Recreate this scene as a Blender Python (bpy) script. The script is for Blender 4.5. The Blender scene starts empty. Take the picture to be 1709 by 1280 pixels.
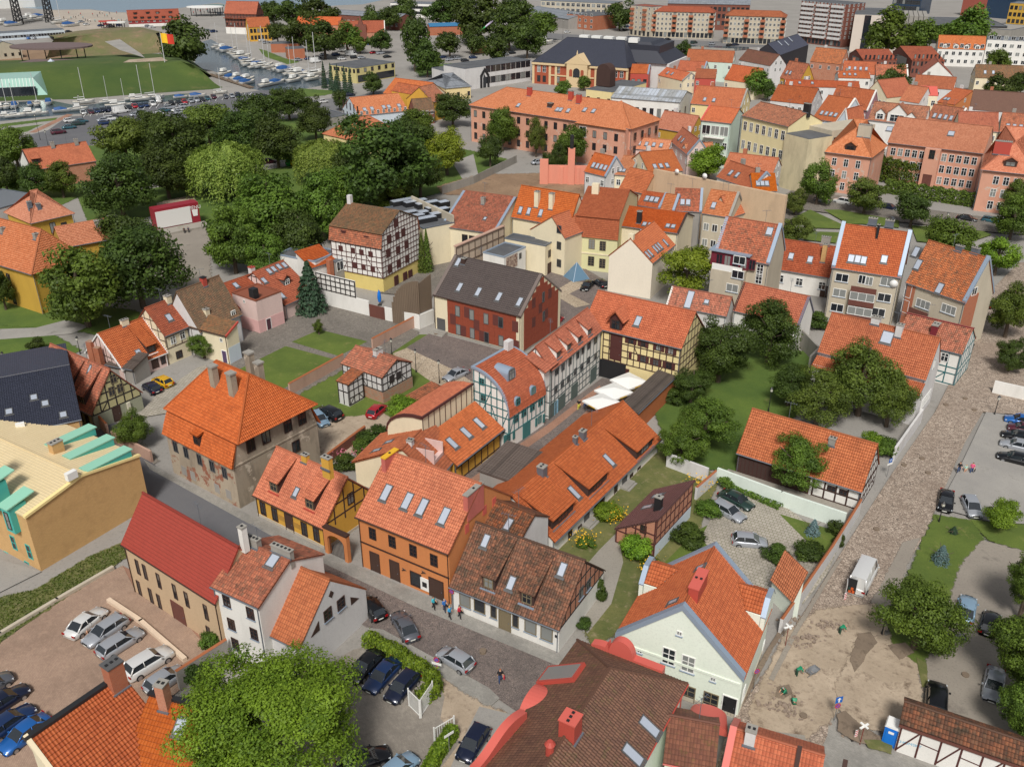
import bpy,bmesh,math,random
from mathutils import Vector,Matrix,Euler
random.seed(7)
PI=math.pi;R=math.radians
SC=bpy.context.scene;COL=SC.collection
FPX,PITCH,HCAM,CX,CY=1520.0,R(27.2),64.0,854.5,640.0
cam=bpy.data.cameras.new('camera');cam.sensor_width=36;cam.lens=36*FPX/1709
cam.clip_start=1;cam.clip_end=12000
camo=bpy.data.objects.new('camera',cam);COL.objects.link(camo)
camo.location=(0,0,HCAM);camo.rotation_euler=(PI/2-PITCH,0,0)
SC.camera=camo
SUN_EL,SUN_AZ=R(50),R(187)
w=bpy.data.worlds.new('World');SC.world=w;w.use_nodes=True
nt=w.node_tree;bg=nt.nodes['Background']
sky=nt.nodes.new('ShaderNodeTexSky');sky.sky_type='NISHITA';sky.sun_disc=False
sky.sun_elevation=SUN_EL;sky.sun_rotation=SUN_AZ;sky.air_density=1.0;sky.dust_density=3.0;sky.ozone_density=1.0
hs=nt.nodes.new('ShaderNodeHueSaturation');hs.inputs['Saturation'].default_value=.35
nt.links.new(sky.outputs[0],hs.inputs['Color']);nt.links.new(hs.outputs[0],bg.inputs[0]);bg.inputs[1].default_value=.085
sl=bpy.data.lights.new('sun','SUN');sl.energy=3.1;sl.angle=R(12);sl.color=(1,.965,.915)
so=bpy.data.objects.new('sun',sl);COL.objects.link(so)
sdir=Vector((math.sin(SUN_AZ)*math.cos(SUN_EL),math.cos(SUN_AZ)*math.cos(SUN_EL),math.sin(SUN_EL)))
so.rotation_euler=sdir.to_track_quat('Z','Y').to_euler();so.location=(-60,-60,150)
SC.view_settings.view_transform='Standard';SC.view_settings.look='None'
SC.view_settings.exposure=0.08;SC.view_settings.gamma=1;SC.view_settings.use_curve_mapping=False
SC.render.engine='CYCLES'
REG={'r1':(1000,860,3.656),'r2':(1180,340,3.56),'r3':(180,700,3.048),'r4':(560,720,3.2),'r5':(540,320,4.069),'r6':(240,560,4.0),'s1':(560,560,5.334),'s2':(780,470,4.267),'s3':(20,440,3.879),'s4':(380,300,3.556),'s5':(840,280,4.267),'s6':(940,200,4.267),'s7':(800,1030,4.069),'s8':(1120,1080,2.9015)}
def px(p):
 if len(p)==2:return p
 k,x,y=p
 if isinstance(k,str):o=REG[k];return(o[0]+x/o[2],o[1]+y/o[2])
 r,c=k//4,k%4
 return((0,430,860,1280)[c]+x/(3.974 if c<3 else 3.984),320*r+y/(3.974 if c<3 else 3.984))
CP,SP=math.cos(PITCH),math.sin(PITCH)
def ray(p):
 u,v=px(p)
 a=(u-CX)/FPX;b=-(v-CY)/FPX
 return Vector((a,CP+b*SP,-SP+b*CP))
def pix(w):
 d=w-Vector((0,0,HCAM));z=d.y*CP-d.z*SP;return(CX+FPX*d.x/z,CY-FPX*(d.y*SP+d.z*CP)/z)
CAMP=Vector((0,0,HCAM))
def G(p,z=0.0):
 d=ray(p);t=(z-HCAM)/d.z
 return CAMP+d*t
def gh(top,ground,z=0.0):
 g=G(ground,z);d=ray(top)
 t=g.xy.length/d.xy.length
 return HCAM+t*d.z
MATS={}
def nodes(name):
 m=bpy.data.materials.new(name);m.use_nodes=True
 n=m.node_tree.nodes;l=m.node_tree.links
 return m,n,l,n['Principled BSDF']
def col4(c):return(c[0],c[1],c[2],1)
def rgb(r,g,b):
 f=lambda c:((c/255+.055)/1.055)**2.4 if c>10 else c/255/12.92
 return(f(r),f(g),f(b))
def mix(n,l,a,b,fac,mode='MIX'):
 m=n.new('ShaderNodeMix');m.data_type='RGBA';m.blend_type=mode
 for s,v in((m.inputs[6],a),(m.inputs[7],b),(m.inputs[0],fac)):
  if hasattr(v,'links')or isinstance(v,bpy.types.NodeSocket):l.new(v,s)
  elif isinstance(v,(int,float)):s.default_value=v
  else:s.default_value=col4(v)
 return m.outputs[2]
def nz_(n,l,vec,scale,detail=4,rough=.6):
 t=n.new('ShaderNodeTexNoise');t.inputs['Scale'].default_value=scale;t.inputs['Detail'].default_value=detail
 t.inputs['Roughness'].default_value=rough
 if vec is not None:l.new(vec,t.inputs['Vector'])
 return t.outputs['Fac']
def ramp(n,l,fac,lo,hi):
 r=n.new('ShaderNodeMapRange');r.inputs[1].default_value=lo;r.inputs[2].default_value=hi;l.new(fac,r.inputs[0])
 return r.outputs[0]
def bump(n,l,p,h,strength=.4,dist=.05):
 b=n.new('ShaderNodeBump');b.inputs['Strength'].default_value=strength;b.inputs['Distance'].default_value=dist
 l.new(h,b.inputs['Height']);l.new(b.outputs[0],p.inputs['Normal'])
def objvec(n,gen=False):
 t=n.new('ShaderNodeTexCoord');return t.outputs['Object']
def pln(name,c,rough=.6,metal=0,spec=.5):
 if name in MATS:return MATS[name]
 m,n,l,p=nodes(name);p.inputs['Base Color'].default_value=col4(c)
 p.inputs['Roughness'].default_value=rough;p.inputs['Metallic'].default_value=metal
 p.inputs['Specular IOR Level'].default_value=spec
 MATS[name]=m;return m
def plas(name,c,dirt=.35,dc=None,scale=.5,rough=.9,patch=None,pamt=.5):
 """painted or plastered surface with stains, streaks and wear"""
 if name in MATS:return MATS[name]
 m,n,l,p=nodes(name);v=objvec(n)
 dc=dc or tuple(x*.55 for x in c)
 mp=n.new('ShaderNodeMapping');mp.inputs['Scale'].default_value=(1,1,.35);l.new(v,mp.inputs[0])
 f1=nz_(n,l,mp.outputs[0],scale,6,.65);f2=nz_(n,l,v,6,3)
 cc=mix(n,l,c,dc,ramp(n,l,f1,.45,.45+.35/max(dirt,.05)))
 if patch:cc=mix(n,l,cc,patch,ramp(n,l,nz_(n,l,v,.45,7,.7),.62-pamt*.2,.66-pamt*.2))
 cc=mix(n,l,cc,tuple(x*.8 for x in c),ramp(n,l,f2,.5,.9))
 l.new(cc,p.inputs['Base Color']);p.inputs['Roughness'].default_value=rough
 bump(n,l,p,f2,.15,.02)
 MATS[name]=m;return m
def dull(c,k=.1,g=.98):
 y=.3*c[0]+.5*c[1]+.2*c[2];return tuple((x+(y-x)*k)*g for x in c)
def tile(name,cs,moss=0.0,mc=(.05,.04,.025),cw=.27,ch=.38,rough=.75,big=.22,bmp=.5):
 """roof tiles: one random tone per tile, weather patches, course steps in the bump"""
 if name in MATS:return MATS[name]
 m,n,l,p=nodes(name);cs=[dull(c)for c in cs]
 uv=n.new('ShaderNodeUVMap').outputs[0]
 sx=n.new('ShaderNodeSeparateXYZ');l.new(uv,sx.inputs[0])
 def mth(op,a,b=None):
  t=n.new('ShaderNodeMath');t.operation=op
  for i,q in enumerate((a,b)):
   if q is None:continue
   if isinstance(q,(int,float)):t.inputs[i].default_value=q
   else:l.new(q,t.inputs[i])
  return t.outputs[0]
 fu=mth('DIVIDE',sx.outputs[0],cw);fv=mth('DIVIDE',sx.outputs[1],ch)
 cx=n.new('ShaderNodeCombineXYZ');l.new(mth('FLOOR',fu),cx.inputs[0]);l.new(mth('FLOOR',fv),cx.inputs[1])
 wn=n.new('ShaderNodeTexWhiteNoise');wn.noise_dimensions='3D';l.new(cx.outputs[0],wn.inputs[0])
 cr=n.new('ShaderNodeValToRGB');el=cr.color_ramp.elements
 while len(el)<len(cs):el.new(.5)
 for i,c in enumerate(cs):el[i].position=i/(len(cs)-1)if len(cs)>1 else 0;el[i].color=col4(c)
 l.new(wn.outputs[0],cr.inputs[0])
 c0=mix(n,l,cs[len(cs)//2],cr.outputs[0],.8)
 oi=n.new('ShaderNodeObjectInfo');w1=n.new('ShaderNodeTexWhiteNoise');w1.noise_dimensions='1D';l.new(oi.outputs['Object Index'],w1.inputs['W']);rnd=w1.outputs['Value']
 va=n.new('ShaderNodeVectorMath');va.operation='MULTIPLY_ADD';va.inputs[1].default_value=(1,1,1)
 l.new(uv,va.inputs[0])
 cb=n.new('ShaderNodeCombineXYZ');l.new(mth('MULTIPLY',rnd,57.),cb.inputs[2]);l.new(cb.outputs[0],va.inputs[2])
 vv=va.outputs[0]
 f1=nz_(n,l,vv,.35,6,.65)
 c0=mix(n,l,c0,tuple(x*.62 for x in cs[0]),mth('MULTIPLY',ramp(n,l,f1,.5,.72),big*2))
 mp=n.new('ShaderNodeMapping');mp.inputs['Scale'].default_value=(2.2,.3,1);l.new(vv,mp.inputs[0])
 c0=mix(n,l,c0,mc,mth('MULTIPLY',ramp(n,l,nz_(n,l,mp.outputs[0],1.0,5,.7),.5,.75),.06+moss*.65))
 if moss:
  c0=mix(n,l,c0,mc,mth('MULTIPLY',ramp(n,l,nz_(n,l,vv,1.1,8,.75),.62-.25*moss,.74-.2*moss),.85))
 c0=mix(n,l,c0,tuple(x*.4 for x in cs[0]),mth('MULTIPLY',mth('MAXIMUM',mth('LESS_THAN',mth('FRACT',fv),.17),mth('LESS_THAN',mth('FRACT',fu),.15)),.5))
 ot=n.new('ShaderNodeHueSaturation');l.new(c0,ot.inputs['Color']);l.new(mth('ADD',mth('MULTIPLY',rnd,.3),.84),ot.inputs['Value']);l.new(mth('ADD',mth('MULTIPLY',mth('FRACT',mth('MULTIPLY',rnd,7.3)),.16),.96),ot.inputs['Saturation']);l.new(mth('ADD',mth('MULTIPLY',mth('FRACT',mth('MULTIPLY',rnd,13.7)),.01),.504),ot.inputs['Hue'])
 l.new(ot.outputs[0],p.inputs['Base Color']);p.inputs['Roughness'].default_value=rough
 hv=mth('SUBTRACT',1.0,mth('FRACT',fv));hu=mth('PINGPONG',fu,.5)
 bump(n,l,p,mth('ADD',hv,mth('MULTIPLY',hu,1.2)),bmp,.05)
 MATS[name]=m;return m
def cells(name,c,c2,joint,bw=.3,bh=.15,rough=.9,sett=False,var=.5,rot=0,dirt=None):
 """ground of setts, slabs or bricks (object space, metres)"""
 if name in MATS:return MATS[name]
 m,n,l,p=nodes(name);v=objvec(n)
 mp=n.new('ShaderNodeMapping');mp.inputs['Rotation'].default_value=(0,0,R(rot));l.new(v,mp.inputs[0])
 if sett:
  t=n.new('ShaderNodeTexVoronoi');t.inputs['Scale'].default_value=1/bw;l.new(mp.outputs[0],t.inputs[0])
  e=n.new('ShaderNodeTexVoronoi');e.feature='DISTANCE_TO_EDGE';e.inputs['Scale'].default_value=1/bw;l.new(mp.outputs[0],e.inputs[0])
  s=n.new('ShaderNodeSeparateColor');l.new(t.outputs['Color'],s.inputs[0])
  cc=mix(n,l,c,c2,s.outputs[0]);hgt=ramp(n,l,e.outputs[0],.02,.25)
  cc=mix(n,l,joint,cc,ramp(n,l,e.outputs[0],.02,.1))
 else:
  t=n.new('ShaderNodeTexBrick');t.inputs['Scale'].default_value=1;t.inputs['Brick Width'].default_value=bw
  t.inputs['Row Height'].default_value=bh;t.inputs['Mortar Size'].default_value=min(bw,bh)*.06
  t.inputs['Color1'].default_value=col4(c);t.inputs['Color2'].default_value=col4(c2);t.inputs['Mortar'].default_value=col4(joint)
  l.new(mp.outputs[0],t.inputs[0]);cc=t.outputs[0];hgt=ramp(n,l,t.outputs['Fac'],1,0)
 f=nz_(n,l,v,.12,8,.7)
 cc=mix(n,l,cc,dirt or tuple(x*.6 for x in c),ramp(n,l,f,.45,.75))
 f2=nz_(n,l,v,1.2,6,.7)
 cc=mix(n,l,cc,tuple(min(1,x*1.35)for x in c2),mix(n,l,(0,0,0),(.45,.45,.45),ramp(n,l,f2,.5,.8)))
 l.new(cc,p.inputs['Base Color']);p.inputs['Roughness'].default_value=rough
 bump(n,l,p,hgt,.5,.04)
 MATS[name]=m;return m
def brickwall(name,c,c2,joint,bw=.27,bh=.08,patch=None):
 """wall bricks: the brick pattern is laid on wall tangents (object x+y along, z up)"""
 if name in MATS:return MATS[name]
 m,n,l,p=nodes(name);v=objvec(n)
 s=n.new('ShaderNodeSeparateXYZ');l.new(v,s.inputs[0]);a=n.new('ShaderNodeMath');l.new(s.outputs[0],a.inputs[0]);l.new(s.outputs[1],a.inputs[1])
 cb=n.new('ShaderNodeCombineXYZ');l.new(a.outputs[0],cb.inputs[0]);l.new(s.outputs[2],cb.inputs[1])
 t=n.new('ShaderNodeTexBrick');t.inputs['Scale'].default_value=1;t.inputs['Brick Width'].default_value=bw
 t.inputs['Row Height'].default_value=bh;t.inputs['Mortar Size'].default_value=.012
 t.inputs['Color1'].default_value=col4(c);t.inputs['Color2'].default_value=col4(c2);t.inputs['Mortar'].default_value=col4(joint)
 l.new(cb.outputs[0],t.inputs[0])
 cc=mix(n,l,t.outputs[0],tuple(x*.7 for x in c),ramp(n,l,nz_(n,l,v,.5,6,.7),.5,.85))
 if patch:cc=mix(n,l,cc,patch,ramp(n,l,nz_(n,l,v,.4,8,.72),.5,.53))
 l.new(cc,p.inputs['Base Color']);p.inputs['Roughness'].default_value=.9
 MATS[name]=m;return m
def ground(name,c,c2,c3=None,scale=.15,rough=.95,bstr=.3,fine=4,c3lo=.6):
 if name in MATS:return MATS[name]
 m,n,l,p=nodes(name);v=objvec(n)
 cc=mix(n,l,c,c2,ramp(n,l,nz_(n,l,v,scale,8,.65),.35,.65))
 if c3:cc=mix(n,l,cc,c3,ramp(n,l,nz_(n,l,v,scale*3.3,8,.7),c3lo,c3lo+.14))
 f=nz_(n,l,v,fine,5,.7)
 cc=mix(n,l,cc,tuple(x*.6 for x in c),ramp(n,l,f,.52,.85))
 l.new(cc,p.inputs['Base Color']);p.inputs['Roughness'].default_value=rough
 bump(n,l,p,f,bstr,.08)
 MATS[name]=m;return m
def leafmat(name,c,c2,c3):
 m,n,l,p=nodes(name)
 at=n.new('ShaderNodeAttribute');at.attribute_name='tone'
 oi=n.new('ShaderNodeObjectInfo')
 cc=mix(n,l,c,c2,at.outputs['Fac'])
 h=n.new('ShaderNodeHueSaturation');l.new(cc,h.inputs['Color'])
 a=n.new('ShaderNodeMath');a.operation='MULTIPLY_ADD';l.new(oi.outputs['Random'],a.inputs[0]);a.inputs[1].default_value=.03;a.inputs[2].default_value=.485
 l.new(a.outputs[0],h.inputs['Hue'])
 b=n.new('ShaderNodeMath');b.operation='MULTIPLY_ADD';l.new(oi.outputs['Random'],b.inputs[0]);b.inputs[1].default_value=.35;b.inputs[2].default_value=.82
 l.new(b.outputs[0],h.inputs['Value'])
 l.new(h.outputs[0],p.inputs['Base Color']);p.inputs['Roughness'].default_value=.55;p.inputs['Specular IOR Level'].default_value=.3
 tr=n.new('ShaderNodeBsdfTranslucent');l.new(h.outputs[0],tr.inputs[0])
 ms=n.new('ShaderNodeMixShader');ms.inputs[0].default_value=.36
 l.new(p.outputs[0],ms.inputs[1]);l.new(tr.outputs[0],ms.inputs[2]);l.new(ms.outputs[0],n['Material Output'].inputs[0])
 return m
class MB:
 def __init__(s):s.v=[];s.f=[];s.m=[];s.uv={}
 def add(s,vs,fs,mi=0):
  b=len(s.v);s.v+=[tuple(x)for x in vs]
  for f in fs:s.f.append(tuple(b+i for i in f));s.m.append(mi)
 def box(s,x0,x1,y0,y1,z0,z1,mi=0):
  s.add([(x0,y0,z0),(x1,y0,z0),(x1,y1,z0),(x0,y1,z0),(x0,y0,z1),(x1,y0,z1),(x1,y1,z1),(x0,y1,z1)],[(0,3,2,1),(4,5,6,7),(0,1,5,4),(1,2,6,5),(2,3,7,6),(3,0,4,7)],mi)
 def prism(s,poly,z0,z1,mi=0,top=None):
  n=len(poly);z1s=z1 if isinstance(z1,(list,tuple))else[z1]*n
  s.add([(p[0],p[1],z0)for p in poly]+[(p[0],p[1],z)for p,z in zip(poly,z1s)],[tuple(range(n-1,-1,-1)),tuple(range(n,2*n))]+[(i,(i+1)%n,n+(i+1)%n,n+i)for i in range(n)],mi)
 def extrude(s,prof,a,b,axis='x',mi=0):
  """closed profile in the plane across the axis, swept from a to b"""
  n=len(prof)
  if axis=='x':V=[(a,p[0],p[1])for p in prof]+[(b,p[0],p[1])for p in prof]
  else:V=[(p[0],a,p[1])for p in prof]+[(p[0],b,p[1])for p in prof]
  F=[tuple(range(n-1,-1,-1)),tuple(range(n,2*n))]+[(i,(i+1)%n,n+(i+1)%n,n+i)for i in range(n)]
  s.add(V,F if axis=='x' else[tuple(reversed(f))for f in F],mi)
 def tube(s,p,q,r,n=8,r2=None,mi=0,cap=True):
  p=Vector(p);q=Vector(q);d=(q-p).normalized();r2=r if r2 is None else r2
  a=d.orthogonal().normalized();b=d.cross(a)
  V=[p+(a*math.cos(2*PI*i/n)+b*math.sin(2*PI*i/n))*r for i in range(n)]+[q+(a*math.cos(2*PI*i/n)+b*math.sin(2*PI*i/n))*r2 for i in range(n)]
  F=[(i,(i+1)%n,n+(i+1)%n,n+i)for i in range(n)]
  if cap:F+=[tuple(range(n-1,-1,-1)),tuple(range(n,2*n))]
  s.add(V,F,mi)
 def build(s,name,mats,smooth=False):
  me=bpy.data.meshes.new(name);me.from_pydata(s.v,[],s.f)
  for m in(mats if isinstance(mats,(list,tuple))else[mats]):me.materials.append(m)
  if any(s.m):me.polygons.foreach_set('material_index',s.m)
  if smooth:me.polygons.foreach_set('use_smooth',[True]*len(s.f))
  if s.uv:
   u=me.uv_layers.new(name='UVMap');dat=[0.0]*(2*len(me.loops))
   for pi,co in s.uv.items():
    st=me.polygons[pi].loop_start
    for k,(a,b)in enumerate(co):dat[2*(st+k)]=a;dat[2*(st+k)+1]=b
   u.data.foreach_set('uv',dat)
  me.update();return me
KIDS={}
def ob(name,me,parent=None,loc=None,rot=None,scale=None,color=None):
 o=bpy.data.objects.new(name,me);COL.objects.link(o)
 if parent is not None:o.parent=parent;o.pass_index=parent.pass_index;KIDS.setdefault(parent,[]).append(o)
 if loc is not None:o.location=loc
 if rot is not None:o.rotation_euler=rot if not isinstance(rot,(int,float))else(0,0,rot)
 if scale is not None:o.scale=scale
 if color is not None:o.color=col4(color)
 return o
def tag(o,label,cat,group=None):
 o['label']=label;o['category']=cat
 if group:o['group']=group
 return o
def thing(name,label,cat,loc=(0,0,0),rz=0,group=None):
 o=ob(name,None,None,loc,rz);o.empty_display_size=.2
 return tag(o,label,cat,group)
def struct(o):o['kind']='structure';return o
def copytree(o,parent=None):
 c=o.copy();COL.objects.link(c)
 if parent is not None:c.parent=parent;KIDS.setdefault(parent,[]).append(c)
 for ch in KIDS.get(o,[]):copytree(ch,c)
 return c
UNIT={}
def unitcube(m):
 if m.name not in UNIT:
  b=MB();b.box(-.5,.5,-.5,.5,-.5,.5);UNIT[m.name]=b.build('beam',m)
 return UNIT[m.name]
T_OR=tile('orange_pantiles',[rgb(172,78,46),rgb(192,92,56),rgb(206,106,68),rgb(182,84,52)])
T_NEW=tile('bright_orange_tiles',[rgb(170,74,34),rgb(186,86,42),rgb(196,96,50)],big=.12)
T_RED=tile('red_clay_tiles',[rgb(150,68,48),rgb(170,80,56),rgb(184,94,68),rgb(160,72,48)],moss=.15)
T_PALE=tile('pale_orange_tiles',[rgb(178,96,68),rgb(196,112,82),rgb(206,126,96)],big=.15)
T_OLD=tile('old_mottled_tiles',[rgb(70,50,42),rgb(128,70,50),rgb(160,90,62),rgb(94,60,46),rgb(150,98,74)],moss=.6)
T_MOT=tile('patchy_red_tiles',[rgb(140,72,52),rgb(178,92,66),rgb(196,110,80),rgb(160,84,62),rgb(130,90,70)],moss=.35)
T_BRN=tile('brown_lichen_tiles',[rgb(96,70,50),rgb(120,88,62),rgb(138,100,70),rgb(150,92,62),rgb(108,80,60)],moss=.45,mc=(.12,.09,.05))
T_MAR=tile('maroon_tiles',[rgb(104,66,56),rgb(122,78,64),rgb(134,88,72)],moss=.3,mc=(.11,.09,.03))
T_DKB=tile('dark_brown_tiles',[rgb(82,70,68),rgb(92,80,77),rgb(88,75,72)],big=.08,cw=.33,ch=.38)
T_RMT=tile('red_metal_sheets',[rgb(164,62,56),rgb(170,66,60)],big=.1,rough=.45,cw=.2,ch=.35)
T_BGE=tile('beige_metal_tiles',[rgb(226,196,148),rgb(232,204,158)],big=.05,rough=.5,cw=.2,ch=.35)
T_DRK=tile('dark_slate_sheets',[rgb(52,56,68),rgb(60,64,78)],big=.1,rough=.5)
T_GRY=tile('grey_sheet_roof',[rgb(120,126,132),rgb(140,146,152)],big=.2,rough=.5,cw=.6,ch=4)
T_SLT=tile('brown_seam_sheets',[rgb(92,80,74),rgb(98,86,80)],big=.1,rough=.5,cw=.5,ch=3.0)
FLAT=ground('bitumen_felt',rgb(78,80,84),rgb(96,98,100),rgb(120,116,108),.2,.9)
ZINC=pln('zinc_flashing',rgb(150,165,182),.45,.3)
ZINCD=pln('weathered_zinc',rgb(110,116,124),.5,.3)
TIMB=plas('dark_brown_timber',rgb(66,46,40),.4)
TIMBR=plas('oxblood_timber',rgb(78,40,36),.4)
TIMBB=plas('black_timber',rgb(48,42,40),.4)
TIMBG=plas('grey_green_timber',rgb(78,92,92),.4)
TIMBT=plas('teal_timber',rgb(38,98,102),.3)
TIMBF=plas('faded_timber',rgb(104,88,76),.4)
W_WHT=plas('white_plaster',rgb(222,220,214),.3,rgb(160,156,148))
W_GRW=plas('grey_white_plaster',rgb(206,204,202),.4,rgb(150,146,142))
W_CRM=plas('cream_plaster',rgb(222,210,180),.3)
W_YEL=plas('pale_yellow_plaster',rgb(222,204,150),.3)
W_MUS=plas('mustard_plaster',rgb(206,158,62),.25)
W_ORG=plas('orange_plaster',rgb(200,128,76),.25,rgb(160,96,58))
W_GRN=plas('pale_green_plaster',rgb(222,230,216),.2,rgb(176,190,172))
W_PNK=plas('pink_plaster',rgb(206,152,128),.4,rgb(160,110,92),patch=rgb(196,176,160),pamt=.2)
W_PLP=plas('pale_pink_plaster',rgb(216,190,182),.35)
W_BEI=plas('beige_plaster',rgb(190,164,132),.3)
W_SND=plas('sand_plaster',rgb(186,176,156),.45)
W_GRY=plas('grey_plaster',rgb(150,146,140),.5)
W_RUIN=plas('crumbling_plaster',rgb(172,158,138),.8,rgb(92,80,68),.35,patch=rgb(140,86,64),pamt=.45)
W_RUIN2=plas('bare_grey_render',rgb(158,146,128),.9,rgb(78,70,62),.6,patch=rgb(190,178,160),pamt=.3)
W_OCH=plas('ochre_plaster',rgb(188,150,58),.4)
W_MNT=plas('mint_plaster',rgb(196,212,200),.3)
W_BLU=plas('pale_blue_plaster',rgb(196,206,214),.3)
B_RED=brickwall('red_brick',rgb(168,98,72),rgb(186,116,86),rgb(176,150,128))
B_ORG=brickwall('orange_brick',rgb(178,98,62),rgb(166,86,54),rgb(150,120,100))
B_TAN=brickwall('tan_brick',rgb(198,158,104),rgb(206,166,112),rgb(176,142,96),.3,.1)
B_DRK=brickwall('dark_brick',rgb(128,66,50),rgb(110,56,44),rgb(120,92,80))
CONC=plas('concrete',rgb(150,146,138),.6)
METR=pln('oxide_red_sheet',rgb(176,74,62),.5)
METP=pln('salmon_red_sheet',rgb(202,96,84),.5)
GLASS=pln('window_glass',(.018,.022,.028),.06,0,.8)
GLASL=pln('curtained_glass',(.22,.23,.22),.12,0,.7)
GLASS_SKY=pln('skylight_glass',rgb(196,204,216),.22,.35,.8)
FR_W=pln('white_frame',rgb(226,226,222),.5)
FR_B=pln('dark_brown_frame',rgb(62,42,34),.6)
FR_T=pln('teal_frame',rgb(54,112,112),.6)
FR_G=pln('grey_frame',rgb(86,86,86),.5)
FR_O=pln('olive_frame',rgb(120,108,84),.6)
FR_Q=pln('turquoise_frame',rgb(70,170,160),.5)
DOORB=pln('dark_brown_boards',rgb(70,50,42),.7)
WOOD=plas('weathered_boards',rgb(112,96,80),.5)
WOODR=plas('red_brown_boards',rgb(104,62,52),.5)
BLACK=pln('black_metal',rgb(36,36,38),.5)
STONE=plas('sandstone',rgb(184,174,156),.4)
RELIEF_Y=215.0
NTRI=0
def spanel(mb,pl,pr,tr,tl,relief=True,cw=.27,ch=.38,thick=.12,amp=.05,mi=0):
 """a tiled slope between eave points pl, pr and top points tr, tl (local)"""
 pl,pr,tr,tl=(Vector(p)for p in(pl,pr,tr,tl))
 e=(pr-pl).normalized();s=((tl-pl)-(tl-pl).dot(e)*e)
 if s.length<.05:s=((tr-pl)-(tr-pl).dot(e)*e)
 S=s.length;s=s.normalized();nn=e.cross(s)
 ab=lambda q:((q-pl).dot(e),(q-pl).dot(s))
 L0,R0,L1,R1=0.0,ab(pr)[0],ab(tl)[0],ab(tr)[0]
 uo,vo=random.randint(0,400)*cw,random.randint(0,400)*ch
 def P(a,b,h):return pl+e*a+s*b+nn*h
 def face(pts,uvs):
  base=len(mb.v);mb.v+=[tuple(p)for p in pts]
  mb.uv[len(mb.f)]=[(u+uo,v+vo)for u,v in uvs]
  mb.f.append(tuple(range(base,base+len(pts))));mb.m.append(mi)
 if not relief:
  q=[(L0,0),(R0,0),(R1,S),(L1,S)]
  face([P(a,b,.02)for a,b in q],q)
 else:
  rows=max(1,round(S/ch));h=cw/2
  for i in range(rows):
   b0,b1=S*i/rows,S*(i+1)/rows
   l0,r0=L0+(L1-L0)*b0/S,R0+(R1-R0)*b0/S;l1,r1=L0+(L1-L0)*b1/S,R0+(R1-R0)*b1/S
   lo,hi=min(l0,l1),max(r0,r1)
   g=[lo]+[k*h for k in range(math.ceil((lo+.01)/h),math.ceil((hi-.01)/h))]+[hi]
   base=len(mb.v);n=len(g);lift=.065+random.uniform(-.006,.01)
   ks=[(amp if(round(a/h)&1)else 0)for a in g]
   c0=[min(max(a,l0),r0)for a in g];c1=[min(max(a,l1),r1)for a in g]
   for a,k in zip(c0,ks):mb.v.append(tuple(P(a,b0,k)))
   for a,k in zip(c0,ks):mb.v.append(tuple(P(a,b0,lift+k)))
   for a,k in zip(c1,ks):mb.v.append(tuple(P(a,b1,k)))
   for j in range(n-1):
    if c0[j+1]-c0[j]>1e-4:
     mb.uv[len(mb.f)]=[(a+uo,b0+vo+.001)for a in(c0[j],c0[j+1],c0[j+1]-1e-3,c0[j])]
     mb.f.append((base+j,base+j+1,base+n+j+1,base+n+j));mb.m.append(mi)
    am=(g[j]+g[j+1])/2
    if c0[j+1]-c0[j]>1e-4 or c1[j+1]-c1[j]>1e-4:
     e1=1e-3
     mb.uv[len(mb.f)]=[(g[j]+uo+e1,b0+vo+e1),(g[j+1]+uo-e1,b0+vo+e1),(g[j+1]+uo-e1,b1+vo-e1),(g[j]+uo+e1,b1+vo-e1)]
     mb.f.append((base+n+j,base+n+j+1,base+2*n+j+1,base+2*n+j));mb.m.append(mi)
 q=[(L0,0),(R0,0),(R1,S),(L1,S)]
 b=len(mb.v);mb.v+=[tuple(P(a,c,-.01))for a,c in q]+[tuple(P(a,c,-thick))for a,c in q]
 for f in((7,6,5,4),(0,4,5,1),(1,5,6,2),(2,6,7,3),(3,7,4,0)):
  mb.uv[len(mb.f)]=[(uo+.3,vo+.1)]*4;mb.f.append(tuple(b+i for i in f));mb.m.append(mi)
WCACHE={}
def win_mesh(w,h,style,fr):
 """frame with bars; outward is -y, origin at the bottom centre, on the wall plane"""
 key=(round(w,1),round(h,1),style,fr.name)
 if key in WCACHE:return WCACHE[key]
 t=.09 if w>.7 else .06;b=MB();x=w/2
 b.box(-x,x,-.07,.06,0,t);b.box(-x,x,-.07,.06,h-t,h);b.box(-x,-x+t,-.07,.06,t,h-t);b.box(x-t,x,-.07,.06,t,h-t)
 nv,nh={'1':(0,[]),'2':(1,[]),'4':(1,[.62]),'6':(1,[.36,.68]),'3':(2,[]),'32':(2,[.6]),'12':(0,[.5]),'8':(1,[.28,.52,.76])}[style]
 for i in range(nv):
  c=-x+w*(i+1)/(nv+1);b.box(c-t*.45,c+t*.45,-.055,.05,t,h-t)
 for k in nh:b.box(-x+t,x-t,-.05,.045,h*k-t*.35,h*k+t*.35)
 f=b.build('frame',fr)
 p=MB();p.add([(-x+t*.5,-.02,t*.5),(x-t*.5,-.02,t*.5),(x-t*.5,-.02,h-t*.5),(-x+t*.5,-.02,h-t*.5)],[(0,1,2,3)])
 g=p.build('pane',GLASS);g2=g.copy();g2.materials[0]=GLASL
 sb=MB();sb.box(-x-.08,x+.08,-.16,.03,-.07,-.003);sm=sb.build('sill',ZINC)
 one=MB();one.v=list(b.v);one.f=list(b.f);one.m=list(b.m)
 one.add(p.v,p.f,1);o1=one.build('window',[fr,GLASS]);o2=one.build('window',[fr,GLASL])
 sh=MB();sh.box(-.02,.02,-.09,-.02,0,h)
 WCACHE[key]=(f,g,g2,sm,o1,o2);return WCACHE[key]
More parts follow.
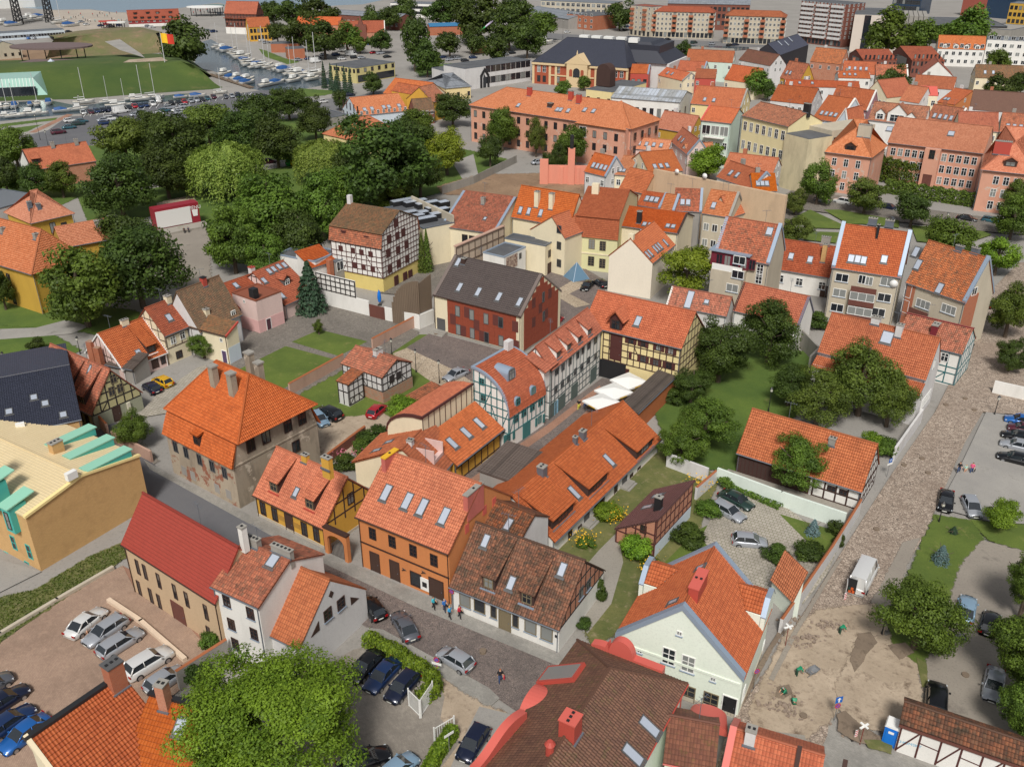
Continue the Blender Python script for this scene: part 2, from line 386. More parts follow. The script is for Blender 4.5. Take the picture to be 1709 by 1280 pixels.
def pwin(par,loc,rz,w,h,style='4',fr=None,near=True,sill=False,light=.15):
 f,g,g2,sm,o1,o2=win_mesh(w,h,style,fr or FR_W)
 if near:
  o=ob('window',f,par,loc,rz);ob('pane',g2 if random.random()<light else g,o)
  if sill:ob('sill',sm,o)
 else:o=ob('window',o2 if random.random()<light else o1,par,loc,rz)
 return o
DCACHE={}
def put_door(par,loc,rz,w,h,m=None,fr=None,arch=False,name='door'):
 m=m or DOORB;fr=fr or m
 key=(round(w,1),round(h,1),m.name,fr.name,name)
 if key not in DCACHE:
  b=MB();x=w/2
  b.box(-x,x,-.05,.04,0,h)
  for i in range(max(2,int(w/.3))):
   c=-x+w*(i+.5)/max(2,int(w/.3));b.box(c-.012+.1,c+.012+.1,-.062,-.05,.1,h-.1)
  d=b.build(name,m)
  q=MB();q.box(-x-.1,-x-.003,-.09,.03,0,h+.1);q.box(x+.003,x+.1,-.09,.03,0,h+.1);q.box(-x-.003,x+.003,-.09,.03,h+.003,h+.1)
  k=MB();k.box(x-.2,x-.15,-.1,-.05,1.0,1.12)
  DCACHE[key]=(d,q.build('door_frame',fr),k.build('handle',ZINCD))
 d,q,k=DCACHE[key];o=ob(name,d,par,loc,rz);ob('door_frame',q,o);ob('handle',k,o);return o
SKC={}
def sky_mesh(w,h):
 key=(round(w,2),round(h,2))
 if key not in SKC:
  b=MB();t=.1;x=w/2
  b.box(-x,x,0,t,0,.13);b.box(-x,x,h-t,h,0,.15);b.box(-x,-x+t,t,h-t,0,.13);b.box(x-t,x,t,h-t,0,.13)
  b.box(-x-.12,x+.12,-.25,-.003,.03,.07)
  p=MB();p.add([(-x+.05,.05,.1),(x-.05,.05,.1),(x-.05,h-.05,.1),(-x+.05,h-.05,.1)],[(0,1,2,3)])
  SKC[key]=(b.build('skylight',FR_G),p.build('pane',GLASS_SKY))
 return SKC[key]
BAD=[];HOUSES=[]
class Hse:
 def __init__(s,name,label,cat,E0,E1,he,R_=None,end=1,W=None,hr=None,roof='gable',wall=None,tiles=None,ov=.35,og=.15,inset=0.0,group=None,z=0.0,relief=None,ridge=True,gut=True,hip=(0,0),D=None,apex=None,wallmats=None,sub='house',cope=None,WC=None,RI=None):
  s.z=z
  if isinstance(he,tuple):he=gh(E1 if he[0]==1 else E0,he[1],z)
  a=G(E0,he);b=G(E1,he);s.he=he=he-z
  a.z=b.z=z
  d=(b-a);s.L=L=d.length;s.ang=math.atan2(d.y,d.x)
  ex=d.normalized();ey=Vector((-ex.y,ex.x,0));s.ex,s.ey=ex,ey
  s.org=a;s.o,s.g=ov,og;s.roof=roof
  s.M=Matrix.Translation(a)@Matrix.Rotation(s.ang,4,'Z');s.Mi=s.M.inverted()
  if R_ is not None and roof!='gablex':
   dr=ray(R_);E=(b,a)[end==0]
   sx=-1 if end==1 else 1
   k=1.0 if roof=='shed' else .5
   v=ey*k+ex*sx*inset*.5
   A=Matrix(((dr.x,-v.x),(dr.y,-v.y)));t,Wd=A.inverted()@Vector((E.x-CAMP.x,E.y-CAMP.y))
   s.W=W or Wd;s.hr=hr or(s.hit(R_,(0,W*k,0),(0,1,0)).z if W and not inset else HCAM+t*dr.z-z)
  elif roof=='gablex':
   s.hr=hr if hr else None
   if apex is not None:
    s.apx=L*.5
    nrm=ey;dr=ray(apex);t=(a-CAMP).dot(nrm)/dr.dot(nrm);q=CAMP+dr*t
    s.hr=q.z-z;s.apx=(q-a).dot(ex)
   else:s.apx=L*.5
   if D is None:s.W=W
   elif isinstance(D,tuple):s.W=(G(D,s.he+z)-(b if end==1 else a)).dot(ey)if W is None else W
   else:s.W=D
  else:
   s.W=W;s.hr=hr if hr is not None else he
  if roof=='flat':s.o=s.g=ov=og=0.0
  if R_ is not None and roof=='gable' and not W and not hr:
   rise=s.hr-he
   if not(3<s.W<24 and .8<rise<s.W*.85):
    s.W=min(max(s.W,8),13)if s.W>0 else 9
    z=s.hit(R_,(0,s.W*k,0),(0,1,0)).z;BAD.append((label,round(s.W,1),round(he,1),round(z,1)))
    s.hr=min(max(z,he+s.W*.2),he+s.W*.85)
  if WC is not None:s.W=(Matrix.Translation(a)@Matrix.Rotation(s.ang,4,'Z')).inverted()@G(WC,he+z);s.W=s.W.y
  if RI is not None:
   s.RIq=s.hit(RI,(0,s.W/2,0),(0,1,0));s.hr=s.RIq.z;hip=(hip[0],(L-s.RIq.x)/(s.W/2))
  s.dist=a.length;HOUSES.append((label[:40],round(s.L,1),round(s.W,1),round(he,1),round(s.hr or 0,1),round(s.dist)))
  s.near=s.dist<RELIEF_Y if relief is None else relief
  s.root=thing(name,label,cat,a,s.ang,group);s.root.pass_index=len(HOUSES)*7+3
  s.wall=wall;s.tiles=tiles
  s.tan=(s.hr-he)/(s.W if roof=='shed' else s.W/2)if roof in('gable','shed','hip')else 0
  s.build(hip,ridge,gut,cope,wallmats,sub,inset)
  if roof=='gable' and s.dist<330 and int(s.L*10)%3:s.aerial(.2+.1*(int(s.L*10)%6))
 def face(s,f):
  g,o,L,W=s.g,s.o,s.L,s.W
  if s.roof=='gablex':gx,gy=o,g
  else:gx,gy=g,o
  return{'f':(Vector((gx,gy,0)),Vector((1,0,0)),L-2*gx,0.0),'r':(Vector((L-gx,gy,0)),Vector((0,1,0)),W-2*gy,PI/2),'b':(Vector((L-gx,W-gy,0)),Vector((-1,0,0)),L-2*gx,PI),'l':(Vector((gx,W-gy,0)),Vector((0,-1,0)),W-2*gy,-PI/2)}[f]
 def hit(s,p,O,n):
  c=s.Mi@CAMP;d=s.Mi.to_3x3()@ray(p);n=Vector(n)
  t=(Vector(O)-c).dot(n)/d.dot(n);return c+d*t
 def onface(s,p,f):
  O,d,Lf,rz=s.face(f);q=s.hit(p,O,d.cross(Vector((0,0,1))));return(q-O).dot(d),q.z
 def slope(s,f='f'):
  """frame (origin at the eave, x along, y up the slope, z out)"""
  he,hr,L,W=s.he,s.hr,s.L,s.W
  if s.roof=='gablex':
   if f in('r',):O=Vector((L,0,he));X=Vector((0,1,0));Y=Vector((s.apx-L,0,hr-he)).normalized()
   else:O=Vector((0,W,he));X=Vector((0,-1,0));Y=Vector((s.apx,0,hr-he)).normalized()
  elif s.roof=='shed':O=Vector((0,0,he));X=Vector((1,0,0));Y=Vector((0,W,hr-he)).normalized()
  elif s.roof=='flat':O=Vector((0,0,s.he));X=Vector((1,0,0));Y=Vector((0,1,0))
  elif f=='b':O=Vector((L,W,he));X=Vector((-1,0,0));Y=Vector((0,-W/2,hr-he)).normalized()
  elif f=='r':O=Vector((L,0,he));X=Vector((0,1,0));Y=Vector((-s.hipd[1],0,hr-he)).normalized()
  elif f=='l':O=Vector((0,W,he));X=Vector((0,-1,0));Y=Vector((s.hipd[0],0,hr-he)).normalized()
  else:O=Vector((0,0,he));X=Vector((1,0,0));Y=Vector((0,W/2,hr-he)).normalized()
  Z=X.cross(Y)
  return Matrix(((X.x,Y.x,Z.x,O.x),(X.y,Y.y,Z.y,O.y),(X.z,Y.z,Z.z,O.z),(0,0,0,1)))
 def onslope(s,p,f='f'):
  M=s.slope(f);q=s.hit(p,M.translation,M.col[2].xyz);return M.inverted()@q,q
 def roofz(s,x,y):
  if s.roof=='gable':return s.he+s.tan*min(y,s.W-y)
  if s.roof=='shed':return s.he+s.tan*y
  if s.roof=='gablex':
   return s.he+(s.hr-s.he)*(x/s.apx if x<s.apx else(s.L-x)/(s.L-s.apx))
  if s.roof=='hip':
   z=min(y,s.W-y)*s.tan
   for d,q in((s.hipd[0],x),(s.hipd[1],s.L-x)):
    if d>0:z=min(z,q*(s.hr-s.he)/d)
   return s.he+z
  return s.he
 def topz(s,f,a):
  O,d,Lf,rz=s.face(f);q=O+d*a;return s.roofz(q.x,q.y)-.16
 def build(s,hip,ridge,gut,cope,wallmats,sub,inset=0):
  L,W,he,hr,o,g=s.L,s.W,s.he,s.hr,s.o,s.g;r=s.roof
  mats=wallmats or{}
  wb=MB();rb=MB();rl=s.near
  s.hipd=(hip[0]*W/2,hip[1]*W/2)if r=='hip' else(0,0)
  t=.15
  if r=='gable':
   z0=he+s.tan*o-t
   wb.extrude([(o,0),(W-o,0),(W-o,z0),(W/2,hr-t),(o,z0)],g,L-g,'x')
   spanel(rb,(0,0,he),(L,0,he),(L,W/2,hr),(0,W/2,hr),rl)
   spanel(rb,(L,W,he),(0,W,he),(0,W/2,hr),(L,W/2,hr),rl and False)
   rid=[((0,W/2,hr),(L,W/2,hr))]
  elif r=='shed':
   z0=he+s.tan*o-t
   wb.extrude([(o,0),(W-o,0),(W-o,hr-s.tan*o-t),(o,z0)],g,L-g,'x')
   spanel(rb,(0,0,he),(L,0,he),(L,W,hr),(0,W,hr),rl);rid=[]
  elif r=='gablex':
   a=s.apx;k1=(hr-he)/a;k2=(hr-he)/(L-a)
   wb.extrude([(o,0),(L-o,0),(L-o,he+k2*o-t),(a,hr-t),(o,he+k1*o-t)],g,W-g,'y')
   spanel(rb,(L,0,he),(L,W,he),(a,W,hr),(a,0,hr),rl)
   spanel(rb,(0,W,he),(0,0,he),(a,0,hr),(a,W,hr),rl)
   rid=[((a,0,hr),(a,W,hr))]
  elif r=='hip':
   h0,h1=s.hipd;A=(h0,W/2,hr);B=(L-h1,W/2,hr)
   wb.prism([(g if not h0 else o,o),(L-(g if not h1 else o),o),(L-(g if not h1 else o),W-o),(g if not h0 else o,W-o)],0,he-.02)
   if not h0:wb.extrude([(o,he-.02),(W-o,he-.02),(W/2,hr-t-.1)],g,g+.3,'x')
   if not h1:wb.extrude([(o,he-.02),(W-o,he-.02),(W/2,hr-t-.1)],L-g-.3,L-g,'x')
   spanel(rb,(0,0,he),(L,0,he),B,A,rl);spanel(rb,(L,W,he),(0,W,he),A,B,False)
   rid=[(A,B)]
   if h1:spanel(rb,(L,0,he),(L,W,he),B,B,rl);rid+=[((L,0,he),B),((L,W,he),B)]
   if h0:spanel(rb,(0,W,he),(0,0,he),A,A,rl);rid+=[((0,0,he),A),((0,W,he),A)]
  elif r=='flat':
   wb.prism([(0,0),(L,0),(L,W),(0,W)],0,he-.25);rid=[]
   rb.prism([(.25,.25),(L-.25,.25),(L-.25,W-.25),(.25,W-.25)],he-.247,he-.2)
   cb=MB();cb.box(-.05,L+.05,-.05,.25,he-.247,he);cb.box(-.05,L+.05,W-.25,W+.05,he-.247,he)
   cb.box(-.05,.25,.25,W-.25,he-.247,he);cb.box(L-.25,L+.05,.25,W-.25,he-.247,he)
   ob('parapet',cb.build('parapet',cope or ZINCD),s.root)
  if r!='none':
   s.wallo=ob('wall',wb.build('wall',s.wall),s.root)
   for p in range(len(rb.f)):
    if p not in rb.uv:rb.uv[p]=[(0,0)]*len(rb.f[p])
   s.roofo=ob('roof',rb.build('roof',s.tiles),s.root)
   if ridge and rid:
    q=MB()
    for a,b in rid:
     a,b=Vector(a),Vector(b)
     if rl:
      n=max(1,int((b-a).length/.4))
      for i in range(n):q.tube(a.lerp(b,i/n)+Vector((0,0,.02)),a.lerp(b,(i+1.05)/n)+Vector((0,0,.05)),.13,6)
     else:q.tube(a+Vector((0,0,.03)),b+Vector((0,0,.03)),.14,6)
    ob('ridge_tiles',q.build('ridge_tiles',s.tiles),s.roofo)
   if gut and r in('gable','shed','hip')and s.dist<330:
    q=MB();q.tube((0,-.07,he-.03),(L,-.07,he-.03),.075,6);ob('gutter',q.build('gutter',ZINCD if gut is True else gut),s.root)
    for x in((g+.15,L-g-.15)if L>6 else(L-g-.15,)):
     q=MB();q.tube((x,o-.08,0),(x,o-.08,he-.1),.05,6);ob('downpipe',q.build('downpipe',ZINCD if gut is True else gut),s.root)
   if gut and r=='gablex' and s.dist<330:
    q=MB();q.tube((-.07,0,he-.03),(-.07,W,he-.03),.075,6);ob('gutter',q.build('gutter',ZINCD if gut is True else gut),s.root)
    q=MB();q.tube((L+.07,0,he-.03),(L+.07,W,he-.03),.075,6)
    ob('gutter',q.build('gutter',ZINCD if gut is True else gut),s.root)
 def lz(s,p,z):q=s.Mi@G(p,z+s.z);return q
 def ly(s,p,y):return s.hit(p,(0,y,0),(0,1,0))
 def lx(s,p,x):return s.hit(p,(x,0,0),(1,0,0))
 def panels(s,quads,name='roof',tiles=None,thick=.12,relief=None,par=None):
  r=MB()
  for q in quads:spanel(r,*q,(s.near if relief is None else relief),thick=thick)
  for p in range(len(r.f)):
   if p not in r.uv:r.uv[p]=[(0,0)]*len(r.f[p])
  return ob(name,r.build(name,tiles or s.tiles),par or s.root)
 def poly(s,name,prof,a,b,axis,m,par=None):
  q=MB();q.extrude(prof,a,b,axis);return ob(name,q.build(name,m),par or s.root)
 def plinth(s,h=.5,m=None):
  q=MB();L,W=s.L,s.W;O=s.face('f')[0];x,y=O.x,O.y
  q.prism([(x-.06,y-.06),(L-x+.06,y-.06),(L-x+.06,W-y+.06),(x-.06,W-y+.06)],0,h);ob('plinth',q.build('plinth',m or STONE),s.root)
 def win(s,f,pts,w,h,style='4',fr=None,sill=False,light=.15,near=None):
  """windows centred on photo points"""
  O,d,Lf,rz=s.face(f)
  for p in pts:
   a,z=s.onface(p,f);q=O+d*a
   pwin(s.root,(q.x,q.y,z-h/2),rz,w,h,style,fr,s.dist<260 if near is None else near,sill,light)
 def grid(s,f,n,zs,w,h,style='4',fr=None,a0=.5,a1=.5,sill=False,light=.2,near=None,skip=()):
  O,d,Lf,rz=s.face(f)
  for j,z in enumerate(zs):
   for i in range(n):
    if(i,j)in skip:continue
    a=a0+w/2+(Lf-a0-a1-w)*(i/(n-1)if n>1 else .5);q=O+d*a
    pwin(s.root,(q.x,q.y,z),rz,w,h,style,fr,s.dist<260 if near is None else near,sill,light)
 def door(s,f,p,w,h,m=None,fr=None,z=0.05,name='door'):
  O,d,Lf,rz=s.face(f);a,_=s.onface(p,f);q=O+d*a
  return put_door(s.root,(q.x,q.y,z),rz,w,h,m,fr,name=name)
 def sky(s,pts,w=.8,h=1.3,f='f'):
  M=s.slope(f);fm,pm=sky_mesh(w,h)
  for p in pts:
   l,q=s.onslope(p,f);T=M@Matrix.Translation((l.x,l.y-h/2,.03))
   o=ob('skylight',fm,s.roofo);o.matrix_local=T;ob('pane',pm,o)
 def chim(s,pts,w=.6,d=.6,h=1.4,m=None,f='f',capm=None,flash=True):
  for p in pts:
   l,q=s.onslope(p,f);inn={'f':(0,1),'b':(0,-1),'r':(-1,0),'l':(1,0)}[f]
   if s.roof=='gablex' and f=='f':inn=(1,0)
   c=(q.x+inn[0]*d/2,q.y+inn[1]*d/2)
   b=MB();b.box(-w/2,w/2,-d/2,d/2,-1.2,h)
   o=ob('chimney',b.build('chimney',m or B_ORG),s.roofo,(c[0],c[1],q.z))
   k=MB();k.box(-w/2-.06,w/2+.06,-d/2-.06,d/2+.06,h+.002,h+.12)
   n=max(1,round(w/.45))
   for i in range(n):
    x=-w/2+w*(i+.5)/n;k.box(x-.11,x+.11,-.11,.11,h+.122,h+.2,1)
   ob('chimney_cap',k.build('chimney_cap',[capm or CONC,BLACK]),o)
   if flash:
    k=MB();k.box(-w/2-.12,w/2+.12,-d/2-.16,-d/2-.004,-.12,.1);ob('flashing',k.build('flashing',ZINCD),o)
 def dormer(s,pts,w=1.3,h=1.1,kind='shed',t2=.25,f='f',wallm=None,tiles=None,fr=None,style='4',trim=None,rise=.6,ovh=.2,winw=None,dep=None):
  """dormer whose front foot stands at a photo point of the slope"""
  M=s.slope(f);Y=M.col[1].xyz;t1=Y.z/math.hypot(Y.x,Y.y)
  ang=math.atan2(M.col[0].y,M.col[0].x)
  for p in pts:
   l,q=s.onslope(p,f)
   b=MB();x=w/2;r=MB()
   if kind=='shed':
    dd=dep or h/(t1-t2)
    if dep:dd=min(dep,(s.W/2-M.inverted().to_3x3().row[0].length*0-l.y*math.hypot(Y.x,Y.y))*.93)if s.roof!='gablex' else dep;dd=max(dd,h/t1*1.05);t2=t1-h/dd
    zb=h+dd*t2
    b.add([(-x,0,-.05),(x,0,-.05),(x,0,h),(-x,0,h),(-x,dd,zb),(x,dd,zb)],[(0,1,2,3),(1,5,2),(0,3,4),(3,2,5,4)])
    spanel(r,(-x-ovh,-.25,h-.25*t2+.13),(x+ovh,-.25,h-.25*t2+.13),(x+ovh,dd,zb+.13),(-x-ovh,dd,zb+.13),s.near,ch=.34,thick=.1)
   else:
    dd=h/t1;d2=(h+rise)/t1
    b.add([(-x,0,-.05),(x,0,-.05),(x,0,h),(0,0,h+rise),(-x,0,h),(-x,dd,h),(x,dd,h),(0,d2,h+rise)],[(0,1,2,3,4),(1,6,2),(0,4,5),(2,6,7,3),(4,3,7,5)])
    k=rise/x;xo=x+ovh
    spanel(r,(xo,-ovh,h-k*ovh+.12),(xo,dd-k*ovh/t1,h-k*ovh+.12),(0,d2,h+rise+.12),(0,-ovh,h+rise+.12),s.near,thick=.1)
    spanel(r,(-xo,dd-k*ovh/t1,h-k*ovh+.12),(-xo,-ovh,h-k*ovh+.12),(0,-ovh,h+rise+.12),(0,d2,h+rise+.12),s.near,thick=.1)
   o=ob('dormer',b.build('dormer',wallm or TIMB),s.roofo,(q.x,q.y,q.z),ang)
   for pi in range(len(r.f)):
    if pi not in r.uv:r.uv[pi]=[(0,0)]*len(r.f[pi])
   ob('dormer_roof',r.build('dormer_roof',tiles or s.tiles),o)
   ww=winw or w*.72;pwin(o,(0,-.02,.12),0,ww,h*.8,style,fr or FR_B,False)
   if trim:
    k=MB();k.box(-x-.14,x+.14,-.3,-.004,-.17,-.05);ob('apron',k.build('apron',trim),o)
 def beam(s,f,a0,z0,a1,z1,w=.18,m=None,proud=.045):
  O,d,Lf,rz=s.face(f)
  p=O+d*a0+Vector((0,0,z0));q=O+d*a1+Vector((0,0,z1));nrm=d.cross(Vector((0,0,1)))
  v=q-p;Ln=v.length
  if Ln<.15:return
  X=v.normalized();Z=nrm;Y=Z.cross(X)
  c=(p+q)/2+nrm*(proud/2-.02)
  o=ob('timber_beam',unitcube(m or TIMB),s.root)
  o.matrix_local=Matrix.Translation(c)@Matrix(((X.x,Y.x,Z.x,0),(X.y,Y.y,Z.y,0),(X.z,Y.z,Z.z,0),(0,0,0,1)))@Matrix.Diagonal((Ln,w,proud,1))
 def timber(s,f,z0,zs,step=1.2,m=None,brace=(),w=.17,a0=0,a1=None,top=True,z1=None):
  """half timbering on a face from z0 up to the roof: posts, rails at zs, braces at (post, z0, z1, dir)"""
  O,d,Lf,rz=s.face(f);a1=Lf if a1 is None else a1
  n=max(1,round((a1-a0)/step));zt=(lambda a:min(s.topz(f,a),z1))if z1 else(lambda a:s.topz(f,a))
  for i in range(n+1):
   a=a0+.1+(a1-a0-.2)*i/n
   if zt(a)-z0>.3:s.beam(f,a,z0,a,zt(a)-.03,w,m,.05)
  for z in zs:
   k=[a0+(a1-a0)*i/60 for i in range(61)];ok=[a for a in k if zt(a)>z+.08]
   if len(ok)>1:s.beam(f,ok[0],z,ok[-1],z,w,m,.058)
  for(i,zb,ze,dr)in brace:
   st=(a1-a0-.2)/n;a=a0+.1+st*i
   if 0<=i+min(dr,0)and i+max(dr,0)<=n and max(zb,ze)<=max(zt(a),.1)and max(zb,ze)<=zt(a+st*dr):s.beam(f,a,zb,a+st*dr,ze,w*.9,m,.04)
  if top and f in 'lr' and s.roof=='gable' or top and f in 'fb' and s.roof=='gablex':
   A=.05;B=Lf-.05;mid=Lf/2 if s.roof=='gable' else s.apx-O.x
   s.beam(f,A,zt(A)-.05,mid,zt(mid)-.05,w,m,.062);s.beam(f,mid,zt(mid)-.05,B,zt(B)-.05,w,m,.062)
 def gambrel(s,K,Rp,w0=0,m=None,wm=None):
  """two-tier roof; K and Rp are the knee and the ridge seen on the right gable"""
  L,he=s.L,s.he;k=s.lx(K,L);r=s.lx(Rp,L);s.W=W=2*r.y;hk,hr=k.z,r.z;ky=max(.4,k.y);s.ky,s.hk,s.hr=ky,hk,hr
  s.roofo=s.panels([((0,ky-.25,hk-.06),(L,ky-.25,hk-.06),(L,W/2,hr),(0,W/2,hr)),((L,W-ky+.25,hk-.06),(0,W-ky+.25,hk-.06),(0,W/2,hr),(L,W/2,hr))])
  s.panels([((0,0,he),(L,0,he),(L,ky,hk-.1),(0,ky,hk-.1)),((L,W,he),(0,W,he),(0,W-ky,hk-.1),(L,W-ky,hk-.1))],'lower_roof',m or s.tiles)
  o,g=s.o,s.g
  s.poly('wall',[(o,w0),(W-o,w0),(W-o,he),(W-ky-.05,hk-.15),(W/2,hr-.2),(ky+.05,hk-.15),(o,he)],g,L-g,'x',wm or s.wall)
  def rz(x,y):
   y=min(y,W-y);return he+(hk-he)*y/ky if y<ky else hk+(hr-hk)*(y-ky)/(W/2-ky)
  s.roofz=rz
 def coping(s,f='r',m=None,w=.35,t=.18,lift=.12):
  """coping along a gable verge"""
  b=MB()
  if s.roof=='gablex':
   y0,y1=(-.05,w)if f=='f' else(s.W-w,s.W+.05);pts=[(0,s.he),(s.apx,s.hr),(s.L,s.he)]
   pr=[(x,z+lift)for x,z in pts]+[(x,z-t)for x,z in reversed(pts)];b.extrude(pr,y0,y1,'y')
  else:
   x0,x1=(-.05,w)if f=='l' else(s.L-w,s.L+.05)
   pts=[(0,s.he),(s.W/2,s.hr),(s.W,s.he)]if s.roof!='shed' else[(0,s.he),(s.W,s.hr)]
   pr=[(y,z+lift)for y,z in pts]+[(y,z-t)for y,z in reversed(pts)];b.extrude(pr,x0,x1,'x')
  ob('coping',b.build('coping',m or ZINC),s.roofo)
 def box(s,name,x0,x1,y0,y1,z0,z1,m,par=None):
  b=MB();b.box(x0,x1,y0,y1,z0,z1);return ob(name,b.build(name,m),par or s.root)
 def aerial(s,u,hh=2.2):
  b=MB();b.tube((0,0,-.5),(0,0,hh),.03,5);b.tube((-.8,0,hh-.1),(.8,0,hh-.1),.02,4)
  for i in range(5):b.tube((-.7+.35*i,-.3,hh-.1),(-.7+.35*i,.3,hh-.1),.015,4)
  ob('aerial',b.build('aerial',ZINCD),s.roofo,(s.L*u,s.W*.5+.3,s.hr),s.L)
 def dish(s,f,p,r=.4):
  O,d,Lf,rz=s.face(f);a,z=s.onface(p,f);q=O+d*a
  o=ob('satellite_dish',dish_mesh(r),s.root,(q.x,q.y,z),rz)
_dm={}
def dish_mesh(r):
 if r not in _dm:
  b=MB();n=14;V=[]
  for k in range(4):
   rr=r*k/3;V+=[(rr*math.cos(2*PI*i/n),-.45-rr*rr*.6/r*-1-.15,rr*math.sin(2*PI*i/n))for i in range(n)]
  F=[(k*n+i,k*n+(i+1)%n,(k+1)*n+(i+1)%n,(k+1)*n+i)for k in range(3)for i in range(n)]
  b.add(V,F);b.tube((0,0,0),(0,-.6,0),.03,6);_dm[r]=b.build('satellite_dish',pln('dish_white',rgb(214,214,210),.5))
 return _dm[r]
h=Hse('orange_house','tall orange plastered house with four skylights and brown street doors','house',(9,645,885),(9,1265,1135),(1,(752,1012)),R_=(9,1485,665),wall=W_ORG,tiles=T_OR,ov=.3,gut=FR_B);ORANGE=h
h.win('f',[(9,763,995),(9,893,1048),(9,1032,1108),(9,1170,1172)],.95,1.5,'6',FR_B)
h.sky([(9,855,725),(9,995,780),(9,1095,820),(9,1240,880)],.95,1.9)
for p in((9,780,1185),(9,910,1225)):h.door('f',p,1.15,2.5)
h.door('f',('r4',540,850),1.7,2.4,DOORB,FR_B)
h.win('f',[('r4',430,790)],1.5,1.9,'1',FR_B)
O,d,Lf,rz=h.face('f');h.box('string_course',.2,h.L-.2,h.o-.09,h.o-.003,h.he*.5,h.he*.5+.16,FR_B)
a,z=h.onface(('r4',478,815),'f');o=h.box('poster_board',h.g+a-.55,h.g+a+.55,h.o-.08,h.o-.003,z-.8,z+.8,FR_W)
h.box('poster',h.g+a-.3,h.g+a+.3,h.o-.1,h.o-.081,z-.35,z+.3,BLACK,o)
for p in(('r4',368,735),('r4',472,750)):
 a,z=h.onface(p,'f');q=MB()
 for k in range(4):q.tube((math.cos(k*1.7)*.3,0,math.sin(k*2.3)*.2),(math.cos(k*1.7+2.3)*.3,0,math.sin(k*2.3+1.9)*.2),.035,5)
 ob('wrought_iron_emblem',q.build('wrought_iron_emblem',BLACK),h.root,(h.g+a,h.o-.12,z))
for p in((9,1388,960),(9,1505,840),(9,1568,785)):
 a,z=h.onface(p,'r');q=MB();q.box(-.03,.04,-.35,.35,-.55,.55);ob('blind_window',q.build('blind_window',METP),h.root,(h.L-h.g,h.o+a,z))
h.chim([(9,838,590)],.55,2.3,1.75,plas('faded_red_paint',rgb(190,104,92),.5),capm=pln('yellow_cap',rgb(220,170,40),.6),flash=False)
h.chim([(9,1380,850)],.55,3.0,1.9,MATS['faded_red_paint'],flash=False)
h.chim([(9,1640,800)],.9,.9,2.6,ZINC,f='b')
h=Hse('mustard_house','mustard yellow half-timbered house with two long shed dormers','house',('r3',735,385),('r3',1095,560),(1,(542.5,920)),R_=('r3',1220,295),wall=W_MUS,tiles=T_OR,ov=.3,gut=FR_B);MUST=h
h.win('f',[('r3',790,452),('r3',850,482),('r3',1000,557),('r3',1062,585)],1.0,1.9,'4',FR_B,light=0)
h.door('f',('r3',925,530),1.2,2.3)
for p in(('r3',885,500),('r3',962,538)):
 a,z=h.onface(p,'f');h.box('sign_plaque',h.g+a-.55,h.g+a+.55,h.o-.06,h.o-.003,z-.35,z+.35,pln('ochre_plaque',rgb(176,132,56),.6))
h.dormer([('r3',848,368),('r3',1030,455)],1.5,1.5,dep=3.9,fr=FR_O,trim=METR)
h.sky([('r3',960,370)],.75,1.2)
h.chim([('r3',998,222)],.8,.6,1.0,W_MUS)
h.chim([('r3',1128,240)],1.1,.6,1.3,W_MUS,f='b')
h.timber('r',h.he*.82,[h.he+.3,h.he+2.0],1.5,TIMB,[(1,h.he+.3,h.he+2,1),(3,h.he+.3,h.he+2,1),(4,h.he+2,h.he+.3,1),(0,h.he*.82,h.he+1.2,1),(5,h.he+1.3,h.he*.82,1)])
h.win('r',[(9,615,760)],1.0,1.5,'4',FR_B)
h.plinth(.35)
h=Hse('mottled_roof_house','low white street house under a dark mottled tile roof with two shed dormers','house',('r4',605,830),('r4',1195,1065),(1,('r4',1200,1192)),R_=('r4',1335,690),wall=W_WHT,tiles=T_OLD,ov=.3);MOTT=h
h.win('f',[('r4',692,900),('r4',770,930),('r4',1042,1040),('r4',1128,1078)],1.35,1.7,'1',FR_O,sill=True,light=.5)
h.win('f',[('r4',845,960),('r4',962,1010)],.75,1.7,'1',FR_O,sill=True)
h.door('f',('r4',905,1005),1.25,2.3,FR_O,FR_O)
h.dormer([('r4',818,838),('r4',1022,922)],1.5,1.5,dep=4.1,fr=FR_O,trim=ZINC)
h.sky([('r4',803,585),('r4',940,810),('r4',1212,738)],.8,1.45)
zt=h.he*.93
q=MB();O,d,Lf,rz=h.face('r');W=h.W
q.extrude([(h.o+.01,zt),(W-h.o-.01,zt),(W-h.o-.01,h.he+h.tan*h.o-.17),(W/2,h.hr-.2),(h.o+.01,h.he+h.tan*h.o-.17)],h.L-h.g-.1,h.L-h.g+.012,'x')
ob('brick_gable',q.build('brick_gable',B_RED),h.root)
h.timber('r',zt,[zt+.1,zt+1.6,zt+3.1],1.15,TIMBB,[(1,zt+.1,zt+1.6,1),(5,zt+1.6,zt+.1,1)])
h.win('r',[('r4',1310,860),('r4',1350,815)],.95,1.35,'4',FR_G,sill=True)
a,z=h.onface(('r4',1180,1093),'f');h.box('number_plate',h.g+a-.16,h.g+a+.16,h.o-.05,h.o-.003,z-.16,z+.16,BLACK)
h=Hse('infill_roof_house','small dark tiled roof squeezed between the orange house and the long dormered row','house',(768,866),(866,908),6.0,W=6,hr=7.9,wall=W_GRW,tiles=T_OLD,ov=.2,gut=False)
h.sky([(9,1665,935)],.8,1.4)
h=Hse('dormered_row_house','long low white house with three wide shed dormers in its orange roof','house',(10,265,1055),(10,970,370),2.3,R_=(10,715,115),wall=W_WHT,tiles=T_OR,ov=.45);ROW=h
h.dormer([(10,315,905),(10,545,695),(10,855,455)],4.6,1.3,dep=4.6,fr=FR_B,style='32',trim=ZINCD,wallm=TIMB,winw=2.2)
h.sky([(10,388,725),(10,618,510)],.8,1.9)
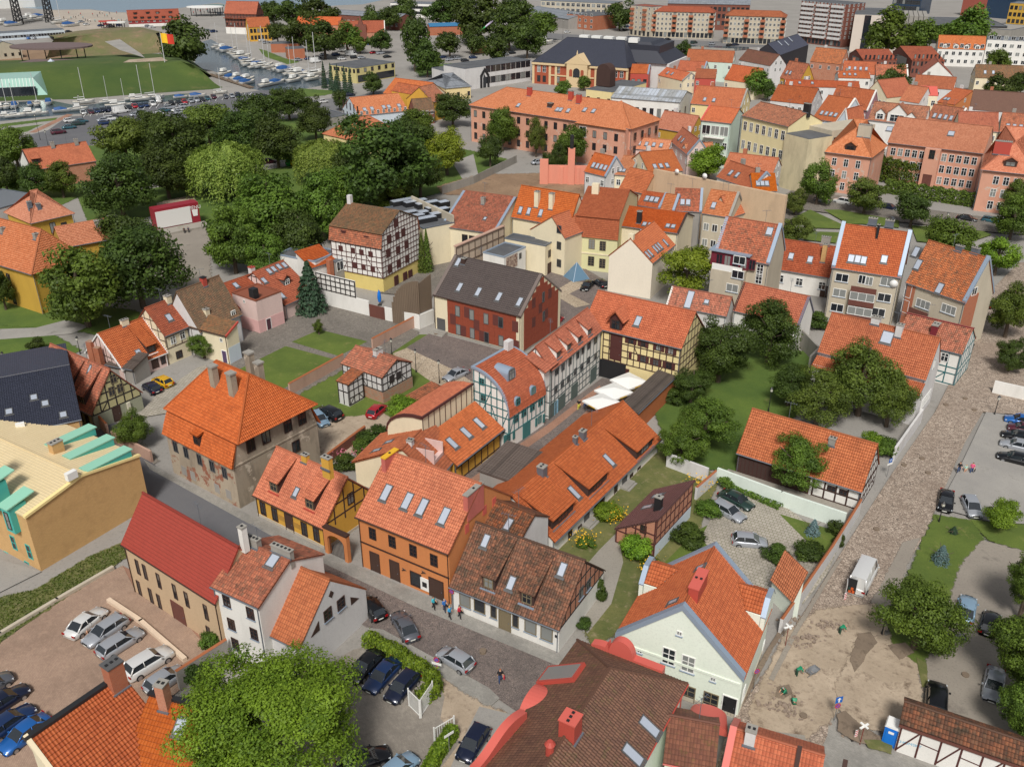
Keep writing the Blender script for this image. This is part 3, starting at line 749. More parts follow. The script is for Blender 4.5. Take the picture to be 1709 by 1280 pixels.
h.win('f',[(10,362,1005),(10,425,970),(10,665,705),(10,768,625),(10,818,580)],.85,1.3,'4',FR_B,light=0)
for p in((10,470,930),(10,722,660)):
 h.door('f',p,1.0,2.2,FR_G);a,z=h.onface(p,'f')
 q=MB()
 for k in range(3):q.box(-1.1,1.1,-1.6+.3*k,0,.17*k,.17*(k+1)-.002)
 ob('stone_steps',q.build('stone_steps',CONC),h.root,(h.g+a,h.o-.01,0))
h.door('f',(10,555,830),2.2,2.2)
h.chim([(10,198,630)],.9,.9,1.5,ZINCD,f='f');h.chim([(10,408,410)],.5,.5,1.1,ZINCD);h.chim([(10,462,375)],.8,.7,1.2,ZINCD)
h.plinth(.3)
e0,e1=('r6',120,655),('r6',590,895)
h=Hse('ruined_mansard_house','derelict manor with crumbling plaster walls and a two-tier orange mansard roof','house',e0,e1,(1,(401.5,852)),W=14,hr=14,roof='none',wall=W_RUIN,tiles=T_OR,ov=.35);RUIN=h
k=1.3;hk=h.ly(('r6',640,715),k).z;L=h.L;Wd=h.lz(('r6',1125,465),hk).y;W=Wd+k
rr=h.ly(('r6',700,258),W/2);r0=h.ly(('r6',485,170),W/2);hr=rr.z;he=h.he
X0,X1=h.ly(('r6',155,475),k).x,h.ly(('r6',640,715),k).x;X1=max(X1,L);h.W=W
h.panels([((0,0,he),(L,0,he),(L-.25,k,hk-.1),(.25,k,hk-.1)),((L,W,he),(0,W,he),(.25,W-k,hk-.1),(L-.25,W-k,hk-.1))],'lower_roof')
A,B=(r0.x,W/2,hr),(rr.x,W/2,hr)
c=[(X0,k-.5,hk),(X1+.3,k-.5,hk),(X1+.3,W-k+.5,hk),(X0,W-k+.5,hk)]
h.roofo=h.panels([(c[0],c[1],B,A),(c[1],c[2],B,B),(c[2],c[3],A,B),(c[3],c[0],A,A)],'roof')
q=MB()
for a,b in((A,B),(c[1],B),(c[2],B),(c[0],A),(c[3],A)):q.tube(Vector(a)+Vector((0,0,.05)),Vector(b)+Vector((0,0,.05)),.14,6)
ob('ridge_tiles',q.build('ridge_tiles',T_OR),h.roofo)
h.poly('wall',[(.4,0),(W-.4,0),(W-.4,he),(W-k-.05,hk-.05),(k+.05,hk-.05),(.4,he)],.3,L-.3,'x',W_RUIN)
h.poly('side_render',[(.45,0),(W-.45,0),(W-.45,he),(W-k-.08,hk-.08),(k+.08,hk-.08),(.45,he)],L-.35,L-.27,'x',W_RUIN2)
h.g=.3;h.o=.4
for p in(('r6',212,742),('r6',283,780),('r6',373,828),('r6',457,872),('r6',540,915)):h.win('f',[p],.95,1.6,'2',FR_G,light=0)
for p in(('r6',270,902),('r6',328,935),('r6',490,1020),('r6',567,1060)):
 a,z=h.onface(p,'f');h.box('bricked_up_window',h.g+a-.5,h.g+a+.5,h.o-.03,h.o+.05,z-.65,z+.65,W_GRY)
h.box('string_course',L-.3,L-.19,.5,W-.5,he-.1,he+.1,W_RUIN2)
for p in(('r6',712,735),('r6',815,680),('r6',960,605),('r6',1055,555),('r6',1015,740)):
 a,z=h.onface(p,'r');pwin(h.root,(L-.26,h.o+a,z-.8),PI/2,1.25,1.7,'2',FR_B,True,False,0)
M=Matrix(((1,0,0,0),(0,k/math.hypot(k,hk-he),0,0),(0,(hk-he)/math.hypot(k,hk-he),1,he),(0,0,0,1)))
q=h.ly(('r6',372,725),k*.45);b=MB();b.add([(-.6,0,0),(.6,0,0),(.6,0,1.5),(-.6,0,1.5),(-.6,1.6,1.75),(.6,1.6,1.75),(-.6,1.6,0),(.6,1.6,0)],[(0,1,2,3),(1,7,5,2),(0,3,4,6),(3,2,5,4)])
o=ob('dormer',b.build('dormer',TIMB),h.root,(q.x,q.y-.35,q.z));pwin(o,(0,-.02,.2),0,.95,1.2,'4',FR_B)
h.panels([((-.75,-.25,1.55),(.75,-.25,1.55),(.75,1.6,1.95),(-.75,1.6,1.95))],'dormer_roof',par=o)
h.roof='gable';h.tan=0
M0=Vector((0,k-.5,hk));nn=Vector((0,-(hr-hk),W/2-k+.5)).normalized()
for P,zt in((('r6',465,345),2.7),(('r6',588,405),2.9)):
 q=h.hit(P,M0,nn);b=MB();b.box(-.45,.45,-.1,.7,-1,zt);o=ob('chimney',b.build('chimney',W_RUIN2),h.roofo,q)
 b=MB();b.box(-.55,.55,-.2,.8,zt+.002,zt+.22);ob('chimney_cap',b.build('chimney_cap',CONC),o)
for P,w_ in((('r6',700,118),.95),(('r6',764,185),.85)):
 q=h.ly(P,W/2+1.6);b=MB();b.box(-w_/2,w_/2,-.4,.4,-4.5,0);o=ob('chimney',b.build('chimney',W_RUIN2),h.roofo,q)
 b=MB();b.box(-w_/2-.1,w_/2+.1,-.5,.5,.002,.22);ob('chimney_cap',b.build('chimney_cap',CONC),o)
h=Hse('red_metal_house','sand coloured house with a long red sheet-metal roof and slit windows','house',('r3',65,635),('r3',545,940),(0,('r3',125,880)),R_=('r3',665,650),wall=W_BEI,tiles=T_RMT,ov=.25,relief=False,gut=FR_B);REDM=h
for p in(('r3',153,750),('r3',190,775),('r3',260,820),('r3',342,875),('r3',402,915),('r3',500,980),('r3',160,855),('r3',220,895),('r3',262,925)):
 h.win('f',[p],.6,1.9,'1',DOORB,light=0)
h.door('f',('r3',365,1000),1.9,2.4,WOODR);h.win('f',[('r3',512,1075)],.6,1.2,'1',DOORB)
M=h.slope('b');l,q=h.onslope(('r3',580,533),'b');fm,pm=sky_mesh(.8,1.4)
for dx in(0,):o=ob('skylight',fm,h.roofo);o.matrix_local=M@Matrix.Translation((l.x,l.y-.7,.03));ob('pane',pm,o)
h.chim([('r3',680,625)],.6,.6,1.6,W_WHT,flash=False)
h=Hse('white_tall_house','white three-storey house with the pale speckled tile roof beside the red metal roof','house',('r3',520,850),('r3',765,962),(0,('r3',600,1170)),R_=('r3',928,718),wall=W_WHT,tiles=T_MOT,ov=.2);WT=h
h.win('f',[('r3',605,922),('r3',726,985),('r3',630,1040),('r3',745,1090),('r3',650,1140)],.95,1.35,'6',FR_B,sill=True)
h.chim([('r3',730,650)],1.6,.6,.9,CONC);h.sky([('r3',840,720)],1.1,1.4)
h.chim([('r3',880,690)],2.4,.5,.7,CONC)
h2=Hse('white_gable_house','white street house with a blank gable, small brown attic windows and triangular lights','house',('r3',765,1072),('r3',972,1172),(1,('r3',985,1330)),R_=('r3',1130,815),wall=W_GRW,tiles=T_OR,ov=.15,og=.05);WG=h2
h2.win('r',[('r3',1118,990),('r3',1185,935)],1.1,1.35,'6',FR_B,sill=True)
h2.win('f',[('r3',800,1110)],1.0,1.3,'6',FR_B)
for p,sgn in((('r3',1052,1068),1),(('r3',1255,905),-1)):
 a,z=h2.onface(p,'r');b=MB();b.extrude([(-.6*sgn,-.5),(.6*sgn,-.5),(.6*sgn,.6)]if sgn>0 else[(-.6,-.5),(.6,.5-1.0),(-.6,.5)][::1],-.02,.05,'x')
 ob('triangular_light',b.build('triangular_light',FR_B),h2.root,(h2.L-h2.g,h2.o+a,z))
a,z=h2.onface(('r3',1135,888),'r');b=MB();b.extrude([(0,-.45),(.35,0),(0,.45),(-.35,0)],-.02,.05,'x');ob('diamond_light',b.build('diamond_light',FR_B),h2.root,(h2.L-h2.g,h2.o+a,z))
h=Hse('pale_green_house','pale green corner house with a zinc-edged gable and steep bright orange roof','house',('r1',98,730),('r1',885,1002),(1,('r1',832,1243)),roof='gablex',apex=('r1',510,562),D=('r1',1160,607),wall=W_GRN,tiles=T_NEW,ov=.12,og=.1,gut=False);PALE=h
h.coping('f',ZINC,.55,lift=.3,t=.3);h.coping('b',ZINC,.55,lift=.3,t=.3)
for p in(('r1',425,858),('r1',543,905)):h.win('f',[p],1.25,1.9,'4',FR_W,sill=True)
for p in(('r1',490,718),('r1',248,825),('r1',695,998)):h.win('f',[p],.5,.5,'2',FR_W,sill=True)
for p in(('r1',680,1130),('r1',540,1085)):h.win('f',[p],1.4,1.9,'6',FR_O,sill=True)
a,z=h.onface(('r1',680,1130),'f');h.door('f',('r1',790,1185),1.2,2.2,BLACK,FR_W)
h.box('string_course',.3,h.L-.3,h.g-.1,h.g-.003,h.he-.9,h.he-.65,W_GRN)
a,z=h.onface(('r1',757,1143),'f');h.box('number_plate',h.o+a-.18,h.o+a+.18,h.g-.05,h.g-.003,z-.18,z+.18,BLACK)
for f,pa,pb,x in(('r',('r1',970,885),('r1',1085,750),h.L),('l',('r1',228,605),('r1',375,400),0)):
 y0,y1=sorted((h.lx(pa,x).y,h.lx(pb,x).y));y1=min(y1,y0+4);he=h.he;w_=y1-y0
 pr=[(y0,he-.5),(y1,he-.5),(y1,he+1.5),(y1-w_*.3,he+2.9),(y0+w_*.3,he+2.9),(y0,he+1.5)];x0=x-.4 if f=='r' else x
 h.poly('parapet_gable',pr,x0,x0+.4,'x',W_GRN);h.poly('coping',pr[2:]+[(y,z+.14)for y,z in reversed(pr[2:])],x0-.05,x0+.45,'x',ZINC)
 h.dormer([pix(h.M@Vector((x-.45 if f=='r' else .45,(y0+y1)/2,he+.35)))],w_-.2,1.3,'gable',f=f,wallm=W_GRN,rise=1.3,winw=.9,ovh=0)
h.sky([('r1',625,318),('r1',455,530)],.7,1.2,'l')
h.chim([('r1',690,560)],.9,3.0,2.6,METR,f='r',capm=METP)
h.win('r',[('r1',1000,800)],.7,1.4,'4',FR_W);h.win('r',[('r1',880,1085),('r1',985,900),('r1',1075,760)],.9,1.6,'4',FR_W)
h.plinth(.45)
h=Hse('orange_shed','small shed with an orange pent roof beside the pale green house and white wall','shed',('r1',1045,392),('r1',1180,530),2.4,R_=('r1',1272,345),roof='shed',wall=W_GRN,tiles=T_OR,ov=.15,gut=False)
h=Hse('beige_gambrel_house','large tan brick house with cream metal roof and turquoise dormers at the left edge','house',(8,165,888),(8,930,475),(0,(8,272,1250)),roof='gablex',apex=(8,545,608),W=26,relief=False,wall=B_TAN,tiles=T_BGE,ov=.1,og=.1,gut=False);BEI=h
h.coping('f',pln('cream_coping',rgb(236,214,150),.5),.4,lift=.12);h.coping('b',MATS['cream_coping'],.4,lift=.12)
for f,pts in(('r',[(8,615,330),(8,735,400),(8,850,478)]),('l',[(8,85,985),(8,-55,800),(8,-180,640)])):
 M=h.slope(f);Y=M.col[1].xyz;t1=Y.z/math.hypot(Y.x,Y.y);ang=math.atan2(M.col[0].y,M.col[0].x)
 if f=='r':
  h.dormer(pts,1.5,.9,'shed',.02,'r',FR_Q,pln('verdigris_sheet',rgb(142,196,172),.5),FR_Q,'1',ovh=.05)
O,d,Lf,rz=h.face('l')
for p in((8,90,885),(8,-40,745),(8,-150,620)):
 q=h.lx(p,h.g);b=MB();b.box(-.75,.75,-.45,1.5,-1.6,1.6);o=ob('dormer',b.build('dormer',FR_Q),h.root,(h.o-.2,q.y,q.z),-PI/2)
 pwin(o,(0,-.46,-1.2),0,.7,2.2,'12',FR_B)
 b=MB();b.extrude([(-.7,1.6),(2.6,2.2),(2.6,2.35),(-.7,1.75)],-.9,.9,'x');ob('dormer_roof',b.build('dormer_roof',MATS['verdigris_sheet']),o)
for p in((8,92,1055),(8,195,1115),(8,55,1160),(8,190,1225)):h.win('l',[p],.85,1.9,'12',FR_Q,light=0)
h.chim([(8,405,445)],1.4,.9,1.4,B_TAN,f='r',flash=False)
b=MB();b.box(-.6,.6,-.3,.3,0,.9);l,q=h.onslope((8,478,630),'r');ob('air_conditioner',b.build('air_conditioner',FR_W),h.roofo,q)
h=Hse('dark_sheet_roof_house','flat dark slate-blue sheet roof behind the cream metal roof, far left','house',(-30,735),(136,700),7.5,W=26,hr=9.5,wall=B_TAN,tiles=T_DRK,ov=.1)
h.sky([(8,60,190),(8,420,210),(8,300,135),(8,225,95)],.9,1.3)
for i,p in enumerate(((8,140,300),(8,10,420),(8,75,385),(8,-10,355))):
 b=MB();b.box(-.5,.5,-.25,.25,0,.8);b.tube((0,-.26,.4),(0,-.25,.4),.3,12);l,q=h.onslope(p);ob('air_conditioner',b.build('air_conditioner',FR_W),h.roofo,q)
h=Hse('brown_hip_roof_house','large brown tiled roof with salmon sheet-metal parapets and chimney, bottom centre','house',('s7',560,2010),('s7',1415,450),6.5,roof='hip',WC=('s7',655,165),RI=('s7',885,345),hip=(0,1),wall=W_GRN,tiles=T_MAR,ov=.4,gut=METR);BRN=h
h.sky([('s7',1150,745),('s7',1038,935)],1.0,1.9)
h.chim([('s7',668,830)],1.3,1.3,1.9,METR,capm=METP)
l,q=h.onslope(('s7',478,925),'b');b=MB();b.tube((0,0,-.5),(0,0,1.0),.32,10);b.tube((0,0,1.0),(0,0,1.3),.42,10,.2);ob('vent_pipe',b.build('vent_pipe',METR),h.roofo,q)
def wavewall(h,name,a,b,prof,t,m,base=0):
 a,b=Vector(a),Vector(b);d=(b-a);Ln=d.length;d.normalize();n=Vector((-d.y,d.x,0))
 V=[];N=len(prof)
 for s_,z in prof:
  for w_ in(-t/2,t/2):
   p=a+d*s_*Ln+n*w_;V+=[(p.x,p.y,base),(p.x,p.y,z)]
 F=[]
 for i in range(N-1):
  k=4*i;F+=[(k+1,k+5,k+7,k+3),(k,k+4,k+5,k+1),(k+2,k+3,k+7,k+6)]
 F+=[(0,1,3,2),(4*N-4,4*N-2,4*N-1,4*N-3)]
 q=MB();q.add(V,F);return ob(name,q.build(name,m),h.root)
L,W=h.L,h.W;he=h.he
P0=h.lz(('s7',770,195),he);P1=h.lz(('s7',1250,380),he)
arc=lambda x:max(0,1-((x-.42)/.17)**2)**.5
pr=[(i/40,he+.55+1.5*arc(i/40)+(.25*math.sin(i/40*PI*3)if i<10 else 0)+(.5 if .2<i/40<.25 else 0))for i in range(41)]
wavewall(h,'curved_parapet',(P0.x,P0.y,0),(P1.x,P1.y,0),pr,.75,METP,he-1.5)
P0=h.lz(('s7',300,700),he);P1=h.lz(('s7',-40,1060),he)
pr=[(i/24,he+1.1+.5*math.sin(i/24*5))for i in range(25)]
wavewall(h,'wave_parapet',(P0.x,P0.y,0),(P1.x,P1.y,0),pr,.7,METP,he-2)
q=h.lz(('s7',345,630),he);q2=h.lz(('s7',415,460),he);cx=(q+q2)/2;rr=(q-q2).length/2+.3
b=MB();n=14
V=[];
for i in range(n+1):
 a=PI*i/n;V+=[(-rr*math.cos(a),-.6,rr*.62*math.sin(a)),(-rr*math.cos(a),3.4,rr*.62*math.sin(a)*.9+.5)]
b.add(V,[(2*i,2*i+2,2*i+3,2*i+1)for i in range(n)]+[tuple(2*i for i in range(n,-1,-1))])
ob('barrel_hood',b.build('barrel_hood',METP),h.root,(cx.x,cx.y,he-.6),PI)
b=MB();M=h.slope('b');l,q=h.onslope(('s7',560,395),'b')
b.box(-1.1,1.1,-2,2,0,.35);o=ob('roof_hatch',b.build('roof_hatch',METR),h.roofo);o.matrix_local=M@Matrix.Translation((l.x,l.y,0))
b=MB();b.box(-.85,.85,-1.75,1.75,.352,.4);ob('hatch_glass',b.build('hatch_glass',GLASL),o)
h=Hse('maroon_low_roof','low dark red-brown tiled roof between the salmon parapet and the orange lower roofs','house',('s8',-40,560),('s8',215,610),4.5,W=6,hr=6.6,wall=W_GRN,tiles=T_MAR,ov=.3,gut=METR)
a=h.lz(('s8',175,345),4.4);b=MB();n=12;V=[]
for i in range(n+1):
 t=PI*i/n;V+=[(-1.9*math.cos(t),-1.2,1.3*math.sin(t)),(-1.5*math.cos(t),1.2,.9*math.sin(t)-.3)]
b.add(V,[(2*i,2*i+2,2*i+3,2*i+1)for i in range(n)]+[tuple(2*i for i in range(n,-1,-1))]);ob('barrel_hood',b.build('barrel_hood',METP),h.root,(a.x,a.y,4.2),-.1)
h=Hse('orange_low_roof','low row of orange tiles with dark firewall strips at the bottom edge','house',('s8',235,640),('s8',700,790),3.6,W=6.5,hr=6.0,wall=W_CRM,tiles=T_OR,ov=.3,gut=FR_B)
h.chim([('s8',375,480)],.8,.8,1.5,W_GRW)
h.coping('l',METP,.5,lift=.25)
for x in(5.2,8.6,12.4):b=MB();b.extrude([(0,3.7),(3.25,6.3),(3.25,6.0),(0,3.4)],x,x+.35,'x');ob('firewall',b.build('firewall',TIMB),h.roofo)
RA,RB=G((12,160,1075),9.6),G((12,800,640),9.6);e_=(RB-RA).normalized();n_=Vector((e_.y,-e_.x,0))*7;dz_=Vector((0,0,-4.6))
h=Hse('orange_corner_roof','big orange tiled roof with dark ridge flashing and two tall brick chimneys, bottom left corner','house',pix(RA+n_+dz_),pix(RB+n_+dz_),5.0,W=7,hr=9.6,roof='shed',wall=W_CRM,tiles=T_NEW,ov=.3,gut=FR_B);COR=h
h.coping('l',pln('cream_verge',rgb(222,208,176),.6),.3,lift=.22)
b=MB();b.box(-.1,h.L+.1,h.W-.4,h.W+.1,h.hr-.15,h.hr+.12);ob('ridge_flashing',b.build('ridge_flashing',BLACK),h.roofo)
h.chim([(12,810,765)],1.3,1.1,2.6,B_ORG,capm=FR_G)
RA,RB=G((12,1000,770),8.8),G((12,1440,880),8.8);e_=(RB-RA).normalized();n_=Vector((e_.y,-e_.x,0))*5;dz_=Vector((0,0,-3.6))
h2=Hse('orange_wing_roof','orange tiled wing with a brick chimney beside the big ash tree, bottom left','house',pix(RA+n_+dz_),pix(RB+n_+dz_),5.2,W=5,hr=8.8,roof='shed',wall=W_CRM,tiles=T_NEW,ov=.3,gut=FR_B)
h2.chim([(12,1085,905)],.8,.8,2.6,B_RED,capm=CONC);h2.sky([(12,1200,1000),(12,1380,1090)],1.0,1.5)
b=MB();b.box(-.1,h2.L+.1,h2.W-.35,h2.W+.1,h2.hr-.15,h2.hr+.12);ob('ridge_flashing',b.build('ridge_flashing',BLACK),h2.roofo)
h=Hse('granary','tall half-timbered granary with ox-blood beams, white panels and a two-tier tiled roof','granary',('r5',35,327),('r5',392,392),(1,('r5',400,695)),W=10,hr=16,roof='none',wall=W_WHT,tiles=T_BRN,ov=.25,og=.2)
zb=h.ly(('r5',300,572),.25).z
h.gambrel(('r5',397,290),('r5',517,128),zb,T_MOT)
h.roof='gable';L,W=h.L,h.W
h.box('ground_storey',.3,L-.3,.35,W-.35,0,zb,plas('yellow_plaster',rgb(214,194,120),.4))
h.timber('f',zb,[zb+.1,zb+1.1,zb+2.1,zb+3.1,zb+4.1,h.he-.3],1.15,TIMBR,[(2,zb+.1,zb+2.1,1),(9,zb+2.1,zb+.1,1),(4,zb+2.1,zb+4,1),(7,zb+4,zb+2.1,1)],.15,top=False)
h.timber('r',zb,[zb+.1+i*1.02 for i in range(12)],1.02,TIMBR,[(1,zb+.1,zb+2.1,1),(8,zb+2.1,zb+.1,1)],.15,top=False)
sh=unitcube(TIMBR)
def shutter(h,f,pts,w,hh,m=None):
 O,d,Lf,rz=h.face(f)
 for p in pts:
  a,z=h.onface(p,f);q=O+d*a;o=ob('shutter',unitcube(m or TIMBR),h.root,(q.x,q.y,z),rz,(w,.16,hh))
shutter(h,'f',[('r5',117,385),('r5',200,400),('r5',258,412),('r5',320,425),('r5',213,498),('r5',272,512),('r5',335,527)],1.0,1.1)
shutter(h,'r',[('r5',438,420),('r5',450,525),('r5',445,320),('r5',540,275),('r5',562,360),('r5',567,455),('r5',500,300),('r5',505,395),('r5',510,490),('r5',490,215)],1.35,1.5)
shutter(h,'r',[('r5',495,610),('r5',555,585),('r5',590,570)],1.3,2.3)
M=h.lx(('r5',1,1),0)
for p in(('r5',137,300),('r5',290,335)):
 q=h.ly(p,h.ky*.5);b=MB();b.add([(-.5,0,0),(.5,0,0),(.5,0,.9),(-.5,0,.9),(-.6,-.1,.9),(.6,-.1,.9),(.6,.8,1.3),(-.6,.8,1.3),(-.5,.8,.3),(.5,.8,.3)],[(0,1,2,3),(4,5,6,7),(1,9,6,2),(0,3,7,8)])
 ob('dormer',b.build('dormer',TIMBR),h.root,q)
q=h.ly(('r5',118,100),W/2-.2);q.x=.7;h.box('chimney',q.x-.4,q.x+.4,W/2-.5,W/2+.3,h.hr-1,h.hr+1.5,W_GRW)
h=Hse('rust_clad_building','modern gabled building with rust-red cladding panels and a dark brown tiled roof','building',('r5',742,702),('r5',1338,850),(1,('r5',1362,1110)),R_=('r5',1485,562),wall=W_CRM,tiles=T_DKB,ov=.2,og=.05,gut=FR_B)
h.coping('l',pln('brown_grey_coping',rgb(110,98,92),.6),.55,lift=.15);h.coping('r',MATS['brown_grey_coping'],.5,lift=.15)
RUST=plas('rust_red_panel',rgb(142,66,44),.3);RUSTD=pln('dark_perforated_panel',rgb(96,50,44),.7)
def clad(h,f,a0,a1,z0,z1,nx,nz,m):
 O,d,Lf,rz=h.face(f)
 for i in range(nx):
  for j in range(nz):
   a=a0+(a1-a0)*(i+.5)/nx;hz=(z1-z0)/nz;z=z0+hz*(j+.5);zt=h.topz(f,a)-.05
   if f=='r':zt=min(h.topz(f,a-(a1-a0)/nx/2),h.topz(f,a+(a1-a0)/nx/2))+.1
   lo,hi=z-hz/2+.012,min(z+hz/2-.012,zt)
   if hi-lo<.3:continue
   q=O+d*a;ob('cladding_panel',unitcube(m),h.root,(q.x,q.y,(lo+hi)/2),rz,((a1-a0)/nx-.024,.12,hi-lo))
lf=h.face('f')[2];lr=h.face('r')[2]
clad(h,'f',lf*.16,lf-.9,.5,h.he-.1,13,4,RUST);clad(h,'r',.9,lr-.9,.3,h.hr,9,7,RUST)
for p in[(912,810),(1008,835),(1105,862),(1205,887),(917,935),(1012,960),(1108,988),(1207,1012)]:
 O,d,Lf,rz=h.face('f');a,z=h.onface(('r5',)+p,'f');q=O+d*a;pwin(h.root,(q.x,q.y-.06,z-.95),0,.95,1.9,'1',FR_G,True,False,.8)
for p in[(880,865),(975,820),(1040,905),(1170,872),(1302,915),(950,945),(1078,980),(1308,1045)]:shutter(h,'f',[('r5',)+p],1.15,1.9,RUSTD)
for p in[(1425,755),(1470,790),(1425,885),(1535,690),(1510,825)]:shutter(h,'r',[('r5',)+p],1.1,1.7,RUSTD)
for p in[(1490,715),(1492,845)]:
 O,d,Lf,rz=h.face('r');a,z=h.onface(('r5',)+p,'r');q=O+d*a;pwin(h.root,(q.x+.06,q.y,z-.9),PI/2,.7,1.8,'1',FR_G,True)
h.sky([('r5',925,650),('r5',1052,682),('r5',1192,715),('r5',1332,750),('r5',915,480)],.9,1.7)
h.chim([('r5',945,495)],.8,.8,1.0,TIMB);h.plinth(.4,CONC)
h.door('f',('r5',800,905),1.5,2.6,FR_G);q=MB()
for k in range(4):q.box(-1.5,1.5,-2.2+.45*k,0,.15*k,.15*(k+1)-.002)
a,z=h.onface(('r5',795,960),'f');ob('stone_steps',q.build('stone_steps',CONC),h.root,(a+.1,.19,0))
for p in((912,1020),(1005,1048),(1105,1078)):
 q=h.Mi@G(('r5',)+p);h.box('light_well_grate',q.x-.6,q.x+.6,q.y-.4,q.y+.4,0,.08,BLACK)
e0,e1=('s2',300,970),('s2',560,800)
h=Hse('curved_roof_house','white and teal half-timbered house with a bulging quarter-round tiled roof','house',e0,e1,(0,('s2',248,1202)),W=8,hr=9,roof='none',wall=W_WHT,tiles=T_RED,ov=.12,og=.1)
r=h.lx(('s2',32,608),0);W=max(5,r.y);hr=r.z;L,he=h.L,h.he;h.W=W;h.hr=hr
N=9;pr=[(W*(1-math.cos(PI/2*i/N)),he+(hr-he)*math.sin(PI/2*i/N))for i in range(N+1)]
h.roofo=h.panels([((0,pr[i][0],pr[i][1]),(L,pr[i][0],pr[i][1]),(L,pr[i+1][0],pr[i+1][1]),(0,pr[i+1][0],pr[i+1][1]))for i in range(N)])
h.poly('wall',[(.15,0),(W-.05,0),(W-.05,hr-.12)]+[(min(W-.06,y+.12),z-.15)for y,z in reversed(pr[:-1])],.12,L-.12,'x',W_WHT)
h.roof='gable'
def rz_(x,y):t=math.acos(max(-1,min(1,1-y/W)));return he+(hr-he)*math.sin(t)
h.roofz=rz_
mz=he-1.6
for f in 'lf':h.timber(f,mz-1.0 if f=='f' else mz-1.2,[mz-1.0,he-.4]+([he+.8,he+2.1,he+3.6]if f=='l' else[]),1.05,TIMBT,[(1,mz,he+.8,1),(3,he+.8,mz,1),(5,mz,he+.8,1),(2,he+.8,he+3,1),(6,he+2.1,he+.8,1)]if f=='l' else[(0,mz-1,he-.4,1)],.14,top=False)
b=MB()
b.extrude([(y,z+.12)for y,z in pr]+[(y+.1,z-.2)for y,z in reversed(pr)],-.08,.25,'x');b2=MB();b2.extrude([(y,z+.12)for y,z in pr]+[(y+.1,z-.2)for y,z in reversed(pr)],L-.2,L+.08,'x')
ob('verge_flashing',b.build('verge_flashing',ZINC),h.roofo);ob('verge_flashing',b2.build('verge_flashing',ZINC),h.roofo)
h.box('ridge_flashing',-.05,L+.05,W-.3,W+.15,hr-.05,hr+.1,ZINC,h.roofo)
h.win('f',[('s2',345,978),('s2',402,935),('s2',462,895),('s2',520,858)],1.1,1.1,'4',FR_T);h.win('f',[('s2',515,980)],.8,1.2,'6',FR_T);h.win('f',[('s2',292,1110)],.8,1.2,'6',FR_T)
shutter(h,'f',[('s2',490,1000),('s2',543,972),('s2',268,1125),('s2',330,1090)],.45,1.3,FR_T)
h.door('f',('s2',420,1060),1.5,2.4,FR_T)
h.win('l',[('s2',102,712),('s2',115,830)],.9,1.0,'4',FR_T)
for p,sc in((('s2',315,700),1.5),(('s2',470,805),1.1),(('s2',360,885),1.1)):
 z0=None
 t=min(range(1,300),key=lambda i:abs(h.ly(p,W*i/300).z-rz_(0,W*i/300)));q=h.ly(p,W*t/300)
 b=MB();n=10;V=[]
 for i in range(n+1):
  a=PI*i/n;V+=[(-.6*sc*math.cos(a),0,.6*sc+.6*sc*math.sin(a)),(-.6*sc*math.cos(a),1.6*sc,.6*sc+.6*sc*math.sin(a))]
 V+=[(-.6*sc,0,-.1),(.6*sc,0,-.1)]
 b.add(V,[(2*i,2*i+2,2*i+3,2*i+1)for i in range(n)]+[(2*n+2,2*n+3)+tuple(2*i for i in range(n,-1,-1)),(2*n+2,0,1),(2*n+3,2*n+1,2*n)])
 o=ob('dormer',b.build('dormer',ZINC),h.roofo,q);pwin(o,(0,-.02,.1),0,.8*sc,1.0*sc,'4',FR_T if sc<1.3 else FR_G)
q=h.ly(('s2',293,515),W-.5);h.box('chimney',q.x-.6,q.x+.6,W-.9,W-.1,hr-1.2,hr+1.3,W_GRW,h.roofo)
he=gh(('s2',965,345),('s2',950,675))
h=Hse('white_timber_range','long white half-timbered range with grey-green beams and a row of shed dormers','house',('s2',603,638),('s2',965,345),he,R_=('s2',925,137),W=5.4,wall=W_WHT,tiles=T_RED,ov=.25,gut=FR_G);WTR=h
h.timber('f',.4,[.5,1.6,2.7,3.6,4.6,h.he-.4],1.15,TIMBG,[(i,.5+2.1*(i%2),2.6+2*(i%2),1 if i%3 else-1)for i in range(1,20,4)],.14)
h.timber('l',.4,[.5,2.7,4.6,h.he-.2,h.he+1.6],1.2,TIMBG,(),.14)
h.win('f',[('s2',635,640),('s2',680,610),('s2',730,570),('s2',785,525),('s2',822,490),('s2',865,458),('s2',912,418),('s2',628,765),('s2',675,725),('s2',720,690),('s2',768,640),('s2',815,605),('s2',862,560),('s2',912,530)],.95,1.1,'4',FR_G)
for p in(('s2',605,930),('s2',670,870),('s2',760,790),('s2',895,680)):h.door('f',p,1.9,2.3,pln('grey_green_boards',rgb(88,102,98),.7))
h.door('f',('s2',630,900),.9,2.1,pln('light_blue_door',rgb(130,170,190),.6))
h.dormer([('s2',648,540),('s2',722,486),('s2',798,432),('s2',868,378)],1.25,1.15,dep=3.3,wallm=W_WHT,fr=FR_G,style='4',trim=ZINCD)
q=h.lz(('s2',560,620),h.he);
h.box('end_bay',-1.6,1.4,.4,3.0,h.he-2.2,h.he+.6,W_WHT);h.panels([((-2.0,-.1,h.he+.6),(1.8,-.1,h.he+.6),(1.8,3.2,h.he+2.2),(-2.0,3.2,h.he+2.2))],'bay_roof')
he=gh(('s2',965,345),('s2',955,680))
h=Hse('yellow_timber_warehouse','yellow half-timbered warehouse with brown beams, a hoist dormer and a gateway','warehouse',('s2',822,311),('s2',1525,481),he,R_=('s2',1630,217),wall=W_YEL,tiles=T_OR,ov=.3)
a0=h.onface(('s2',965,400),'f')[0];zl=3.0
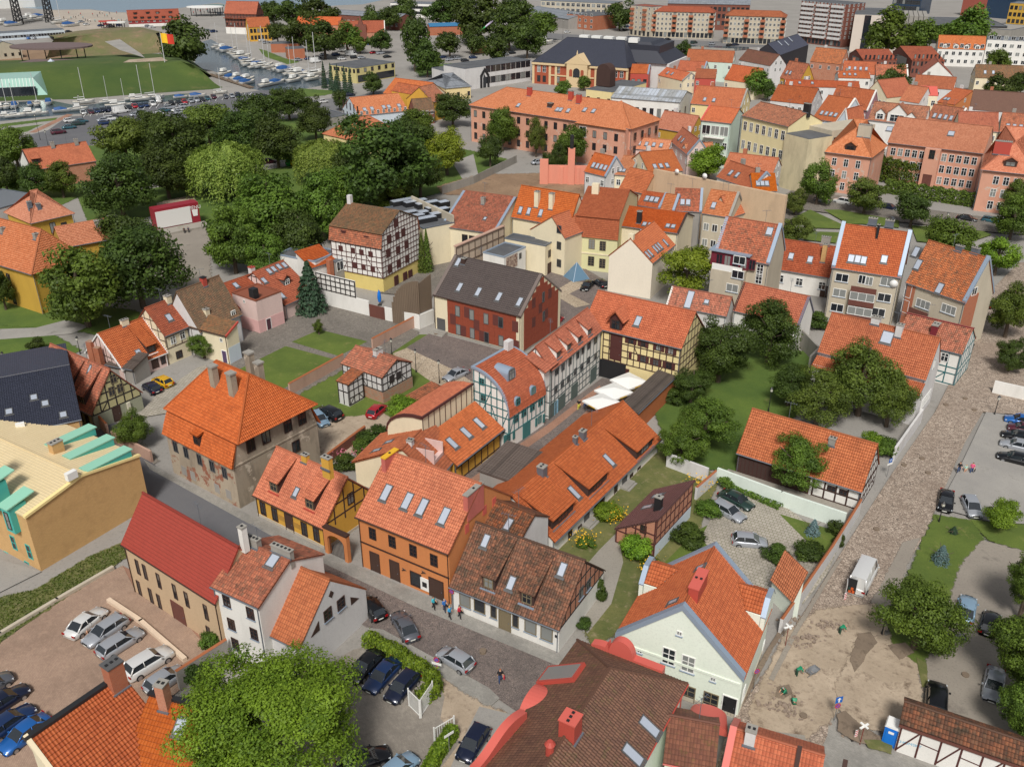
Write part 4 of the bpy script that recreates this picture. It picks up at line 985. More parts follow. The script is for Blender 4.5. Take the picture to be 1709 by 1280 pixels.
h.timber('f',zl,[zl+.1,zl+1.2,zl+2.3,zl+3.4,h.he-.4],1.1,TIMB,[(2,zl+1.2,zl+3.3,1),(5,zl+3.3,zl+1.2,1),(9,zl,zl+2.2,1),(13,zl+2.2,zl,1),(1,zl+2.3,zl+.1,1)],.16,a0=a0)
h.timber('r',zl,[zl+.1,zl+1.2,zl+2.3,zl+3.4,h.he,h.he+1.5,h.he+3],1.2,TIMB,(),.16)
h.win('f',[('s2',1165,420),('s2',1252,442),('s2',1362,470),('s2',1450,495),('s2',1252,552),('s2',1342,578),('s2',1435,600)],1.1,1.05,'4',FR_B)
for p in[(1135,412),(1195,428),(1225,435),(1280,450),(1335,463),(1392,478),(1420,488),(1478,503),(1160,522),(1222,545),(1282,558),(1312,570),(1372,585),(1402,592),(1468,608)]:shutter(h,'f',[('s2',)+p],.5,1.05,TIMBR)
for p in((1060,420),(1055,515)):h.door('f',('s2',)+p,1.7,2.2,TIMBR,z=h.onface(('s2',p[0],p[1]+45),'f')[1])
h.dormer([('s2',1055,345)],2.0,1.9,'gable',wallm=TIMBR,fr=FR_B,rise=1.1,ovh=.45)
h.sky([('s2',1215,283)],1.0,1.7)
a,z=h.onface(('s2',1030,640),'f');h.box('gateway',h.g+a-2.3,h.g+a+2.3,h.o-.1,h.o+.02,0,3.0,BLACK)
h.door('f',('s2',1122,650),1.2,2.3,TIMBR)
h=Hse('orange_leanto','low orange tiled lean-to with three roof windows along the lane','house',('s1',1085,1162),('s1',1505,832),3.1,R_=('s1',1240,582),roof='shed',wall=W_MUS,tiles=T_OR,ov=.6);LEAN=h
h.sky([('s1',1035,960),('s1',1158,868),('s1',1275,782)],.95,1.8)
h.timber('f',0,[.3,2.2],1.6,TIMB)
he=h.ly(('s1',1000,572),h.W+.2).z
h=Hse('panelled_wing','narrow curved-roof wing with white framed panels above the orange lean-to','house',('s1',770,728),('s1',1222,428),he,W=6,hr=he,roof='none',wall=W_WHT,tiles=T_OR,ov=.1,og=.1)
L,W=h.L,6.0;N=6;pr=[(W*math.sin(PI/2*i/N),he-3.6*(1-math.cos(PI/2*i/N)))for i in range(N+1)]
h.W=W;h.poly('wall',[(.1,0),(W-.1,0)]+[(y-.1 if y>.3 else .1,z-.12)for y,z in reversed(pr)],.1,L-.1,'x',W_CRM)
h.roofo=h.panels([((L,b_[0],b_[1]),(0,b_[0],b_[1]),(0,a_[0],a_[1]),(L,a_[0],a_[1]))for a_,b_ in zip(pr,pr[1:])])
for i in range(N):h.poly('verge_board',[(pr[i][0],pr[i][1]-.3),(pr[i+1][0],pr[i+1][1]-.3),(pr[i+1][0],pr[i+1][1]+.1),(pr[i][0],pr[i][1]+.1)],-.1,.1,'x',TIMBR)
h.box('eave_board',-.1,L,-.15,.1,he-.15,he+.1,TIMBR);h.roof='gable';h.tan=0
n=9;wz=he-3.2
for i in range(n+1):h.beam('f',.1+(L-.4)*i/n,wz,.1+(L-.4)*i/n,he-.1,.13,TIMBR)
h=Hse('brown_valley_roof','weathered brown tiled roof with skylights behind the orange house','house',('s1',140,1128),('s1',900,1300),3.3,roof='gablex',apex=('s1',592,1015),D=('s1',480,887),end=0,wall=W_CRM,tiles=T_RED,ov=.4,og=.2)
h.sky([('s1',480,950),('s1',370,1025)],.8,1.3,'l');h.chim([('s1',690,985)],.7,.7,.8,W_GRW,f='r')
q=h.lz(('s1',815,1040),5.0);b=MB();b.box(-1.6,1.6,-1.3,-1.15,-2,1.2);b.box(-1.6,1.6,1.15,1.3,-2,1.2);b.box(-1.6,-1.45,-1.14,1.14,-2,1.2);b.box(-1.44,1.6,-1.14,1.14,-2,-.2)
ob('roof_terrace',b.build('roof_terrace',plas('worn_pink_wall',rgb(214,184,176),.5)),h.root,q)
h=Hse('timber_cottage','small derelict half-timbered cottage with stone foot and mottled tile roof on the lawn','house',('s1',42,250),('s1',410,382),(1,('s1',437,620)),R_=('s1',545,213),wall=W_GRW,tiles=T_MOT,ov=.2,gut=False)
zs=h.he*.45
for f in 'fr':h.timber(f,zs,[zs+.1,zs+1.2,h.he-.1,h.he+1.1],1.05,TIMBB,[(1,zs+.1,zs+1.2,1),(4,zs+1.2,zs,1),(2,zs+1.2,h.he,1)],.15)
h.box('stone_foot',h.g-.05,h.L-h.g+.05,h.o-.05,h.W-h.o+.05,0,zs,brickwall('rubble',rgb(150,130,110),rgb(170,110,80),rgb(160,150,136),.4,.18))
shutter(h,'r',[('s1',500,385),('s1',560,355)],1.0,1.2,TIMBB);h.chim([('s1',350,190)],.7,1.4,1.0,W_GRW)
h=Hse('cottage_wing','timber-framed lean-to wing at the front of the derelict cottage','house',('s1',0,403),('s1',112,441),(1,('s1',150,648)),R_=('s1',250,323),roof='shed',wall=W_GRW,tiles=T_MOT,ov=.15,gut=False)
h.timber('r',.3,[.4,1.5,2.6,3.6],1.1,TIMBB,[(0,.4,1.5,1),(2,1.5,.4,1)],.15);h.timber('f',.3,[2.4],1.1,TIMBB)
h=Hse('ruin_shed','low ruined shed with red tile slopes beside the silver car','shed',('s1',740,640),('s1',1010,480),1.8,R_=('s1',850,405),roof='shed',wall=B_DRK,tiles=T_MOT,ov=.2,gut=False)
h=Hse('left_timber_house','half-timbered house with green plaster foot and three steep dormers, left edge','house',('s3',130,797),('s3',512,982),2.7,R_=('s3',635,685),wall=plas('khaki_plaster',rgb(186,178,132),.4),tiles=T_MOT,ov=.3)
h.dormer([('s3',352,852),('s3',457,908)],1.6,1.5,dep=4.2,fr=FR_O);h.dormer([('s3',240,800)],3.4,1.8,dep=4.2,wallm=MATS['khaki_plaster'],fr=FR_B,style='32')
h.sky([('s3',355,618),('s3',507,682),('s3',238,660)],.6,1.2)
zt=h.he*.85;h.timber('r',zt,[zt+.1,zt+1.4,zt+2.7,zt+4],1.25,TIMBB,[(1,zt,zt+1.4,1),(7,zt+1.4,zt,1)],.18)
q=MB();W=h.W;q.extrude([(.31,0),(W-.31,0),(W-.31,zt),(.31,zt)],h.L-h.g-.1,h.L-h.g+.03,'x');ob('green_foot',q.build('green_foot',plas('grey_green_plaster',rgb(150,152,130),.3)),h.root)
h.win('r',[('s3',645,825),('s3',700,805),('s3',655,745)],1.0,1.4,'4',FR_O);h.win('f',[('s3',290,890),('s3',350,930),('s3',405,965),('s3',445,985),('s3',490,1010)],.9,1.5,'4',FR_B)
h.door('r',('s3',678,965),1.1,2.2,DOORB);a,z=h.onface(('s3',755,930),'r');h.box('meter_box',h.L-h.g,h.L-h.g+.25,h.o+a-.25,h.o+a+.25,.5,2.2,pln('pale_box',rgb(206,200,180),.6))
h=Hse('bright_orange_cottage','cottage with bright orange tile roof, white verges and one long dormer','house',('s3',715,692),('s3',1010,576),(1,('s3',1016,662)),R_=('s3',850,350),wall=W_PLP,tiles=T_NEW,ov=.3,gut=FR_W)
h.dormer([('s3',908,577)],1.5,1.4,dep=4.2,wallm=TIMB,fr=FR_B,trim=FR_W);h.sky([('s3',820,580)],.9,1.3);h.coping('l',FR_W,.15,lift=.1);h.coping('r',FR_W,.15,lift=.1)
h.chim([('s3',740,405)],1.2,.6,1.0,W_CRM);h.door('f',('s3',930,665),1.0,2.2,DOORB,z=.4);h.win('f',[('s3',978,625)],.8,1.3,'4',FR_B);h.timber('l',2.2,[2.3,3.5],1.3,TIMBF)
h=Hse('lean_shed','grey lean-to shed roof with brick chimneys beside the bright orange cottage','shed',('s3',600,655),('s3',780,690),2.6,W=4,hr=3.6,roof='shed',wall=W_GRY,tiles=T_SLT)
for p in(('s3',525,600),('s3',572,640)):q=h.lz(p,2.6);h.box('chimney',q.x-.5,q.x+.5,q.y-.4,q.y+.4,0,5.2,B_ORG)
h=Hse('red_roof_timber_house','cream timber-framed house with a smooth red tile roof and courtyard windows','house',('s3',990,473),('s3',1150,408),(0,('s3',1012,660)),R_=('s3',1105,198),wall=W_CRM,tiles=T_RED,ov=.25)
h.win('f',[('s3',1043,495),('s3',1103,465)],1.0,1.3,'4',FR_W);h.win('f',[('s3',1082,588)],1.2,1.3,'4',FR_B);h.timber('f',2.6,[2.7,4.6],1.3,TIMBF);h.timber('l',3,[4,5.5,7],1.4,TIMBF)
h.sky([('s3',1015,350),('s3',1137,300)],1.0,1.3);h.chim([('s3',1025,262)],.9,.9,1.3,W_CRM)
h=Hse('brown_tile_wing','cream wing with lichen-brown tile roof, red verge and white-washed end wall','house',('s3',1145,410),('s3',1385,472),(1,('s3',1412,660)),R_=('s3',1465,377),roof='shed',wall=W_CRM,tiles=T_BRN,ov=.2,gut=FR_B)
h.coping('r',METR,.2,lift=.12);h.chim([('s3',1250,345)],.8,.8,1.2,W_CRM);h.win('f',[('s3',1178,445)],1.1,1.2,'4',FR_W);h.win('f',[('s3',1355,495)],.6,.7,'1',FR_W);h.door('f',('s3',1378,600),.9,2.2,pln('violet_door',rgb(82,64,96),.6),FR_W)
q=MB();q.box(h.L-h.g,h.L-h.g+.03,h.o,h.W-h.o,0,2.9);ob('white_wash',q.build('white_wash',W_BLU),h.root)
h=Hse('brown_old_roof_house','old house with a broad lichen-brown roof and a red chimney','house',('s3',1220,450),('s3',1490,332),4.6,R_=('s3',1340,77),wall=W_GRW,tiles=T_BRN,ov=.3)
h.chim([('s3',1255,150)],.8,.8,1.5,METR,capm=BLACK);h.win('f',[('s3',1432,320)],.9,.9,'4',FR_W)
h=Hse('pink_tower_house','narrow pale pink house block with a black chimney','house',('s4',25,667),('s4',165,715),(1,('s4',182,917)),W=5.5,roof='flat',wall=W_PLP,tiles=T_RED,cope=T_RED)
h.door('r',('s4',245,865),.9,2.1,pln('plum_door',rgb(80,50,60),.6),FR_W);h.win('f',[('s4',98,722)],.5,.6,'1',FR_W);q=h.lz(('s4',148,700),h.he);h.box('chimney',q.x-.6,q.x+.6,q.y-.2,q.y+.9,h.he-.3,h.he+1.6,BLACK)
q=MB();q.box(-.04,h.L+.04,-.03,h.W,0,2.4);ob('pink_foot',q.build('pink_foot',plas('rose_plaster',rgb(214,170,166),.3)),h.root)
h=Hse('red_skylight_house','red-tiled house with a strip of skylights and an arched dormer behind the spruce','house',('s4',342,748),('s4',520,668),(0,('s4',362,835)),R_=('s4',330,478),wall=W_PLP,tiles=T_RED,ov=.25)
h.sky([('s4',245,545),('s4',272,532),('s4',303,518),('s4',335,508),('s4',215,600),('s4',322,690)],.9,1.3);h.timber('l',2.6,[2.7,4,5.4,6.8],1.3,TIMBB)
h.dormer([('s4',355,625)],1.5,1.2,'gable',wallm=FR_G,fr=FR_W)
h=Hse('red_low_wing','lower red-tiled wing with a white red-capped chimney beside the skylight house','house',('s4',60,772),('s4',275,692),3.6,R_=('s4',140,560),wall=W_PLP,tiles=T_RED,ov=.25)
h.chim([('s4',155,560)],.9,.9,1.2,W_GRW,capm=METR);h.sky([('s4',48,628)],.9,1.3)
h=Hse('flat_white_extension','white building with a puddled bitumen flat roof and blue edge beside the granary','building',('s4',290,440),('s4',520,485),6.0,WC=('s4',560,400),roof='flat',wall=W_WHT,tiles=FLAT,cope=ZINC)
h=Hse('orange_leanto_annex','small orange tiled lean-to against the granary annex','annex',('s4',500,527),('s4',645,480),5.0,W=5,hr=7.2,roof='shed',wall=W_WHT,tiles=T_NEW,ov=.2)
h=Hse('grey_annex','grey rendered annex with a three-pane window in front of the granary','annex',('s4',640,487),('s4',716,458),5.4,W=5,roof='flat',wall=W_GRY,tiles=FLAT);h.win('f',[('s4',676,508)],2.6,1.9,'3',FR_W);h.box('chimney',-1.3,-.3,.3,1.2,0,5.9,B_ORG)
h=Hse('rooflight_hall','flat-roofed cream hall with rows of glazed rooflights','building',('s4',922,165),('s4',1160,287),8.5,WC=('s4',1025,98),roof='flat',wall=W_CRM,tiles=FLAT)
for p,w in[((1040,140),5.5),((1115,145),5.5),((1185,155),5.5),((1280,150),2.4),((1070,212),4.2),((1210,185),2.6),((1160,210),2.4),((1115,232),4),((1235,220),2.6),((1178,245),4.4),((1280,190),2.4)]:
 q=h.lz(('s4',)+p,8.5);b=MB();b.box(-.9,.9,-w/2,w/2,-.3,.75);o=ob('rooflight',b.build('rooflight',BLACK),h.root,q);b=MB();b.box(-.75,.75,-w/2+.15,w/2-.15,.752,.85);ob('rooflight_glass',b.build('rooflight_glass',GLASS_SKY),o)
h.box('parapet_wall',0,h.L,h.W-.4,h.W,8.3,9.9,W_SND)
h=Hse('school_house','cream hall with a worn red tile roof and zinc verges beside the rooflight hall','house',('s4',1262,277),('s4',1582,323),7.5,R_=('s4',1712,104),wall=W_CRM,tiles=T_MOT,ov=.15)
h.coping('l',ZINC,.5);h.coping('r',ZINC,.5);h.win('f',[('s4',1408,358),('s4',1450,365),('s4',1490,372)],1.3,2.3,'2',FR_B,light=.6);h.chim([('s4',1512,150)],.8,.8,1.4,CONC);h.sky([('s4',1528,232)],.7,.9)
h=Hse('orange_wing_school','wing under a bright orange roof with two cream chimneys and three roof windows','house',('s5',55,353),('s5',470,428),8.8,R_=('s5',490,184),wall=W_CRM,tiles=T_NEW,ov=.25)
h.chim([('s5',232,285),('s5',335,300)],.9,1.0,3.2,W_CRM);h.sky([('s5',123,302),('s5',183,310),('s5',268,322)],.9,1.5)
h=Hse('orange_mansard_school','pale green school building with a bright orange mansard roof','building',('s5',508,487),('s5',817,519),(0,('s5',505,722)),W=12,hr=16,roof='none',wall=plas('lime_plaster',rgb(210,206,160),.25,rgb(172,172,140)),tiles=T_NEW,ov=.2,og=.15)
h.gambrel(('s5',817,383),('s5',905,157));h.roof='gable';h.tan=(h.hr-h.he)/(h.W/2)
h.win('f',[('s5',532,530),('s5',630,545),('s5',708,558),('s5',528,648),('s5',625,665),('s5',705,682)],1.3,2.0,'8',FR_O)
h.box('string_course',.2,h.L-.2,.1,.2-.003,h.he*.5,h.he*.5+.3,W_CRM);q=h.ly(('s5',655,210),h.W/2-2);h.box('chimney',q.x-.7,q.x+.7,q.y-.5,q.y+.6,q.z-1,q.z+2.8,W_CRM,h.roofo)
h=Hse('stair_tower','cream stair block with a tall window strip and orange half roof','building',('s5',190,440),('s5',440,506),(1,('s5',438,780)),roof='gablex',apex=('s5',345,350),D=7,wall=W_CRM,tiles=T_NEW,ov=.1,og=.1)
h.win('f',[('s5',397,440),('s5',397,555),('s5',397,680)],1.1,1.6,'1',FR_G)
h=Hse('flat_school_block','cream flat-roofed school block with a dark roof and stained wall','building',('s5',10,498),('s5',300,553),(1,('s5',318,778)),WC=('s5',360,518),roof='flat',wall=W_CRM,tiles=FLAT);h.win('r',[('s5',328,612)],1.0,1.5,'2',FR_B);h.door('r',('s5',326,735),1.2,2.3,DOORB)
h=Hse('mosaic_block','low white block with a brown mosaic panel on its wall','building',('s5',5,634),('s5',160,560),6.0,W=5,roof='flat',wall=W_WHT,tiles=FLAT,cope=ZINC);h.win('f',[('s5',120,628)],.8,1.2,'2',FR_G)
a,z=h.onface(('s5',60,675),'f');h.box('mosaic',a-1.9,a+1.9,-.06,-.003,z-1.2,z+1.4,brickwall('mosaic_tiles',rgb(94,54,40),rgb(190,170,150),rgb(200,190,180),.35,.3))
h=Hse('orange_ridge_house','cream house with bright orange roof, dark verges and a black chimney','house',('s5',800,412),('s5',1245,470),8.8,R_=('s5',1312,325),wall=W_CRM,tiles=T_NEW,ov=.25)
h.coping('l',TIMB,.45,lift=.25);h.coping('r',TIMB,.3);h.chim([('s5',962,400)],.9,.9,2.4,BLACK);h.sky([('s5',1006,403),('s5',1045,408),('s5',1172,415),('s5',1210,420),('s5',985,455)],.9,1.2)
h=Hse('blank_gable_house','cream house with a blank gable end and chimney beside the yellow-green maple','house',('s5',750,627),('s5',1066,682),(1,('s5',1057,937)),roof='gablex',apex=('s5',905,505),D=12,wall=plas('smooth_cream',rgb(226,216,198),.15),tiles=T_NEW,ov=.1,og=.05)
h.sky([('s5',1025,622),('s5',1043,608),('s5',1078,582),('s5',1095,570),('s5',1112,558),('s5',1152,535)],.8,1.6,'r');h.box('chimney',h.apx-.5,h.apx+.5,.06,.8,h.hr-1.5,h.hr+.8,W_CRM)
h=Hse('terrace_apartments','apartment house with a red glazed penthouse and roof terrace','apartment house',('r2',40,302),('r2',370,363),10.0,R_=('r2',445,130),wall=W_SND,tiles=T_MOT,ov=.2)
h.coping('l',ZINC,.5);h.coping('r',ZINC,.6,lift=.4);q=h.lz(('r2',90,280),8.2);q2=h.lz(('r2',285,303),8.2);q.y=-2.4;q.x=.6;q2.x=h.L*.62
h.box('bay',q.x,q2.x,q.y,h.o+1,0,8.2,W_SND);h.box('terrace_railing',q.x+.1,q2.x-.1,q.y+.05,q.y+.1,8.2,9.3,FR_W);h.box('penthouse',q.x-1.0,q2.x+.2,q.y+2.2,h.o+3,8.2,10.8,pln('crimson_frame',rgb(110,36,52),.5));h.box('penthouse_roof',q.x-1.4,q2.x+.5,q.y+1.8,h.o+3.2,10.82,11.0,ZINC)
for i in range(5):pwin(h.root,(q.x+.6+i*1.5,q.y+2.19,8.5),0,1.2,1.9,'2',pln('crimson_frame',(0,0,0)))
for p in((193,335),(183,420),(150,500)):w_=h.hit(('r2',)+p,(0,q.y,0),(0,1,0));pwin(h.root,(w_.x,q.y,w_.z-.8),0,2.2,1.5,'2',FR_W,True,True,.6)
h.win('f',[('r2',315,392),('r2',308,445)],1.2,2.0,'6',FR_W)
h.sky([('r2',372,165)],1.2,1.5);h.dish('f',('r2',200,400),.01)
h=Hse('white_apartments','white two-storey house with a red tile roof between the taller apartment houses','house',('r2',387,387),('r2',727,443),(0,('r2',375,505)),R_=('r2',770,258),wall=W_WHT,tiles=T_RED,ov=.25)
h.win('f',[('r2',435,445),('r2',548,465),('r2',683,488)],1.3,1.5,'4',FR_W,True);h.sky([('r2',500,312),('r2',613,332)],1.0,1.3);h.chim([('r2',685,350)],.8,.8,3.4,B_TAN);h.chim([('r2',700,250)],1.6,.7,1.6,CONC);h.door('f',('r2',678,615),1.1,2.2)
h=Hse('tall_apartments','tall apartment house with a bright orange roof and a stack of glazed balconies','apartment house',('r2',740,380),('r2',1152,443),(0,('r2',692,672)),R_=('r2',1217,155),wall=W_SND,tiles=T_NEW,ov=.2)
h.coping('l',ZINC,.6,lift=.5);h.coping('r',ZINC,.6,lift=.5)
h.win('f',[('r2',802,440),('r2',787,530),('r2',772,618),('r2',1070,465),('r2',1053,558),('r2',1018,645)],2.2,1.5,'2',FR_W,True,light=.5)
for p,gl in(((938,490),0),((922,570),1),((907,655),1)):
 a,z=h.onface(('r2',)+p,'f');x=h.g+a;h.box('balcony_front',x-2.1,x+2.1,h.o-1.2,h.o-1.1,z-.9,z+.1,WOODR);h.box('balcony_floor',x-2.1,x+2.1,h.o-1.09,h.o-.01,z-.95,z-.8,CONC)
 if gl:pwin(h.root,(x,h.o-1.13,z+.12),0,4.1,1.5,'3',FR_W,True,False,.4)
 else:h.win('f',[('r2',922,450),('r2',962,460)],1.3,1.6,'2',FR_W)
h.sky([('r2',857,325),('r2',897,330),('r2',930,336),('r2',1053,330)],1.1,1.4);h.chim([('r2',1005,215)],.4,.4,2.6,BLACK,flash=False);h.dish('f',('r2',1110,475),.7);h.chim([('r2',980,125),('r2',1080,138)],1.4,.8,1.0,ZINCD)
h=Hse('brick_trim_apartments','apartment house with mottled orange tiles and red brick trim at the street corner','apartment house',('r2',1180,470),('r2',1535,592),8.5,R_=('r2',1650,312),wall=W_SND,tiles=T_MOT,ov=.2)
h.coping('r',ZINC,.6,lift=.4);h.sky([('r2',1242,287),('r2',1255,362),('r2',1383,503)],1.1,1.8);h.win('f',[('r2',1283,597),('r2',1435,628)],2.6,1.5,'3',FR_W,True,.5);h.win('r',[('r2',1588,522)],1.4,1.4,'2',FR_W)
h.box('brick_bay',.2,1.9,h.o-.06,h.o+.1,0,h.he,B_ORG);h.win('f',[('r2',1195,520),('r2',1178,610)],1.3,2.3,'4',FR_W);a,z=h.onface(('r2',1275,645),'f');h.box('balcony_front',h.g+a-1.8,h.g+a+1.8,h.o-1,h.o-.9,z-.5,z+.6,WOODR);h.chim([('r2',1490,285),('r2',1585,298)],1.2,.7,.9,ZINCD)
q=MB();q.box(h.L-h.g,h.L-h.g+.04,h.o,h.W*.45,0,h.he+1);ob('brick_end',q.build('brick_end',B_ORG),h.root)
h=Hse('white_street_house','long white house with stucco window surrounds along the cobbled street behind the birches','house',('r2',655,882),('r2',1300,1052),gh(('r2',1300,1052),(1532,704)),R_=('r2',1390,800),wall=W_GRW,tiles=T_OR,ov=.15,og=.1)
h.chim([('r2',1130,795)],.9,.9,1.8,W_GRW);h.chim([('r2',995,720)],1.2,1.0,1.0,W_GRW);h.sky([('r2',1070,795)],1.6,1.8);h.grid('r',5,[1.2],.9,1.7,'4',FR_W,1,1.5);h.grid('r',3,[h.he+.4],.9,1.4,'4',FR_W,3,3)
h.box('lower_wall',.2,h.L-.1,-1.6,h.o+.2,0,h.he-1.3,W_GRW);h.panels([((0,-2.0,h.he-1.6),(h.L,-2.0,h.he-1.6),(h.L,h.o,h.he-.5),(0,h.o,h.he-.5))],'lower_roof')
h=Hse('teal_timber_house','street house with teal half-timbering and a red tile roof with red ridge','house',('r2',1120,800),('r2',1515,899),(1,('r2',1468,1092)),R_=('r2',1557,736),wall=W_WHT,tiles=T_MOT,ov=.15,og=.1)
for f in 'fr':h.timber(f,.2,[.3,2.0,3.0,h.he-.2],1.7,TIMBT,[(i,.3,2,1)for i in(1,4,7)]+[(i,h.he-.2,3,1)for i in(0,3,6)],.17)
h.win('f',[('r2',1412,912)],1.1,1.4,'4',FR_W);h.chim([('r2',1340,785)],.9,1.8,1.6,pln('crimson_sheet',rgb(116,40,48),.5));h.box('ridge_flashing',-.1,h.L+.1,h.W/2-.2,h.W/2+.2,h.hr,h.hr+.12,MATS['crimson_sheet'],h.roofo)
h=Hse('garden_house','white house with an orange-red roof and dark verge in the gardens below the apartments','house',('r2',152,637),('r2',545,729),4.8,R_=('r2',612,553),wall=W_WHT,tiles=T_OR,ov=.2)
h.coping('l',TIMB,.35);h.coping('r',pln('slate_verge',rgb(96,96,112),.6),.35)
h=Hse('ivy_roof_house','low house with a pale red roof streaked with ivy and one long roof light','house',('s5',1160,980),('s5',1590,1062),4.2,R_=('s5',1632,922),wall=W_GRW,tiles=T_MOT,ov=.2);h.sky([('s5',1325,940)],1.2,3.2);h.sky([('s5',1448,955)],.9,.8)
h.coping('l',W_WHT,.25)
h=Hse('barn','long barn with an orange roof, dark boarded side and black and white timber end','barn',(10,1465,462),(11,632,726),(1,(11,545,850)),R_=(11,740,405),wall=W_WHT,tiles=T_OR,ov=.35);BARN=h
lf=h.face('f')[2];h.box('board_wall',h.g,lf*.62,h.o-.07,h.o,.2,h.he,TIMBR)
for i in range(int(lf*.62/.55)):h.box('board',h.g+i*.55+.02,h.g+i*.55+.5,h.o-.11,h.o-.072,.2,h.he-.1,TIMB)
h.timber('f',.2,[.3,1.6,h.he-.1],1.45,TIMB,[(4,.3,1.6,1)],.2,a0=lf*.63);h.timber('r',.2,[.3,1.5,2.7,h.he,h.he+1.6,h.he+3],1.1,TIMB,[(1,.3,1.5,1),(5,1.5,.3,1),(3,1.5,2.7,1),(7,.3,1.5,-1)],.2)
h.win('f',[(11,430,700),(11,510,725)],1.1,.8,'4',FR_B);h.chim([(11,425,415)],.8,.8,.9,CONC)
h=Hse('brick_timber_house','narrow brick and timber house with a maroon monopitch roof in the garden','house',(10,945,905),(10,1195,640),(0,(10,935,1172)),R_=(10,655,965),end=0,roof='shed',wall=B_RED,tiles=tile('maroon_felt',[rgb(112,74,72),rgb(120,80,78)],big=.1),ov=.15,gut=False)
h.timber('f',.2,[.3,1.9,h.he*.5,h.he*.75,h.he-.35],1.2,TIMBR,[(0,.3,1.9,1),(3,1.9,.3,1)],.17);h.timber('l',.2,[.3,h.he*.36,h.he*.58],1.3,TIMBR,(),.17)
q=MB();q.box(.2,h.L-.2,.1,.135,.2,h.he*.34);ob('white_panels',q.build('white_panels',W_BLU),h.root)
h.win('l',[(10,850,965)],.8,1.1,'4',FR_B);h.chim([(10,968,835)],.6,.8,1.5,BLACK);h.sky([(10,945,748),(10,878,822)],.9,1.5)
h=Hse('lane_pavilion','long pavilion with brown seamed metal roof and orange back wall along the lane','pavilion',('s2',1215,940),('s2',1508,657),3.3,WC=('s2',1352,645),hr=3.6,roof='shed',wall=plas('burnt_orange_plaster',rgb(178,102,58),.3),tiles=T_SLT,ov=.1)
h=Hse('lane_canopy','flat brown seamed metal canopy over the lane beside the orange house','canopy',(875,812),(922,760),3.2,W=6.5,hr=3.6,roof='shed',wall=W_GRY,tiles=T_SLT,ov=.3)
h=Hse('yellow_hip_building','large ochre-yellow building with a broad orange hipped roof at the left edge','building',(4,-330,390),(4,210,553),(1,(4,285,824)),WC=(4,500,415),RI=(4,272,250),roof='hip',hip=(0,1),wall=W_OCH,tiles=T_PALE,ov=.5)
h.win('f',[(4,60,580),(4,12,560),(4,95,710)],1.1,2.2,'4',FR_B);h.chim([(4,230,320),(4,10,280)],.8,.8,1.0,CONC)
h=Hse('yellow_wing','ochre-yellow wing with an orange hipped roof and zinc eaves behind the large yellow building','building',(4,200,214),(4,497,146),(1,(4,512,272)),W=13,hr=9.6,roof='hip',hip=(.9,.9),wall=W_OCH,tiles=T_PALE,ov=.5)
h.win('f',[(4,352,240),(4,428,238)],1.3,2.4,'2',FR_B);h.chim([(4,205,105),(4,265,118)],.8,.8,1.2,ZINCD)
h=Hse('yellow_rear_wing','orange tiled roof with worn chimneys half hidden behind the big lime trees','building',(4,420,375),(4,830,300),7.5,W=9,hr=10.5,wall=W_OCH,tiles=T_PALE,ov=.4);h.chim([(4,665,235),(4,755,205)],1.6,1.0,1.2,CONC)
h=Hse('flat_grey_building','low flat grey roof at the far left behind the yellow wing','building',(4,-40,120),(4,285,25),5,W=14,roof='flat',wall=W_GRW,tiles=T_GRY)
def F(name,label,cat,E0,E1,he,wall,tiles,grids=(),**k):
 h=Hse(name,label,cat,E0,E1,he,wall=wall,tiles=tiles,**k)
 for g in grids:h.grid(*g[:5],*(g[5:]),near=False)
 return h
def rwin(h,u,v):
 fm,pm=sky_mesh(1.0,1.5);o=ob('skylight',fm,h.roofo);o.matrix_local=h.slope('f')@Matrix.Translation((h.L*u,v,.03));ob('pane',pm,o)
def gab(h):
 if h.roof=='gable' and h.W>5:
  for f in 'rl':h.grid(f,2,[h.he-2.4,h.he+.3],1,1.4,'4',FR_W,h.W*.28,h.W*.28)
  for k in range(1+len(h.root.name)%2):rz=h.he+(h.hr-h.he)*.8;h.box('chimney',h.L*(.3+.45*k)-.5,h.L*(.3+.45*k)+.5,h.W*.52,h.W*.52+.7,rz,h.hr+1.2,(CONC,B_ORG,W_GRW)[int(h.L*7)%3],h.roofo)
def sk(h,pts,w=.9,hh=1.4,f='f'):h.sky(pts,w,hh,f)
h=F('timber_river_house','white half-timbered house with orange roof at the far left beside the car park','house',(0,212,1132),(0,640,1070),(0,(0,248,1262)),B_RED,T_OR,R_=(0,95,1003),end=0,ov=.2)
q=MB();q.extrude([(.21,0),(h.W-.21,0),(h.W-.21,h.he),(h.W/2,h.hr-.2),(.21,h.he)],.1,.149,'x');ob('white_gable',q.build('white_gable',W_WHT),h.root);h.timber('l',.3,[.4,1.7,3,4.3,5.6],1.3,TIMBB,(),.18)
h.dormer([(0,243,1085)],1.8,1.2,dep=3.5);h.chim([(0,355,985),(0,512,965)],.9,.9,1.6,CONC);h.coping('l',TIMB,.2)
h=F('red_warehouse','long red-walled warehouse with a red roof and two rows of small dormers by the lagoon','warehouse',(0,850,142),(0,1195,130),(0,(0,856,182)),plas('barn_red',rgb(140,52,52),.3),tile('warehouse_red_tiles',[rgb(156,68,52),rgb(166,76,58)]),R_=(0,1190,60),ov=.3)
h.dormer([(0,897,128),(0,943,128),(0,990,128),(0,1038,126),(0,1085,124),(0,1130,122),(0,897,100),(0,980,96),(0,1045,95),(0,1130,92)],2.0,1.3,wallm=TIMB);h.box('white_foot',0,h.L,h.o-.1,h.o-.01,0,1.6,W_WHT);h.grid('f',9,[2.6],1.4,1.2,'2',FR_W)
